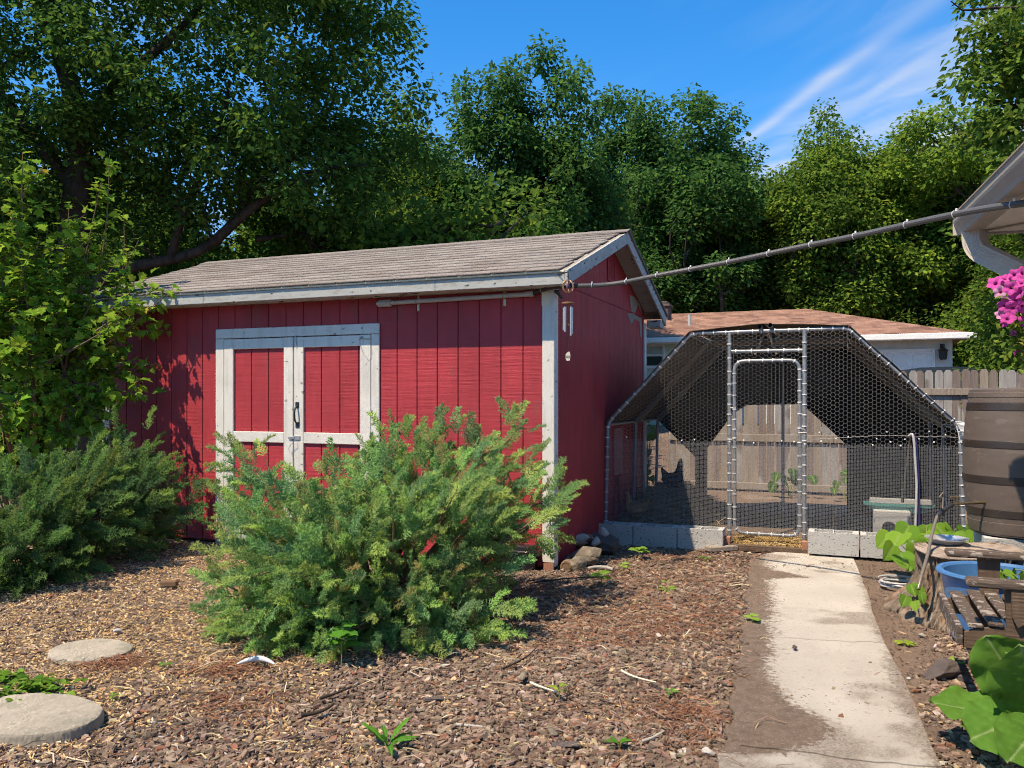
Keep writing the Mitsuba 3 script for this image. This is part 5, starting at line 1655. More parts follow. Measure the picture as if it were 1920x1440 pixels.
trunk = spline([(9.6, 12.6, 0.2), (9.5, 12.5, 3.0), (9.2, 12.4, 5.0), (8.8, 12.3, 7.0), (8.6, 12.2, 8.4)], 14)
wood.add(*tube(trunk, np.linspace(0.22, 0.05, 14), 9))
wood.add(*tube(spline([(8.7, 12.0, 7.3), (7.007, 11.6, 7.01), (6.512, 11.4, 6.892), (6.21, 11.3, 6.859), (6.106, 11.3, 6.963)], 14), np.linspace(0.05, 0.008, 14), 6))
for i in rb.permutation(len(cs))[:60]:
    a = trunk[np.clip(np.searchsorted(trunk[:, 2], cs[i][2] - 0.7), 4, 13)]
    p, rr_ = limb(rb, a, cs[i], 0.05, 0.008, 0.1, 7)
    wood.add(*tube(p, rr_, 5))
put("trunk", wood, "tree_bark", parent=rt, smooth=True)

# blue spruce and the thicket at the right, beyond the garage
sp = thing("blue_spruce", "bluish spruce standing just above the right slope of the neighbour's roof", "tree")
(su, sw) = (5.242, 5.473)
sx, sy = at(SHED, (su, 29.5, 0))[:2]
sp_z = 0.6
pos, dirs = [], []
for s in range(1500):
    h = rb.random() ** 1.2
    z = 1.0 + (sw - 1.0) * h
    R = 1.75 * (1 - h) + 0.10
    a = rb.uniform(0, 2 * math.pi)
    lay = 0.45 + 0.55 * rb.random()
    pos.append((sx + math.cos(a) * R * lay, sy + math.sin(a) * R * lay, z - 0.22 * lay * R))
    dirs.append((math.cos(a), math.sin(a), -0.25 + rb.normal(0, 0.1)))
pos, dirs = np.array(pos), unit(np.array(dirs))
spv = np.array([(0, 0, 0), (0.5, 0.22, 0.02), (1, 0, -0.05), (0.5, -0.22, 0.02), (0.5, 0, 0.13), (0.5, 0, -0.10)])
spf = np.array([(0, 1, 4), (1, 2, 4), (2, 3, 4), (3, 0, 4), (0, 5, 1), (1, 5, 2), (2, 5, 3), (3, 5, 0)])
v, f = scatter(spv, spf, pos, basis(dirs, np.array([[0, 0, 1.0]])), rb.uniform(0.28, 0.5, len(pos)))
col = palette(rb, len(pos), [(0.075, 0.125, 0.105), (0.055, 0.10, 0.085), (0.10, 0.15, 0.13)], [3, 3, 1])
put("crown", (v, f), "leaf_juniper", parent=sp, color=np.repeat(np.clip(col, 0.01, 1), 6, 0))
put("trunk", tube([(sx, sy, 0.3), (sx, sy, sw)], [0.16, 0.02], 8), "tree_bark", parent=sp, smooth=True)
THK = [(0, 0, 2.6, 1.8, 1.4, 1.9), (0.3, 0, 4.4, 1.7, 1.4, 1.5), (-0.6, 0.2, 1.2, 1.7, 1.2, 1.0), (0.8, -0.1, 5.6, 1.3, 1.2, 1.0)]
model("thicket", *grow(106, THK, 150, 17000, 0.095, OLIVE, 0.2, 0.10, 0, 0.3, 0.42, (1.1, 1.1, 0.8)))
for x, y, s, rz, lab in ((17.3, 26.8, 1.35, 20, "open thicket with bare stems to the right of the neighbour's roof"), (18.6, 28.5, 1.5, 130, "tall thicket with dark stems at the right edge behind the petunias"), (18.0, 33.0, 1.6, 250, "dense thicket behind the blue spruce")):
    k = plant_tree("thicket_tree", lab, "thicket", x, y, s, rz, "thicket right of the neighbour's house")
    st = MB()
    for q in range(9):
        a = rb.normal(0, 0.55, 2)
        b = a + rb.normal(0, 0.7, 2)
        st.add(*tube(spline([(x + a[0], y + a[1], 0.4), (x + (a[0] + b[0]) / 2 + rb.normal(0, 0.15), y + a[1], 2.0), (x + b[0], y + b[1], rb.uniform(3.6, 6.0))], 8), np.linspace(rb.uniform(0.03, 0.08), 0.012, 8), 6))
    put("stems", st, "tree_bark", parent=k, smooth=True)

# ---------------------------------------------------------------- the lobed-leaf sapling at the left
rs = np.random.default_rng(201)
mul = thing("mulberry_sapling", "bright green leafy sapling with lobed leaves at the left, before the shed corner", "shrub")
MB0 = np.array((-5.558, 9.201, 0)) + np.array([0, 0, 0])
tips = [(-4.672, 7.75, 3.791), (-4.638, 7.865, 3.593), (-4.031, 8.131, 3.879), (-4.116, 8.142, 3.615), (-3.867, 8.089, 3.282), (-4.47, 8.202, 3.416), (-4.706, 7.625, 3.177), (-4.978, 7.582, 3.068), (-4.541, 7.95, 3.094), (-4.254, 8.149, 2.921), (-3.913, 8.108, 2.861), (-3.73, 8.058, 2.641), (-3.461, 7.986, 2.551), (-3.309, 7.937, 2.518), (-3.646, 8.049, 2.322), (-3.88, 8.095, 2.433), (-3.582, 8.082, 2.113), (-4.031, 8.131, 2.171),
        (-3.823, 8.143, 1.904), (-3.562, 8.098, 1.769), (-3.804, 8.159, 1.584), (-3.595, 8.111, 1.45), (-4.027, 8.177, 1.692), (-4.161, 8.231, 1.369), (-4.324, 8.13, 2.438), (-4.443, 7.868, 2.612), (-4.563, 7.554, 2.665), (-4.762, 7.401, 2.446), (-4.496, 7.609, 2.224), (-4.368, 7.919, 2.1), (-4.57, 7.405, 1.912), (-4.445, 7.693, 1.728), (-4.308, 8.1, 1.689), (-4.852, 7.389, 1.862), (-4.408, 7.807, 1.373),
        (-4.545, 7.523, 1.376), (-4.272, 8.133, 1.156), (-4.632, 7.349, 1.185), (-4.443, 7.868, 1.011), (-4.558, 7.628, 0.974), (-5.027, 7.507, 1.277), (-5.208, 7.626, 2.677), (-5.205, 7.696, 3.446), (-4.138, 8.079, 2.007), (-4.503, 8.263, 2.888), (-4.716, 7.981, 2.944), (-4.828, 7.74, 2.289), (-4.567, 8.184, 1.907), (-4.199, 8.198, 0.939), (-3.889, 8.169, 1.155), (-5.322, 7.719, 2.084), (-5.653, 7.899, 2.513), (-5.582, 7.8, 1.68), (-4.486, 8.332, 3.228), (-3.725, 8.104, 3.02)]
wood = MB()
lp, ld = [], []
stems = [np.array((-4.839, 7.597, 1.674)), np.array((-4.625, 7.826, 1.681)), np.array((-4.485, 8.132, 1.69)), np.array((-5.136, 7.669, 1.576))]
for s in stems:
    wood.add(*tube(spline([MB0 + rs.normal(0, 0.06, 3) * [1, 1, 0], (MB0 + s) / 2 + rs.normal(0, 0.08, 3), s], 10), np.linspace(0.028, 0.016, 10), 7))
for t_ in tips:
    t_ = np.array(t_)
    s = stems[int(np.argmin([np.linalg.norm((t_ - q)[:2]) + rs.uniform(0, 0.4) for q in stems]))]
    q, r2 = limb(rs, s, t_, 0.013, 0.0035, 0.06, 12)
    q[:, 2] += np.sin(np.linspace(0, np.pi, 12)) * 0.05
    wood.add(*tube(q, r2, 5))
    L = np.linalg.norm(t_ - s)
    for _ in range(int((20 + L * 19) * (0.5 if t_[0] / t_[1] > -0.50 else 1.0))):
        k = rs.uniform(0.30, 1.0) ** 0.75
        p = np.array([np.interp(k * 11, np.arange(12), q[:, a]) for a in range(3)])
        lp.append(p + rs.normal(0, 0.02, 3))
        ld.append(unit(t_ - s))
    for _ in range(3 if t_[0] / t_[1] > -0.50 else 7):
        k = rs.uniform(0.30, 0.95)
        p = np.array([np.interp(k * 11, np.arange(12), q[:, a]) for a in range(3)])
        d = unit(unit(t_ - s) * 0.8 + rs.normal(0, 0.55, 3))
        e = p + d * rs.uniform(0.16, 0.36)
        wood.add(*tube([p, (p + e) / 2 + rs.normal(0, 0.012, 3), e], [0.005, 0.004, 0.002], 4))
        for z in np.linspace(0.25, 1, 9):
            lp.append(p + (e - p) * z + rs.normal(0, 0.012, 3))
            ld.append(d)
lp, ld = np.array(lp), np.array(ld)
n = len(lp)
side = unit(np.cross(ld, rs.normal(0, 1, (n, 3))))
d = unit(side + 0.45 * ld + [0, 0, -0.25] + rs.normal(0, 0.3, (n, 3)))
up = unit(np.array([0, -0.25, 1.0]) + rs.normal(0, 0.38, (n, 3)))
x = unit(np.cross(d, up))
rot = np.stack([x, d, np.cross(x, d)], -1)
size = rs.lognormal(0, 0.28, n) * 0.076
v, f = scatter(LOBE_V, LOBE_F, lp + d * 0.02, rot, np.clip(size, 0.03, 0.14))
MUL = [(0.215, 0.345, 0.036), (0.17, 0.305, 0.034), (0.28, 0.40, 0.045), (0.12, 0.235, 0.03), (0.40, 0.36, 0.05)]
col = palette(rs, n, MUL, [4, 4, 2.5, 2.5, 0.25], 0.12)
put("foliage", (v, f), "leaf_glossy", parent=mul, color=np.repeat(np.clip(col, 0.01, 1), len(LOBE_V), 0))
put("stems", wood, "twig_bark", parent=mul, smooth=True)


# ---------------------------------------------------------------- junipers
def spray_template(seed, shoots=13, length=1.0):
    """A flat feathery spray along +x: side shoots set with slim scale leaves."""
    r = np.random.default_rng(seed)
    V, F, A = [], [], []

    def blade(p, d, L, w):
        d = unit(np.asarray(d))
        s = unit(np.cross(d, np.array([0, 0, 1.0]) + r.normal(0, 0.45, 3)))
        k = len(V)
        V.extend([p + s * w * 0.5, p - s * w * 0.5, p + d * L])
        F.append((k, k + 1, k + 2))
        A.extend([p[0]] * 3)

    for i in range(shoots):
        x = (i + 0.4) / shoots * length
        base = np.array([x, 0, 0.06 * math.sin(3 * x) - 0.10 * x * x])
        sl = 0.30 * (1.05 - 0.75 * x / length) * r.uniform(0.7, 1.2)
        for sgn in (-1, 1):
            d = unit(np.array([0.75, sgn * 0.75, r.normal(0.12, 0.30)]))
            m = 5
            for j in range(m):
                q = base + d * sl * (j + 0.5) / m
                for _ in range(3):
                    blade(q + r.normal(0, 0.008, 3), d + r.normal(0, 0.55, 3), 0.098 * r.uniform(0.7, 1.3), 0.030)
            blade(base + d * sl * 0.8, d, 0.12, 0.022)
    for j in range(5):
        blade(np.array([length * 0.96, 0, -0.09]), np.array([1, 0, 0]) + r.normal(0, 0.3, 3), 0.13, 0.022)
    return np.array(V), np.array(F), np.array(A)


SPR = [spray_template(s) for s in (1, 2, 3, 4)]


def juniper(key, label, base, tips, per, cols, probs, seed, spread=0.20, size=(0.15, 0.30), tipcol=(1.2, 1.14, 0.97), back=0.5, arch=0.12):
    r = np.random.default_rng(seed)
    k = thing(key, label, "shrub")
    wood = MB()
    base = np.asarray(base, float)
    P, D = [], []
    for t in tips:
        t = base + (np.asarray(t, float) - base) * 0.90
        b = base + r.normal(0, 0.10, 3) * [1, 1, 0.3]
        ax = unit(t - b)
        L = np.linalg.norm(t - b)
        q, r2 = limb(r, b, t, 0.024, 0.004, 0.05, 10)
        q[:, 2] += np.sin(np.linspace(0, np.pi, 10)) * arch * L * 0.4
        wood.add(*tube(q, r2, 5))
        for _ in range(per):
            z = 1 - (1 - back) * r.random() ** 1.4
            p = np.array([np.interp(z * 9, np.arange(10), q[:, a]) for a in range(3)])
            off = r.normal(0, 1, 3) * spread * (1.15 - 0.75 * z) * [1, 1, 0.75]
            o = p + off
            o[2] = max(o[2], 0.05)
            P.append(o)
            D.append(unit(ax * 0.8 + unit(off) * 0.6 + np.array([0, 0, 0.12]) + r.normal(0, 0.32, 3)))
            if r.random() < 0.16:
                wood.add(*tube([p, (p + o) / 2 + r.normal(0, 0.01, 3), o], [0.006, 0.004, 0.003], 4))
    P, D = np.array(P), np.array(D)
    vs, fs, cs_ = [], [], []
    nv = 0
    which = r.integers(0, len(SPR), len(P))
    sz = r.uniform(*size, len(P))
    pc = palette(r, len(P), cols, probs, 0.14)
    up = unit(np.array([[-0.3, -0.6, 0.75]]) + r.normal(0, 0.38, (len(P), 3)))
    for w, (tv, tf, ta) in enumerate(SPR):
        m = which == w
        v, f = scatter(tv, tf, P[m], basis(D[m], up[m]), sz[m])
        g = np.clip((ta - 0.35) / 0.7, 0, 1)[None, :, None]
        c = pc[m][:, None] * (1 + (np.array(tipcol) - 1) * g)
        vs.append(v)
        fs.append(f + nv)
        cs_.append(c.reshape(-1, 3))
        nv += len(v)
    put("foliage", (np.vstack(vs), np.vstack(fs)), "leaf_juniper", parent=k, color=np.clip(np.vstack(cs_), 0.01, 0.9))
    put("branches", wood, "twig_bark", parent=k, smooth=True)
    return k


JUN = [(0.285, 0.435, 0.150), (0.225, 0.385, 0.155), (0.355, 0.48, 0.155), (0.19, 0.34, 0.16), (0.40, 0.37, 0.16)]
jt = [(-1.643, 4.72, 0.319), (-1.532, 4.62, 0.191), (-1.315, 4.55, 0.389), (-1.093, 4.5, 0.135), (-0.916, 4.5, 0.15), (-0.847, 4.45, 0.354), (-1.42, 4.7, 0.478), (-1.674, 5, 0.58), (-1.208, 4.6, 0.619), (-1.95, 5.5, 0.746), (-1.412, 5, 0.81), (-0.544, 4.6, 0.136), (-2.18, 5.95, 1.235), (-2.19, 5.8, 0.745), (-1.912, 5.6, 1.064), (-1.834, 5.7, 1.132), (-1.531, 5.3, 0.98), (-1.289, 5.1, 0.914), (-1.3, 5.5, 0.999), (-1.16, 5.7, 1.057), (-1.046, 5.9, 1.121), (-0.953, 6.05, 1.271), (-0.826, 6.05, 1.331), (-0.647, 5.8, 1.279), (-0.562, 5.9, 1.295), (-0.433, 6, 1.312), (-0.271, 5.9, 1.256), (-0.114, 5.8, 1.183), (0.159, 6.05, 1.359), (0.019, 5.9, 1.198),
      (0.094, 5.7, 1.057), (0.15, 5.7, 0.907), (0.337, 5.7, 0.795), (0.521, 5.75, 0.835), (0.355, 5.4, 0.759), (0.165, 5.6, 0.696), (0, 5.5, 0.674), (0.097, 5.9, 0.462), (-0.112, 5.7, 0.458),
      (-1.924, 4.95, 0.345), (-1.831, 4.85, 0.224), (-1.715, 4.75, 0.124), (-1.598, 4.68, 0.052), (-1.395, 4.62, 0.024), (-1.208, 4.6, 0.009), (-1.057, 4.6, 0), (-1.48, 4.6, 0.317), (-1.241, 4.5, 0.283), (-1.064, 4.5, 0.224), (-1.656, 4.85, 0.447), (-1.497, 4.75, 0.53),
      (-0.796, 4.66, 0.043), (-0.612, 4.66, 0.021), (-0.398, 4.66, -0.01), (-0.25, 4.75, 0.031), (-0.095, 4.8, 0.032), (0.072, 5, 0.061), (0, 5.1, 0.094), (-0.189, 4.8, 0.142), (-0.315, 4.8, 0.363), (-0.41, 4.8, 0.457), (-0.513, 4.6, 0.348),
      (-1.708, 5.1, 0.73), (-1.495, 4.95, 0.784), (-1.31, 4.75, 0.686), (-1.123, 4.75, 0.779), (-0.956, 4.55, 0.658), (-1.182, 4.5, 0.519), (-0.993, 4.45, 0.471), (-0.846, 4.6, 0.74), (-0.679, 4.7, 0.817), (-0.51, 4.85, 0.861), (-0.325, 4.95, 0.881), (-0.854, 5, 0.941), (-0.609, 5.15, 0.993), (-0.383, 5.3, 1.05), (-0.205, 5.2, 0.921), (-0.108, 5.5, 0.999),
      (-1.093, 5.2, 0.921), (-0.201, 5.1, 0.697), (-1.576, 5, 0.613), (-1.915, 5.4, 0.546), (-0.809, 5.6, 1.101), (-0.515, 5.6, 1.137), (-0.289, 5.5, 1.071), (-0.965, 4.9, 0.855), (-0.035, 5.3, 0.806)]
juniper("juniper_shrub", "large sunlit spreading juniper in front of the shed door", (-0.859, 5.45, 0.108), jt, 19, JUN, [4, 4, 3, 2, 0.5], 211, 0.16, (0.13, 0.24), back=0.46, arch=0.05)
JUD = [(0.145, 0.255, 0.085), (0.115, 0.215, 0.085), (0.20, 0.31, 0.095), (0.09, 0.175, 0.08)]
lt = [(-3.729, 8, 1.161), (-3.546, 8, 1.098), (-3.713, 7.8, 1.015), (-3.743, 7.5, 0.933), (-3.776, 7.1, 0.914), (-3.884, 6.8, 0.847), (-4.047, 6.7, 0.856), (-4.183, 6.5, 0.788), (-3.268, 7.9, 0.75), (-3.086, 7.9, 0.62), (-3.175, 7.8, 0.503), (-3.25, 7.5, 0.687), (-3.307, 7.3, 0.563), (-3.401, 7, 0.692), (-3.278, 7.8, 0.298), (-3.343, 7.6, 0.252), (-3.45, 7.4, 0.211), (-3.493, 7, 0.278), (-3.519, 6.7, 0.504), (-3.614, 6.4, 0.589), (-3.745, 6.2, 0.656), (-3.821, 6, 0.564),
      (-3.546, 6, 0.406), (-3.475, 6.3, 0.312), (-3.719, 5.9, 0.307), (-3.624, 6, 0.13), (-3.525, 6.1, 0.048), (-3.782, 6, 0.032), (-3.495, 6.3, 0.147), (-3.913, 5.9, 0.23), (-4.206, 6.1, 0.509), (-3.734, 6.05, 0.04), (-3.534, 6.9, 0.748), (-3.651, 6.7, 0.746), (-3.424, 7.9, 0.853), (-3.423, 6.95, 0.469), (-4.219, 6.3, 0.685), (-3.498, 7.4, 0.818), (-4.097, 6, 0.091), (-3.892, 7.6, 0.776), (-3.527, 7.9, 0.387)]
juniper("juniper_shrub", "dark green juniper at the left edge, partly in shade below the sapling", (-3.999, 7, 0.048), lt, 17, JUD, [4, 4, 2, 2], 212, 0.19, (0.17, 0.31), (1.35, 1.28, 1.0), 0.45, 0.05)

# ---------------------------------------------------------------- conduit on the shed and the hose strung to the house
con = thing("wall_conduit", "grey plastic conduit strapped under the eave of the red shed", "conduit")
(c0, cw0), (c1, cw1) = (-1.484, 2.301), (-0.199, 2.317)
put("pipe", tube([(c0, -0.035, cw0), (c1, -0.035, cw1)], 0.0195, 14), "grey_conduit", parent=con, m=SHED, smooth=40)
v, f = cbox((c0 - 0.16, -0.068, cw0 - 0.032), (c0 + 0.012, -0.003, cw0 + 0.030), 0.024)
put("elbow_box", (v, f), "grey_conduit", parent=con, m=SHED)
put("coupling", MB().add(*tube([(c1 - 0.005, -0.035, cw1), (c1 + 0.075, -0.035, cw1 + 0.004)], 0.0235, 14)).add(*tube([(c1 + 0.04, -0.035, cw1), (c1 + 0.058, -0.035, cw1 + 0.003)], 0.027, 14)), "grey_conduit", parent=con, m=SHED, smooth=40)
for px in ((780, 565), (945, 554)):
    pass
for su in (c0 + 0.25, c1 - 0.20):
    sw_ = cw0 + (cw1 - cw0) * (su - c0) / (c1 - c0)
    put("strap", MB().add(*cbox((su - 0.012, -0.058, sw_ - 0.024), (su + 0.012, -0.002, sw_ + 0.024), 0.012)).add(*cbox((su - 0.013, -0.006, sw_ - 0.085), (su + 0.013, -0.001, sw_ + 0.075), 0.003)), "brass_strap", parent=con, m=SHED)
cab = thing("overhead_hose", "grey ribbed hose strung from the shed corner to the house eave with white zip ties", "hose")
p0 = at(SHED, (c1 + 0.07, -0.035, cw1 + 0.004))
pts = [p0, at(SHED, (-0.05, -0.045, 2.345)), at(SHED, (0.07, -0.09, 2.357)), (0.731, 6.55, 2.357), (1.031, 6.28, 2.374), (1.399, 5.92, 2.402), (1.685, 5.58, 2.421), (1.886, 5.32, 2.435), (2.093, 4.98, 2.437), (2.259, 4.65, 2.439), (2.383, 4.32, 2.429), (2.441, 4.13, 2.415), (2.49, 3.95, 2.394), (2.556, 3.78, 2.376), (2.6, 3.6, 2.351)]
cp = spline(pts, 260)
put("black_sleeve", tube(cp[:27], 0.0185, 10), "black_conduit", parent=cab, smooth=True)
ribs = 0.0165 + 0.0016 * np.sign(np.sin(np.arange(233) * math.pi / 1.0 + 0.3))
fine = spline(cp[26:], 700)
put("ribbed_hose", tube(fine, 0.0165 + 0.0017 * (np.arange(700) % 2), 10), "grey_flex_hose", parent=cab, smooth=25)
for s in (5, 24, 33, 52, 70, 88, 108, 128, 148, 168, 190, 210, 232):
    put("zip_tie", MB().add(*tube([cp[s], cp[s] + (cp[s + 1] - cp[s]) * 0.2], 0.0205, 10)).add(*cbox(cp[s] + [-0.003, -0.026, 0.012], cp[s] + [0.004, -0.012, 0.028], 0.001)), "zip_tie_plastic", parent=cab)
put("corner_clamp", MB().add(*cbox((0.056, -0.03, 2.315), (0.095, 0.03, 2.345), 0.006)).add(*tube([(0.06, 0.01, 2.33), (0.10, 0.05, 2.28)], 0.012, 8)), "black_conduit", parent=cab, m=SHED)
# thin guy wire at the eave
put("guy_wire", MB().add(*tube([(2.712, 4.72, 2.544), (2.821, 4.8, 2.6), (2.93, 4.85, 2.638), (3.055, 4.95, 2.682)], 0.0035, 5)).add(*tube([(2.727, 4.72, 2.525), (2.843, 4.8, 2.607), (2.992, 4.9, 2.66)], 0.003, 5)), "black_conduit", parent=cab)

# wind chime ----------------------------------------------------------------
wc = thing("wind_chime", "wind chime with metal tubes hanging from the front corner of the shed eave", "wind chime")
CX_, CY_ = 0.452, 6.33
zz = lambda py: EYE - (py - 745) / 1523 * CY_  # noqa: E731
xx = lambda px: (px - 960) / 1523 * CY_  # noqa: E731
CX_ = xx(1065)
put("hook", MB().add(*tube([at(SHED, (0.17, -0.272, 2.43)), (CX_, CY_, zz(510)), (CX_ + 0.004, CY_, zz(518)), (CX_, CY_, zz(526))], 0.004, 6)), "black_iron", parent=wc)
hoop = MB()
for a in (0.2, 1.35, 2.4):
    t = np.linspace(0, 2 * np.pi, 33)
    R_ = 0.046
    hoop.add(*tube(np.stack([CX_ + R_ * np.cos(t) * math.cos(a), CY_ + R_ * np.cos(t) * math.sin(a), zz(537) + R_ * 1.03 * np.sin(t)], -1), 0.0042, 6, caps=False))
put("ring_ball", hoop, "copper", parent=wc, smooth=True)
s_ = trimesh.creation.icosphere(2, 0.017)
put("glass_bead", (np.array(s_.vertices) + [CX_, CY_, zz(537)], np.array(s_.faces)), "hose_purple", parent=wc, smooth=True)
v, f = lathe([(0, -0.006), (0.048, -0.006), (0.05, 0), (0.048, 0.006), (0, 0.006)], 24)
put("top_disc", (v + [CX_, CY_, zz(568.5)], f), "chime_wood", parent=wc)
cords = MB().add(*tube([(CX_, CY_, zz(549)), (CX_, CY_, zz(568))], 0.0015, 4))
for a, l, w in ((2.6, 619, 0.008), (0.5, 626, 0.0085), (4.0, 623, 0.0085), (5.3, 630, 0.008)):
    q = np.array([CX_ + 0.037 * math.cos(a), CY_ + 0.037 * math.sin(a), 0])
    put("chime_tube", tube([q + [0, 0, zz(576)], q + [0, 0, zz(l)]], w, 10), "chime_metal", parent=wc, smooth=40)
    cords.add(*tube([q + [0, 0, zz(569)], q + [0, 0, zz(577)]], 0.0015, 4))
cords.add(*tube([(CX_, CY_, zz(570)), (CX_ + 0.002, CY_, zz(664))], 0.0012, 4))
put("cords", cords, "black_iron", parent=wc)
v, f = lathe([(0, -0.006), (0.02, -0.006), (0.02, 0.006), (0, 0.006)], 14)
put("clapper", (v + [CX_, CY_, zz(609)], f), "chime_wood", parent=wc)
sail = Polygon([(-0.012, -0.036), (-0.02, -0.018), (-0.02, 0.016), (-0.004, 0.034), (0.012, 0.036), (0.016, 0.0), (0.012, -0.034)])
pv, pf = prism(sail, -0.002, 0.002)
sl = put("wind_sail", (pv[:, [0, 2, 1]] + [CX_ + 0.002, CY_, zz(668)], pf[:, ::-1]), "cream_paint", parent=wc)
put("stripe", MB().add(*box((CX_ - 0.017, CY_ - 0.004, zz(667)), (CX_ + 0.015, CY_ - 0.0025, zz(668)))).add(*box((CX_ - 0.017, CY_ - 0.004, zz(670)), (CX_ + 0.016, CY_ - 0.0025, zz(671)))), "black_iron", parent=sl)

# ---------------------------------------------------------------- rain barrel on blocks
bx, by, bz = 3.725, 5.95, 0.455
brl = thing("rain_barrel", "brown plastic rain barrel with moulded hoops standing on grey blocks", "barrel")
Rb, Hb = 0.372, 1.05
bulge = lambda t: Rb * (0.835 + 0.165 * math.sin(math.pi * (0.06 + 0.88 * t)) ** 0.9)  # noqa: E731
prof = [(0, 0.0), (bulge(0) - 0.02, 0.0)] + [(bulge(t), t * Hb) for t in np.linspace(0.01, 1, 40)] + [(bulge(1) - 0.02, Hb + 0.012), (bulge(1) - 0.06, Hb + 0.004), (0, Hb + 0.01)]
put("body", lathe(prof, 72), "brown_barrel_plastic", parent=brl, m=frame(bx, by, 0) + np.array([[0, 0, 0, 0], [0, 0, 0, 0], [0, 0, 0, bz], [0, 0, 0, 0]]), smooth=35)
for t0, t1 in ((0.945, 0.985), (0.855, 0.915), (0.60, 0.655), (0.355, 0.415), (0.13, 0.19), (0.015, 0.10)):
    hp = [(bulge(t0) - 0.004, t0 * Hb), (bulge(t0) + 0.0035, t0 * Hb + 0.004)] + [(bulge(t) + 0.0045, t * Hb) for t in np.linspace(t0 + 0.006, t1 - 0.006, 4)] + [(bulge(t1) + 0.0035, t1 * Hb - 0.004), (bulge(t1) - 0.004, t1 * Hb)]
    v, f = lathe(hp, 72)
    put("hoop", (v + [bx, by, bz], f), "dark_barrel_band" if t0 not in (0.945, 0.015) else "brown_barrel_plastic", parent=brl, smooth=30)
sx_, sy_, sz_ = (3.173, 5.78, 0.687)
sp_ = MB().add(*tube([(bx - 0.30, by - 0.12, sz_ + 0.01), (sx_, sy_, sz_ + 0.005), (sx_ - 0.05, sy_ - 0.01, sz_ - 0.0)], 0.010, 10)).add(*tube([(sx_ - 0.01, sy_, sz_), (sx_ - 0.01, sy_, sz_ + 0.055)], 0.007, 8)).add(*cbox((sx_ - 0.06, sy_ - 0.010, sz_ + 0.045), (sx_ + 0.012, sy_ + 0.010, sz_ + 0.058), 0.003))
put("spigot", sp_, "brass", parent=brl, smooth=40)
G2 = "blocks stacked under the rain barrel"
for du, dv, w, lab in ((-0.27, -0.30, 0.21, "upper left grey block under the brown rain barrel"), (0.17, -0.30, 0.21, "upper right grey block under the brown rain barrel"), (-0.28, -0.30, 0.0, "lower left grey block under the rain barrel, behind the stump"), (0.16, -0.30, 0.0, "lower right grey block under the rain barrel, behind the stump")):
    key = num("concrete_block")
    o_ = np.eye(4)
    o_[:3, 3] = (du, dv, w)
    scene[key] = {**blk, "to_world": tw(frame(bx, by, 21.8) @ o_ @ np.diag([1.0, 3.0, 1.2, 1.0]))}
    tag(key, lab, "concrete block", G2)
# the hose that leads down from the spigot, and its coil on the soil
hz = thing("drain_hose", "thin bronze hose running from the barrel spigot down past the stump", "hose")
put("rubber_end", tube(spline([(sx_ - 0.045, sy_ - 0.01, sz_), (3.05, 5.7, 0.672), (2.931, 5.6, 0.63)], 10), 0.0155, 10), "black_conduit", parent=hz, smooth=True)
put("line", tube(spline([(2.931, 5.6, 0.63), (2.846, 5.5, 0.529), (2.678, 5.25, 0.399), (2.597, 5.15, 0.317), (2.552, 5.1, 0.244)], 24), 0.011, 8), "bronze_hose", parent=hz, smooth=True)
cl = MB()
gx_, gy_, _ = (2.957, 6.169, 0)
t = np.linspace(0, 2 * np.pi * 4.4, 150)
rr_ = 0.135 + 0.012 * np.sin(t * 2.3) + 0.004 * t / 6
cl.add(*tube(np.stack([gx_ + rr_ * np.cos(t), gy_ + rr_ * 0.95 * np.sin(t) + 0.01 * np.sin(t * 0.7), 0.02 + 0.010 * t / (2 * np.pi) + 0.006 * np.sin(t * 1.7)], -1), 0.0075, 7))
tag(put("hose_coil", cl, "hose_silver", smooth=True), "coil of silvery hose lying on the soil beside the stump", "hose")
# two hoses leaning on the run
lh = thing("leaning_hose", "looped silver and purple hose standing against the wire of the run", "hose")
(a0, a1), (b0, b1), (d0_, d1_) = (2.86, 1.133), (2.882, 0.245), (2.808, 0.505)
put("front_leg", tube(fillet([(a0 - 0.03, 1.60, a1 - 0.03), (a0, 1.585, a1), (a0 + 0.012, 1.575, a1 - 0.06), (b0 + 0.012, 1.57, (a1 + b1) / 2), (b0, 1.57, b1 - 0.02)], 0.025, 6), 0.011, 8), "hose_silver", parent=lh, m=SHED, smooth=True)
put("purple_side", tube(fillet([(a0 + 0.010, 1.592, a1 - 0.008), (a0 + 0.030, 1.595, a1 - 0.08), (b0 + 0.03, 1.595, (a1 + b1) / 2), (b0 + 0.035, 1.595, b1 + 0.05)], 0.03, 6), 0.011, 8), "hose_purple", parent=lh, m=SHED, smooth=True)
put("rear_leg", tube(spline([(a0 - 0.012, 1.60, a1 - 0.015), (a0 - 0.03, 1.72, a1 - 0.25), (d0_, 1.95, d1_)], 20), 0.009, 8), "bronze_hose", parent=lh, m=SHED, smooth=True)
put("tip", tube([(d0_, 1.95, d1_ + 0.03), (d0_ - 0.003, 1.95, d1_ - 0.035)], 0.014, 8), "black_conduit", parent=lh, m=SHED, smooth=True)
(t0, t1) = (3.1, 0.572)
tag(put("wire_twig", MB().add(*tube([(t0, 1.60, t1 - 0.12), (t0 + 0.005, 1.60, t1 + 0.0)], 0.006, 6)).add(*tube([(t0 - 0.025, 1.60, t1), (t0 + 0.01, 1.60, t1 + 0.05)], 0.005, 6)), "bare_wood", m=SHED), "small stick caught in the wire right of the leaning hose", "stick")

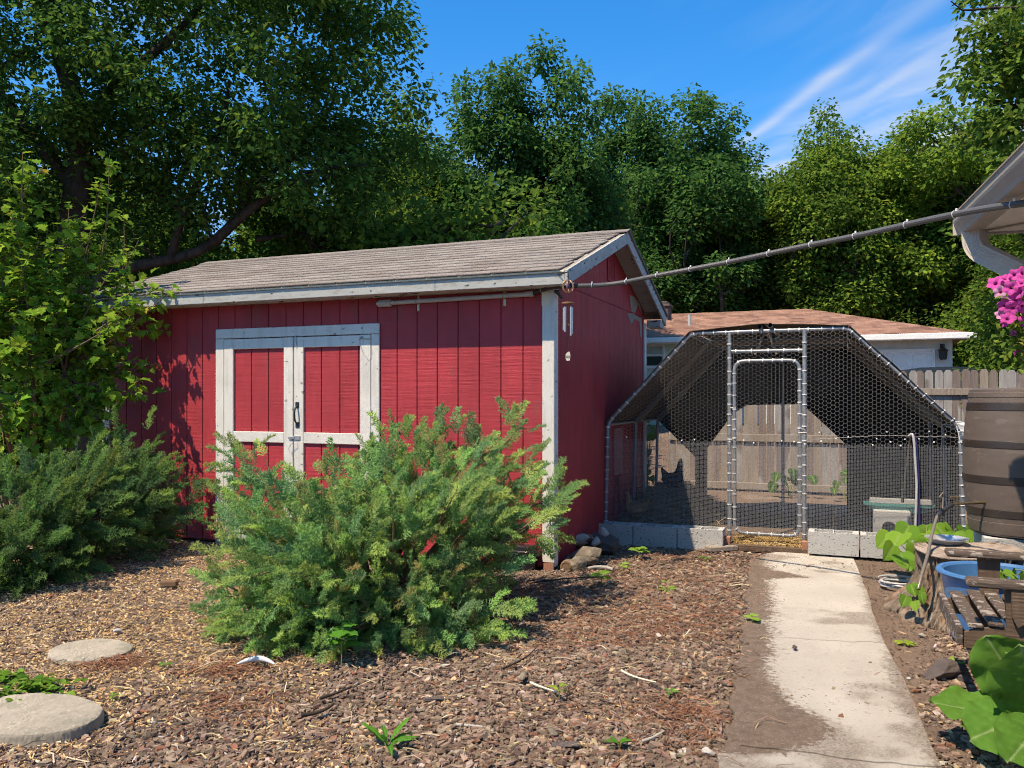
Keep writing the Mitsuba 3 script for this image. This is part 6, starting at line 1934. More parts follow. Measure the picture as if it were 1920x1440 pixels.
# ---------------------------------------------------------------- tree stump, pan, tub
stx, sty = 3.08, 5.42
stp = thing("tree_stump", "sawn tree stump with cracked rough bark beside the rain barrel", "tree stump")
ns, nz = 260, 34
ang = np.linspace(0, 2 * np.pi, ns, endpoint=False)
zs = np.concatenate([np.linspace(-0.05, 0.40, nz - 1), [0.428]])
A_, Z_ = np.meshgrid(ang, zs, indexing="ij")
cyl = np.stack([np.cos(A_) * 9, np.sin(A_) * 9, Z_ * 2.6], -1)
ridge = np.abs(meshkit.fbm(cyl, 4, 6) - 0.5) * 3.2
flare = 0.16 * np.clip(1 - Z_ / 0.24, 0, 1) ** 1.6 * (0.5 + 1.1 * meshkit.noise(np.stack([np.cos(A_) * 1.6, np.sin(A_) * 1.6, 0 * A_ + 3], -1), 3))
R_ = 0.365 + flare - 0.13 * np.clip(0.75 - ridge, 0, 1) ** 1.2 * (Z_ < 0.41) - 0.01 * (Z_ > 0.41) + 0.03 * (meshkit.noise(np.stack([np.cos(A_) * 1.2, np.sin(A_) * 1.2, 0 * A_], -1), 9) - 0.5)
sv = np.stack([stx + R_ * np.cos(A_), sty + R_ * np.sin(A_), Z_ + 0.012 * np.sin(A_ * 3)], -1).reshape(-1, 3)
i, j = np.meshgrid(np.arange(ns), np.arange(nz - 1), indexing="ij")
q = np.stack([i * nz + j, ((i + 1) % ns) * nz + j, ((i + 1) % ns) * nz + j + 1, i * nz + j + 1], -1).reshape(-1, 4)
put("bark", (sv, np.vstack([q[:, [0, 1, 2]], q[:, [0, 2, 3]]])), "stump_bark", parent=stp, smooth=35)
rim = sv.reshape(ns, nz, 3)[:, -1]
rings_ = [rim - [0, 0, 0.004]]
cen = np.array([stx, sty, 0.43])
for s in (0.85, 0.6, 0.35, 0.12):
    p = cen + (rim - cen) * s
    p[:, 2] = 0.424 + (meshkit.fbm(p * 14, 3, 4) - 0.5) * 0.03
    rings_.append(p)
v = np.vstack(rings_ + [cen[None]])
f = []
for r_i in range(4):
    for k in range(ns):
        l = (k + 1) % ns
        a, b = r_i * ns, (r_i + 1) * ns
        f += [[a + k, a + l, b + l], [a + k, b + l, b + k]]
for k in range(ns):
    f.append([4 * ns + k, 4 * ns + (k + 1) % ns, 5 * ns])
put("cut_face", (v, np.array(f)), "stump_top", parent=stp, smooth=True)
px_, py_, _ = (3.077, 5.579, 0.45)
v, f = lathe([(0, 0.0), (0.09, 0.0), (0.125, 0.03), (0.14, 0.034), (0.14, 0.038), (0.122, 0.036), (0.09, 0.007), (0, 0.007)], 40)
tag(put("metal_pan", (v + [3.03, 5.66, 0.435], f), "bright_pan", smooth=40), "shallow bright metal pan lying on top of the stump", "pan")
tbx, tby = 2.86, 4.80
tub = thing("blue_tub", "blue plastic tub used as a planter behind the wooden chair", "tub")
v, f = lathe([(0, 0.0), (0.22, 0.0), (0.235, 0.02), (0.285, 0.385), (0.285, 0.40), (0.312, 0.40), (0.318, 0.41), (0.312, 0.421), (0.285, 0.423), (0.272, 0.41), (0.262, 0.33), (0.25, 0.3)], 56)
put("shell", (v + [tbx, tby, 0.0], f), "blue_plastic", parent=tub, smooth=35)
v, f = lathe([(0.262, 0.33), (0.2, 0.335), (0.1, 0.342), (0.0, 0.345)], 40)
put("soil", (v + [tbx, tby, 0.0] + [0, 0, 0], f[:, ::-1]), "potting_soil", parent=tub, smooth=True)

# ---------------------------------------------------------------- broad-leaf plants
HEART = [(0.0, 0.0), (0.20, -0.10), (0.42, -0.02), (0.52, 0.20), (0.46, 0.48), (0.28, 0.76), (0.0, 1.0)]


def broad_leaf(outline, rows=9, cols=6, cup=0.18, droop=0.25, wave=0.03, seed=0, veins=0.012):
    """A leaf blade along +y with side veins pressed in and wavy edges."""
    ys = np.array([p[1] for p in outline])
    xs = np.array([p[0] for p in outline])
    V = []
    tt = np.linspace(0, 1, 60)
    d = np.concatenate([[0], np.cumsum(np.hypot(np.diff(xs), np.diff(ys)))])
    ox, oy = np.interp(tt * d[-1], d, xs), np.interp(tt * d[-1], d, ys)
    for i in range(rows + 1):
        k = i / rows * 59
        ex, ey = np.interp(k, np.arange(60), ox), np.interp(k, np.arange(60), oy)
        my = max(ey, 0) * 0.92 + 0.0
        my = i / rows
        for j in range(-cols, cols + 1):
            s = j / cols
            x = ex * s
            y = my + (ey - my) * abs(s)
            z = cup * abs(x) - droop * y * y + wave * math.sin(y * 17 + seed + s * 2) * abs(s) ** 2 + veins * math.cos((y - abs(x) * 0.7) * 38) * (1 - abs(s)) * min(1, abs(s) * 4) - veins * 1.2 * math.exp(-(x / 0.03) ** 2)
            V.append((x, y, z))
    W = 2 * cols + 1
    q = [(i * W + j, i * W + j + 1, (i + 1) * W + j + 1, (i + 1) * W + j) for i in range(rows) for j in range(2 * cols)]
    q = np.array(q)
    return np.array(V), np.vstack([q[:, [0, 1, 2]], q[:, [0, 2, 3]]])


def leaf_at(tv, base, direction, normal, s, wide=1.0):
    d = unit(np.asarray(direction, float))
    x = unit(np.cross(d, np.asarray(normal, float)))
    z = np.cross(x, d)
    return np.asarray(base) + (tv * [s * wide, s, s]) @ np.array([x, d, z])


def vcol(n, c, r, j=0.06):
    c = np.array(c) * (1 + r.normal(0, j))
    return np.clip(np.repeat(c[None], n, 0) * (1 + r.normal(0, 0.03, (n, 1))), 0.005, 0.9)


def veined(tv, c, vein, r, w=0.02):
    """A leaf's own colours: paler midrib."""
    m = np.exp(-(tv[:, 0:1] / w) ** 2)
    return np.clip(np.array(c) * (1 + r.normal(0, 0.05)) * (1 - m) + np.array(vein) * m, 0.005, 0.9)


hrt = [broad_leaf(HEART, 8, 5, cup=q, droop=w, wave=0.03, seed=s_) for q, w, s_ in ((0.15, 0.22, 0), (-0.12, 0.35, 2), (0.22, 0.10, 4))]
rp = np.random.default_rng(301)


def vine(key, label, leaves, root, cat="plant", cols=((0.16, 0.30, 0.035), (0.20, 0.35, 0.045), (0.13, 0.26, 0.035)), group=None, tvs=None, face=(0, -0.5, 0.9)):
    k = thing(key, label, cat, group)
    st = MB()
    for (p, s) in leaves:
        p = np.asarray(p, float)
        tv, tf = (tvs or hrt)[rp.integers(0, len(tvs or hrt))]
        out = p - np.asarray(root)
        d = unit(np.array([out[0], out[1] - 0.05, 0]) * 0.5 + np.array([0, -0.35, -0.55]) * rp.uniform(0.4, 1) + rp.normal(0, 0.25, 3))
        nrm = unit(np.array(face) + rp.normal(0, 0.28, 3))
        v = leaf_at(tv, p, d, nrm, s)
        put("leaf", (v, tf), "leaf_soft", parent=k, color=veined(tv, cols[rp.integers(0, len(cols))], (0.24, 0.36, 0.09), rp, 0.025), smooth=True)
        mid = (p + root) / 2 + np.array([0, 0, 0.06 * rp.random()])
        st.add(*tube(spline([root + rp.normal(0, 0.02, 3) * [1, 1, 0], mid, p], 7), np.linspace(0.005, 0.003, 7), 5))
    put("stems", st, "green_stem", parent=k, smooth=True)
    return k


vine("leafy_vine", "bright heart leaved plant growing against the blocks between the run and the stump",
     [((3.14, 6.55, 0.353), 0.202), ((3.068, 6.6, 0.336), 0.155), ((3.148, 6.35, 0.312), 0.232), ((2.988, 6.25, 0.239), 0.171), ((3.002, 6, 0.217), 0.202), ((3.359, 6.6, 0.345), 0.202), ((3.497, 6.7, 0.394), 0.202), ((3.612, 6.75, 0.4), 0.217), ((3.673, 6.7, 0.381), 0.202), ((3.692, 6.6, 0.388), 0.186), ((3.436, 6.5, 0.34), 0.217), ((3.286, 6.4, 0.328), 0.186), ((3.467, 6.4, 0.366), 0.202),
      ((3.277, 6.7, 0.394), 0.186), ((3.368, 6.75, 0.355), 0.155), ((3.527, 6.35, 0.387), 0.186), ((3.216, 6.2, 0.33), 0.186), ((3.005, 6.4, 0.286), 0.155), ((2.964, 6.1, 0.188), 0.155), ((3.474, 6.8, 0.378), 0.171)], np.array((3.354, 6.592, 0)))
vine("leafy_vine", "small heart leaved plant in front of the hose coil at the foot of the stump", [((2.677, 5.45, 0.198), 0.085), ((2.702, 5.4, 0.191), 0.08), ((2.575, 5.3, 0.152), 0.08), ((2.606, 5.25, 0.13), 0.07), ((2.673, 5.3, 0.173), 0.07)], np.array((2.714, 5.453, 0)), group=None)
vine("tub_plant", "round leaved green plant growing in the blue tub", [((2.838, 4.75, 0.443), 0.085), ((2.845, 4.7, 0.441), 0.08), ((2.925, 4.75, 0.436), 0.09), ((2.938, 4.7, 0.432), 0.085), ((3.01, 4.75, 0.43), 0.08), ((2.821, 4.62, 0.428), 0.085), ((2.876, 4.62, 0.422), 0.08), ((2.79, 4.66, 0.425), 0.07)], np.array([tbx + 0.05, tby, 0.34]), face=(0, -0.3, 1))
(vu, vw) = (-0.122, 0.632)
vine("climbing_vine", "dark green vine climbing the back corner of the run beside the shed", [(at(SHED, (-0.14 + rp.uniform(-0.10, 0.10), 4.35 + rp.uniform(-0.1, 0.1), w)), rp.uniform(0.09, 0.14)) for w in np.linspace(0.2, 1.2, 26)], at(SHED, (-0.14, 4.35, 0.1)), cols=((0.085, 0.16, 0.025), (0.11, 0.19, 0.03)))
vine("run_weed", "dark leafy weed at the fence foot inside the run, left of the door post", [(at(SHED, (u, 5.9 + rp.uniform(-0.2, 0.2), w)), 0.16) for u, w in ((1.55, 0.30), (1.45, 0.36), (1.68, 0.32), (1.75, 0.22), (1.4, 0.2), (1.58, 0.18), (1.9, 0.33), (1.65, 0.42))], at(SHED, (1.6, 5.9, 0.02)), "weed", ((0.06, 0.12, 0.03),))
vine("run_weed", "small feathery weed at the fence foot behind the right door post", [(at(SHED, (u, 5.9 + rp.uniform(-0.2, 0.2), w)), 0.12) for u, w in ((2.25, 0.25), (2.35, 0.32), (2.45, 0.28), (2.55, 0.2), (2.3, 0.4), (2.2, 0.18))], at(SHED, (2.35, 5.9, 0.02)), "weed", ((0.07, 0.13, 0.03),))

# seedlings and weeds in the mulch
OVAL = [(0.0, 0.0), (0.13, 0.10), (0.22, 0.32), (0.20, 0.60), (0.09, 0.88), (0.0, 1.0)]
LANCE = [(0.0, 0.0), (0.05, 0.05), (0.10, 0.30), (0.115, 0.55), (0.06, 0.85), (0.0, 1.0)]
ovl = [broad_leaf(OVAL, 7, 3, 0.25, 0.25, 0.02, 1, 0.006)]
lnc = [broad_leaf(LANCE, 9, 3, 0.45, 0.55, 0.02, 2, 0.004), broad_leaf(LANCE, 9, 3, 0.35, 0.2, 0.02, 3, 0.004)]


def rosette(key, label, p, n, s, tvs, cols, lift=0.6, cat="weed", stem=0.0, group=None, spread=1.0):
    k = thing(key, label, cat, group)
    p = np.asarray(p, float)
    st = MB().add(*tube([p - [0, 0, 0.02], p + [0.004, 0, max(stem, 0.012)]], [0.004, 0.0025], 5))
    for i in range(n):
        a = i * 2.399 + rp.normal(0, 0.25)
        e = lift * rp.uniform(0.6, 1.3)
        d = np.array([math.cos(a) * spread, math.sin(a) * spread, e])
        b = p + [0, 0, max(stem, 0.012) * (0.45 + 0.55 * (i + 1) / n)]
        pet = b + unit(d) * s * 0.25
        st.add(*tube([b, pet], 0.002, 4))
        tv, tf = tvs[rp.integers(0, len(tvs))]
        v = leaf_at(tv, pet, d * [1, 1, 0.6], np.array([-math.cos(a) * 0.3, -math.sin(a) * 0.3 - 0.1, 1.0]), s * rp.uniform(0.75, 1.2))
        put("leaf", (v, tf), "leaf_soft", parent=k, color=veined(tv, cols[rp.integers(0, len(cols))], np.array(cols[0]) * 1.3, rp, 0.02), smooth=True)
    put("stem", st, "green_stem", parent=k)
    return k


LIME = ((0.20, 0.34, 0.05), (0.16, 0.29, 0.045), (0.25, 0.38, 0.07))
MID = ((0.085, 0.235, 0.03), (0.07, 0.19, 0.028), (0.11, 0.27, 0.035))
rosette("weed", "upright lance leaved green weed in the bark at the bottom, left of centre", (-0.51, 3.331, 0), 9, 0.115, lnc, MID, 1.5)
rosette("weed", "bushy heart leaved weed at the front foot of the big juniper", (-0.919, 4.373, 0), 9, 0.085, hrt, MID, 0.25, stem=0.21, spread=0.8)
rosette("weed", "pale heart leaved seedling to the right of the white corner post and logs", (0.682, 6.221, 0), 5, 0.085, hrt, LIME, 0.3, stem=0.10)
rosette("weed", "pale seedling in front of the middle hollow block of the run", (1.128, 7.312, 0), 6, 0.085, hrt, LIME, 0.3, stem=0.09)
rosette("weed", "small pale seedling behind the one with drooping heart leaves", (0.914, 6.692, 0), 4, 0.06, hrt, LIME, 0.4, stem=0.07)
rosette("weed", "low bright weed in the reddish litter left of the path", (1.152, 6.05, 0), 9, 0.07, ovl, LIME, 0.5)
rosette("weed", "small upright lime seedling in the bark near the bottom centre", (0.225, 3.895, 0), 6, 0.045, ovl, ((0.26, 0.36, 0.05), (0.20, 0.31, 0.045)), 0.8, stem=0.06)
rosette("weed", "dark green sprout in the bark at the bottom right of centre", (0.44, 3.351, 0), 6, 0.05, ovl, MID, 1.3, stem=0.02)
rosette("weed", "small seedling at the left edge of the concrete path", (1.543, 5.221, 0), 4, 0.05, hrt, LIME, 0.3, stem=0.04)
rosette("weed", "bright lime weed on the soil right of the concrete path", (2.298, 4.749, 0), 14, 0.05, ovl, ((0.30, 0.38, 0.04), (0.22, 0.32, 0.04)), 0.5)
rosette("weed", "little weed at the foot of the hollow block half in shadow", (1.711, 7.24, 0), 6, 0.055, ovl, MID, 0.5)
rosette("weed", "tiny sprout left of the big juniper, below the round stone", (-1.872, 4.373, 0), 5, 0.035, ovl, MID, 0.5)
rosette("weed", "small two leaved sprout right of centre in the bark", (0.768, 3.965, 0), 4, 0.045, ovl, MID, 0.4)
rosette("weed", "pale sprout under the wooden chair's front edge", (2.359, 4.356, 0), 4, 0.06, ovl, LIME, 0.9)
rosette("weed", "small weed between the two stepping stones", (-2.17, 3.943, 0), 6, 0.045, ovl, MID, 0.4)
rosette("weed", "tiny weed right of the nearer stepping stone", (-1.925, 3.909, 0), 4, 0.035, ovl, LIME, 0.4)
rosette("weed", "low sprig by the white corner post, beside the black tote", (1.201, 6.31, 0), 5, 0.05, ovl, LIME, 0.4)
gc = thing("ground_ivy", "patch of low green leaves at the left edge beside the stepping stones", "ground cover")
labels[gc]["kind"] = "stuff"
gp_ = []
for c_, s_ in (((-2.425, 3.909, 0), 0.13), ((-2.343, 3.943, 0), 0.10), ((-2.575, 4.128, 0), 0.06), ((-2.333, 4.015, 0), 0.06)):
    gp_.append(np.array(c_)[None] + rp.normal(0, 1, (60, 3)) * [s_, s_ * 0.6, 0])
gp_ = np.vstack(gp_)
gp_[:, 2] = 0.02 + 0.035 * rp.random(len(gp_))
nn_ = len(gp_)
a = rp.uniform(0, 2 * np.pi, nn_)
rot = yaw(a) @ basis(unit(np.stack([np.ones(nn_), 0 * a, rp.normal(0, 0.3, nn_)], -1)), unit(np.stack([0 * a, rp.normal(0, 0.3, nn_), np.ones(nn_)], -1)))
tv, tf = ovl[0]
v, f = scatter(tv * [1.5, 1, 1], tf, gp_, rot, rp.uniform(0.03, 0.055, nn_))
scene.setdefault(gc, mikit.ply((v, f), "leaf_soft", color=np.repeat(np.clip(palette(rp, nn_, [(0.12, 0.24, 0.03), (0.16, 0.28, 0.04), (0.08, 0.18, 0.025)], [1, 1, 1]), 0.01, 1), len(tv), 0)))

# big-leaved plant at the lower right corner
def side_veins(tv, c):
    """Paler side veins and the blotchy green of an old leaf."""
    w = (tv[:, 1] - np.abs(tv[:, 0]) * 0.7) * 38
    k = np.clip(-np.cos(w) - 0.72, 0, 1)[:, None] * 1.3
    b = meshkit.fbm(tv * [9, 7, 0] + 3, 3, 5)[:, None]
    return np.clip(c * (0.80 + 0.4 * b) + np.array((0.07, 0.08, 0.035)) * k, 0.005, 0.9)


BIGL = [(0.0, 0.0), (0.14, 0.0), (0.29, 0.12), (0.37, 0.34), (0.37, 0.60), (0.27, 0.84), (0.11, 0.975), (0.0, 1.0)]
bl = thing("burdock_plant", "plant with very large wavy green leaves at the lower right corner", "plant")
root = np.array((2.25, 3.42, 0.02))
LEAVES = [((2.057, 3.28, 0.147), (1.756, 3.42, 0.177), (-0.05, -0.25, 0.95), 0.85, 0.16, 0.02), ((2.028, 3.2, 0.189), (1.783, 3.15, 0.141), (0.05, -0.5, 0.85), 1.25, -0.1, 0.1), ((2.125, 3.32, 0.175), (1.971, 3.38, 0.467), (-0.6, -0.75, 0.2), 0.95, -0.12, -0.1),
          ((2.102, 3.25, 0.202), (1.948, 3.18, 0.433), (-0.3, -0.9, 0.25), 0.95, 0.3, 0.05), ((2.101, 3.2, 0.2), (1.913, 3.05, 0.489), (-0.55, -0.7, 0.3), 1.0, 0.2, 0.1), ((2.037, 3.3, 0.135), (1.82, 3.28, 0.143), (0, -0.4, 0.9), 0.45, 0.5, 0.1), ((2.167, 3.3, 0.117), (2.367, 3.5, 0.404), (0, -0.8, 0.4), 1.0, 0.2, 0.1), ((2.015, 3.1, 0.198), (1.839, 2.98, 0.139), (0.1, -0.5, 0.85), 1.2, 0.1, 0.2)]
st = MB()
for n_, (a, b, nrm, wide, cup, droop) in enumerate(LEAVES):
    a, b = np.array(a), np.array(b)
    tv, tf = broad_leaf(BIGL, 22, 14, cup, droop, 0.05, n_ * 1.7, 0.014)
    L = np.linalg.norm(b - a)
    v = leaf_at(tv, a, b - a, nrm, L, wide * 1.15)
    put("leaf", (v, tf), "leaf_soft", parent=bl, color=side_veins(tv, veined(tv, ((0.105, 0.225, 0.035), (0.085, 0.19, 0.03))[n_ % 2], (0.24, 0.34, 0.13), rp, 0.011)), smooth=True)
    st.add(*tube(spline([root, (root + a) / 2 + [0, 0, 0.03], a, a + (b - a) * 0.55 + np.array(nrm) * -0.008], 12), np.linspace(0.012, 0.004, 12), 6))
put("stems", st, "green_stem", parent=bl, smooth=True)

# ---------------------------------------------------------------- weathered wooden chair
ch_ = thing("garden_chair", "weathered grey brown slatted wooden armchair at the right edge", "chair")
CH = frame(2.03, 3.68, 21.8)
CH[2, 3] = 0.045  # u backwards into the frame's right, v away from the camera, along the front edge
WID = 0.70
put("front_rail", plank((0.0, 0.0, 0.325), (0.0, WID, 0.325), 0.026, 0.085, up=(0, 0, 1)), "weathered_bench_wood", parent=ch_, m=CH)
for k_, (u, w) in enumerate(((0.065, 0.372), (0.145, 0.385), (0.225, 0.382), (0.305, 0.370), (0.385, 0.35), (0.465, 0.328), (0.545, 0.305))):
    put("seat_slat", plank((u, 0.005, w), (u, WID - 0.005, w), 0.062, 0.020, up=(0.05 + (k_ - 1.2) * 0.07, 0, 1), b=0.006), "weathered_bench_wood", parent=ch_, m=CH)
for v_ in (0.015, WID - 0.04):
    q = [(0.015, 0.27), (0.30, 0.26), (0.66, 0.20), (0.66, 0.27), (0.50, 0.308), (0.40, 0.334), (0.30, 0.357), (0.22, 0.370), (0.145, 0.372), (0.07, 0.358), (0.015, 0.335)]
    pv, pf = prism(q, v_, v_ + 0.026)
    put("seat_side", (pv[:, [0, 2, 1]], pf[:, ::-1]), "brown_bench_wood", parent=ch_, m=CH)
for v_, sgn in ((-0.022, -1), (WID + 0.022, 1)):
    q = [(0.17, 0.56), (0.275, 0.56), (0.265, 0.36), (0.25, 0.18), (0.235, -0.06), (0.12, -0.06), (0.165, 0.22), (0.18, 0.38)]
    pv, pf = prism(q, v_ - 0.014, v_ + 0.014)
    put("leg", (pv[:, [0, 2, 1]], pf[:, ::-1]), "brown_bench_wood", parent=ch_, m=CH)
    put("armrest", MB().add(*cbox((0.02, v_ - 0.055, 0.562), (0.78, v_ + 0.045, 0.595), 0.008)), "weathered_bench_wood", parent=ch_, m=CH)
    q = [(0.19, 0.56), (0.262, 0.56), (0.245, 0.42), (0.215, 0.40), (0.195, 0.44)]
    pv, pf = prism(q, v_ + sgn * 0.016, v_ + sgn * 0.045)
    put("arm_bracket", (pv[:, [0, 2, 1]], pf[:, ::-1]), "brown_bench_wood", parent=ch_, m=CH)
    put("bolt", lathe([(0, 0.02), (0.012, 0.016), (0.016, 0.0)], 12)[0][:, [0, 2, 1]] * [1, sgn, 1] + [0.215, v_ + sgn * 0.014, 0.31] if False else (lathe([(0, 0.014), (0.012, 0.010), (0.017, 0.0)], 12)[0][:, [0, 2, 1]] * [1, sgn, 1] + [0.215, v_ + sgn * 0.0145, 0.31], lathe([(0, 0.014), (0.012, 0.010), (0.017, 0.0)], 12)[1]), "galvanized_steel", parent=ch_, m=CH, smooth=True)
    put("rear_leg", plank((0.55, v_, 0.30), (0.76, v_, -0.05), 0.028, 0.075, up=(1, 0, 1)), "brown_bench_wood", parent=ch_, m=CH)
    put("cross_brace", plank((0.03, v_ - sgn * 0.05, 0.28), (0.20, v_ - sgn * 0.05, 0.02), 0.016, 0.02, up=(1, 0, 1), b=0.002), "brown_bench_wood", parent=ch_, m=CH)
put("stretcher", plank((0.15, 0.0, 0.06), (0.15, WID, 0.06), 0.022, 0.04), "brown_bench_wood", parent=ch_, m=CH)
put("brace", plank((0.02, 0.04, 0.29), (0.16, 0.25, 0.03), 0.02, 0.014, up=(1, 0, 1), b=0.002), "bare_wood", parent=ch_, m=CH)
for s in range(5):
    v_ = 0.06 + s * (WID - 0.12) / 4
    put("back_slat", plank((0.56, v_, 0.28), (0.86, v_ + (s - 2) * 0.03, 1.0), 0.085, 0.018, up=(1, 0, -0.4), b=0.005), "weathered_bench_wood", parent=ch_, m=CH)
put("back_rail", plank((0.70, 0.0, 0.56), (0.70, WID, 0.56), 0.03, 0.05), "weathered_bench_wood", parent=ch_, m=CH)

# ---------------------------------------------------------------- hanging petunias under the eave
pb = thing("petunia_basket", "hanging basket of trailing pink petunias at the right edge under the eave", "flower basket")
pc_ = np.array((2.574, 3.9, 1.821))
v, f = lathe([(0, -0.13), (0.10, -0.13), (0.155, 0.02), (0.165, 0.03), (0.15, 0.03), (0, 0.0)], 32)
put("pot", (v + pc_ + [0.03, 0, 0.02], f), "gutter_brown", parent=pb, smooth=40)
hang = MB()
for a in (0, 2.1, 4.2):
    hang.add(*tube([pc_ + [0.03 + 0.15 * math.cos(a), 0.15 * math.sin(a), 0.05], pc_ + [0.03, 0, 0.50]], 0.0025, 4))
hang.add(*tube([pc_ + [0.03, 0, 0.50], [pc_[0] + 0.03, pc_[1], 2.452]], 0.003, 4))
put("hanger", hang, "black_iron", parent=pb)
pet_v, pet_f = [], []
for i_, (r_, z_) in enumerate(((0.06, -0.42), (0.09, -0.22), (0.16, -0.05), (0.34, 0.04), (0.50, 0.03))):
    for k_ in range(40):
        a = k_ / 40 * 2 * np.pi
        lobe = 1 + (0.26 * abs(math.cos(2.5 * a)) - 0.16) * (i_ / 4) ** 2
        pet_v.append((r_ * lobe * math.cos(a), r_ * lobe * math.sin(a), z_ + 0.06 * math.sin(5 * a + 0.4) * (i_ / 4) ** 2))
pet_v = np.array(pet_v)
for i_ in range(4):
    for k_ in range(40):
        l_ = (k_ + 1) % 40
        pet_f += [[i_ * 40 + k_, i_ * 40 + l_, (i_ + 1) * 40 + l_], [i_ * 40 + k_, (i_ + 1) * 40 + l_, (i_ + 1) * 40 + k_]]
pet_f = np.array(pet_f)
rf = np.random.default_rng(401)
pin = thing  # noqa
fl_pos = [(2.29, 3.85, 1.991), (2.308, 3.8, 2.006), (2.34, 3.78, 2.021), (2.39, 3.8, 2.031), (2.285, 3.8, 1.942), (2.284, 3.72, 1.951), (2.32, 3.7, 1.972), (2.313, 3.7, 1.929), (2.295, 3.75, 1.91), (2.308, 3.72, 1.897), (2.281, 3.76, 1.877), (2.279, 3.7, 1.856), (2.259, 3.7, 1.81), (2.278, 3.78, 1.835), (2.269, 3.74, 1.789), (2.296, 3.72, 1.743), (2.303, 3.72, 1.658), (2.315, 3.68, 1.861), (2.357, 3.7, 1.948), (2.401, 3.75, 2.004), (2.381, 3.7, 1.875), (2.344, 3.7, 1.802), (2.405, 3.7, 1.972), (2.406, 3.72, 1.78), (2.429, 3.7, 1.899)]
for n_, p in enumerate(fl_pos):
    p = np.array(p)
    d = unit(np.array([-0.45, -0.8, 0.15]) + rf.normal(0, 0.42, 3))
    if n_ in (14, 15, 16, 8):
        d = unit(np.array([-0.8, 0.1, -0.3]) + rf.normal(0, 0.3, 3))
    x = unit(np.cross(d, rf.normal(0, 1, 3)))
    y = np.cross(d, x)
    s = rf.uniform(0.052, 0.072)
    v = p + (pet_v * s * ([0.55, 0.55, 1.2] if n_ in (14, 15, 16) else [1, 1, 1])) @ np.array([x, y, d])
    rad = np.hypot(pet_v[:, 0], pet_v[:, 1])[:, None]
    base_c = np.array((0.62, 0.10, 0.42)) * rf.uniform(0.85, 1.15)
    if n_ in (4, 13, 8):
        base_c = np.array((0.66, 0.34, 0.55))
    cc = np.where(rad < 0.13, np.array((0.33, 0.02, 0.19)), base_c)
    put("flower", (v, pet_f), "leaf_soft", parent=pb, color=np.clip(cc, 0.01, 0.9), smooth=True)
tv, tf = ovl[0]
n_ = 420
pos = pc_ + rf.normal(0, 1, (n_, 3)) * [0.085, 0.09, 0.10] + [-0.02, -0.02, 0.0]
trail = np.array([(2.351, 3.75, 1.807), (2.327, 3.75, 1.709), (2.351, 3.75, 1.647), (2.376, 3.75, 1.733), (2.37, 3.8, 1.912), (2.42, 3.8, 1.912)])
pos[:200] = trail[rf.integers(0, len(trail), 200)] + rf.normal(0, 1, (200, 3)) * [0.03, 0.04, 0.05]
d = unit(rf.normal(0, 1, (n_, 3)) + [-0.3, -0.4, -0.3])
up = unit(rf.normal(0, 0.6, (n_, 3)) + [0, -0.4, 1])
x = unit(np.cross(d, up))
v, f = scatter(tv, tf, pos, np.stack([x, d, np.cross(x, d)], -1), rf.uniform(0.03, 0.055, n_))
put("foliage", (v, f), "leaf_soft", parent=pb, color=np.repeat(np.clip(palette(rf, n_, [(0.15, 0.22, 0.035), (0.10, 0.17, 0.03), (0.24, 0.27, 0.06)], [3, 3, 1]), 0.01, 1), len(tv), 0))
sm = MB()
for t_ in trail[:4]:
    sm.add(*tube(spline([pc_, (pc_ + t_) / 2 + [-0.02, 0, 0.05], t_], 8), 0.003, 4))
put("stems", sm, "green_stem", parent=pb)

# ---------------------------------------------------------------- logs and rubble by the shed corner
def rock(seed, s, squash=(1, 1, 0.7), amount=0.6, sub=4):
    m = trimesh.creation.icosphere(sub, 1.0)
    m = blob(blob(m, amount, 1.1, seed), amount * 0.35, 3.5, seed + 1)
    v = np.array(m.vertices)
    r = np.random.default_rng(seed)
    for _ in range(11):  # flat broken faces
        n = unit(r.normal(0, 1, 3))
        d = v @ n
        lim = r.uniform(0.5, 0.85)
        v = v - np.maximum(d - lim, 0)[:, None] * n * 0.9
    return v * np.asarray(squash) * s, np.array(m.faces)


def lay(v, deg, at_):
    a = math.radians(deg)
    c_, s_ = math.cos(a), math.sin(a)
    return v @ np.array([[c_, s_, 0], [-s_, c_, 0], [0, 0, 1]]) + np.asarray(at_)


GR = "rubble and logs heaped at the shed corner"
v, f = rock(11, 0.16, (1.15, 0.75, 0.62))
tag(put("field_stone", (lay(v, 10, np.array((0.634, 7, 0.094))), f), "field_stone", smooth=30), "largest flat grey brown stone in the heap beside the corner post", "stone", GR)
v, f = rock(12, 0.12, (1.0, 0.8, 0.9))
tag(put("field_stone", (lay(v, 40, np.array((0.558, 6.85, 0.024)) - [0, 0, 0.01]), f), "field_stone", smooth=30), "yellowish stone under the flat stone and above the small log", "stone", GR)
v, f = rock(13, 0.13, (1.2, 0.8, 0.7))
tag(put("field_stone", (lay(v, 70, np.array((0.729, 7.3, 0.036))), f), "field_stone", smooth=30), "dark stone between the flat stone and the white rubble", "stone", GR)
v, f = rock(14, 0.17, (1.3, 0.7, 0.75))
tag(put("field_stone", (lay(v, -35, np.array((0.833, 7.55, 0.087))), f), "dark_rock", smooth=30), "large greyish slab leaning against the first hollow block", "stone", GR)
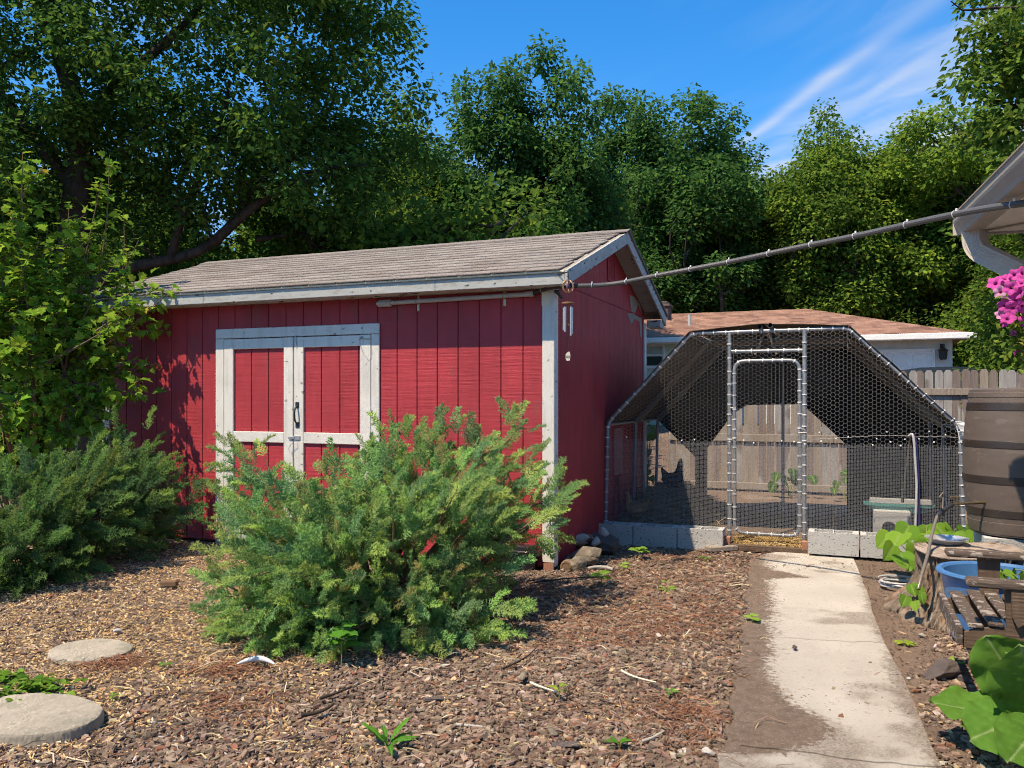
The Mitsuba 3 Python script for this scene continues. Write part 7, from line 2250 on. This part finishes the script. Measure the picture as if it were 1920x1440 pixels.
for n_, (p, s, mname, lab) in enumerate((((0.636, 7.45, 0.144), 0.075, "white_plaster", "white plaster lump at the top of the rubble heap, left one"), ((0.763, 7.4, 0.128), 0.06, "white_plaster", "white plaster lump in the middle of the rubble heap"), ((0.863, 7.6, 0.178), 0.075, "white_plaster", "white crusted lump at the top right of the rubble heap"),
                                        ((0.699, 7.5, 0.15), 0.055, "broken_brick", "orange brick fragment between the white plaster lumps"), ((0.632, 7.4, 0.114), 0.06, "broken_brick", "brick fragment low in the rubble heap"), ((0.916, 7.5, 0.081), 0.07, "dark_rock", "brown stone at the right end of the rubble heap"), ((0.559, 7.4, 0.114), 0.06, "field_stone", "small stone behind the flat stone against the red wall"))):
    v, f = rock(20 + n_, s, (1.1, 0.8, 0.8), 0.6, 2)
    tag(put("rubble", (lay(v, n_ * 50, np.array(p)), f), mname, smooth=20), lab, "rubble", GR)
lg = thing("small_log", "short round log with rings at its end beside the foot of the corner post", "log")
a, b = np.array((0.45, 6.78, 0.034)), np.array((0.526, 7.15, 0.018))
put("bark", tube(np.array([a, a * 0.6 + b * 0.4, b]), [0.05, 0.052, 0.05], 18), "birch_log", parent=lg, smooth=40)
d = unit(a - b)
v, f = lathe([(0.0, 0.004), (0.02, 0.005), (0.032, 0.002), (0.036, 0.006), (0.043, 0.004), (0.046, 0.0)], 20)
x = unit(np.cross(d, [0, 0, 1.0]))
put("cut_end", (a + v @ np.array([x, np.cross(d, x), d]), f), "cut_wood", parent=lg, smooth=True)
tag(put("branch", tube(spline([(0.637, 6.785, 0.02), (0.737, 6.801, 0.03), (0.841, 6.743, 0.02)], 10), [0.014] * 10, 8), "white_plaster", smooth=True), "pale peeled stick on the mulch right of the logs", "stick")
tag(put("branch", tube(spline([(0.165, 6.276, 0.02), (0.375, 6.342, 0.03), (0.55, 6.443, 0.02), (0.74, 6.443, 0.02)], 14), np.linspace(0.008, 0.004, 14), 6), "tree_bark", smooth=True), "long dark twig lying before the corner post", "stick")
tote = thing("black_tote", "shiny black plastic tub with a rim half hidden behind the juniper at the shed corner", "tub")
TO = frame(*(0.009, 6.837, 0)[:2], 21.8)
mb = MB()
n_ = 48
t = np.linspace(0, 2 * np.pi, n_, endpoint=False)
sup = lambda a, b, z: np.stack([a * np.sign(np.cos(t)) * np.abs(np.cos(t)) ** 0.35, b * np.sign(np.sin(t)) * np.abs(np.sin(t)) ** 0.35, 0 * t + z], -1)  # noqa: E731
loops = [sup(0.19, 0.13, 0.0), sup(0.205, 0.145, 0.13), sup(0.225, 0.165, 0.135), sup(0.228, 0.168, 0.16), sup(0.20, 0.14, 0.165), sup(0.19, 0.13, 0.195), sup(0.17, 0.11, 0.205), sup(0.02, 0.015, 0.21)]
v = np.vstack(loops)
i, j = np.meshgrid(np.arange(len(loops) - 1), np.arange(n_), indexing="ij")
q = np.stack([i * n_ + j, i * n_ + (j + 1) % n_, (i + 1) * n_ + (j + 1) % n_, (i + 1) * n_ + j], -1).reshape(-1, 4)
put("shell", (v + [0.0, 0.12, 0.0], np.vstack([q[:, [0, 1, 2]], q[:, [0, 2, 3]]])), "black_plastic", parent=tote, m=TO, smooth=35)
bd = frame(*(1.98, 7.695, 0)[:2], -18)
tag(put("scrap_board", MB().add(*cbox((-0.15, -0.06, 0.0), (0.15, 0.05, 0.045), 0.006)), "fence_wood", m=bd), "short weathered board lying before the half shaded block and the run door", "board")
tag(put("wood_chunk", MB().add(*cbox((-0.065, -0.03, 0.0), (0.065, 0.03, 0.05), 0.01)), "cut_wood", m=frame(*(-2.626, 6.221, 0)[:2], -5)), "dark chunk of wood on the golden shavings left of the big juniper", "wood")
t = np.linspace(-0.5, 0.5, 12)
w_ = (-1.362, 4.305, 0)
tag(put("white_scrap", tube(np.stack([w_[0] + t * 0.20, w_[1] + 0.05 * np.cos(t * 2.6), 0.03 + 0.02 * np.cos(t * 3)], -1), 0.014 * np.cos(t * 2.7) + 0.002, 8), "white_plastic", smooth=True), "curved white plastic scrap at the foot of the big juniper", "scrap")
v, f = rock(31, 0.105, (1.25, 0.8, 0.72), 0.45)
tag(put("dark_stone", (lay(v, 15, np.array((2.229, 4.19, 0)) + [0, 0, 0.045]), f), "dark_rock", smooth=30), "dark angular stone on the soil left of the wooden chair", "stone")
for n_, (p, s, mname, lab) in enumerate((((2.489, 4.929, 0), 0.022, "stepping_stone_concrete", "pale round pebble on the soil between path and chair"), ((2.039, 4.175, 0), 0.014, "white_plaster", "small white pebble beside the path edge"), ((1.608, 4.62, 0), 0.018, "dark_rock", "brown pebble lying on the concrete path"), ((0.801, 3.296, 0), 0.03, "white_plaster", "white crumpled scrap on the bark left of the path"), ((3.303, 7.486, 0), 0.045, "dark_rock", "dark clod before the right hand blocks"),
                                        ((-2.432, 5.019, 0), 0.025, "white_plaster", "pale chip near the farther stepping stone"), ((-2.315, 4.09, 0), 0.03, "white_plaster", "pale flat stone beside the ground ivy"), ((2.302, 4.143, 0), 0.05, "dark_rock", "small reddish stone touching the dark angular stone"))):
    v, f = rock(40 + n_, s, (1.2, 0.9, 0.6), 0.4, 2)
    tag(put("pebble", (lay(v, n_ * 40, np.array(p) + [0, 0, s * 0.3 + (0.026 if n_ == 2 else 0)]), f), mname, smooth=30), lab, "pebble")
# larger bits on the mulch that stand out
for n_, (pts, r0, mname, lab) in enumerate((([(-0.056, 4.271, 0), (0.073, 4.461, 0), (0.137, 4.63, 0)], 0.006, "tree_bark", "dark thin twig slanting across the bark right of the juniper"), ([(0.093, 4.067, 0), (0.157, 3.993, 0), (0.22, 3.936, 0)], 0.006, "cream_paint", "pale straw pointing at the small lime seedling"), ([(0.572, 4.247, 0), (0.65, 4.128, 0), (0.722, 4.074, 0)], 0.006, "cream_paint", "pale stalk in the bark right of centre"),
                                          ([(-0.947, 3.65, 0), (-0.873, 3.693, 0), (-0.833, 3.788, 0)], 0.010, "tree_bark", "thick curved brown twig at the bottom left"), ([(-0.911, 3.854, 0), (-0.86, 3.909, 0), (-0.791, 4.015, 0)], 0.008, "tree_bark", "brown twig above the thick curved one"), ([(-0.244, 3.545, 0), (-0.186, 3.533, 0), (-0.127, 3.522, 0)], 0.008, "white_plaster", "bleached stick in the bark left of the bottom centre"), ([(2.712, 7.944, 0), (3.053, 7.749, 0), (3.236, 7.411, 0)], 0.007, "cream_paint", "long pale stalk lying before the right hand blocks"),
                                          ([(0.542, 3.372, 0), (0.607, 3.424, 0), (0.651, 3.478, 0)], 0.007, "white_plaster", "greyish stick near the bottom right of the bark"))):
    p = np.array(spline([np.array(q_) + [0, 0, 0.022] for q_ in pts], 10))
    tag(put("twig", tube(p, np.linspace(r0, r0 * 0.55, 10), 6), mname, smooth=True), lab, "twig")
for n_, (p, L, w, lab) in enumerate((((-0.372, 3.854, 0), 0.10, 0.035, "long dark bark slab in the lower middle of the mulch"), ((0.224, 3.346, 0), 0.12, 0.04, "dark bark slab near the bottom edge right of centre"), ((0.055, 4.167, 0), 0.11, 0.03, "pale upright bark strip in the middle of the mulch"), ((0.172, 3.489, 0), 0.10, 0.03, "grey bark strip left of the dark bottom slab"))):
    v, f = cbox((-L / 2, -w / 2, 0), (L / 2, w / 2, 0.014), 0.006)
    a = (0.3, 0.05, 1.4, 1.8)[n_]
    m_ = frame(p[0], p[1], -math.degrees(a))
    tag(put("bark_slab", (v + [0, 0, 0.012], f), ("dark_rock", "dark_rock", "field_stone", "field_stone")[n_], m=m_), lab, "bark slab")
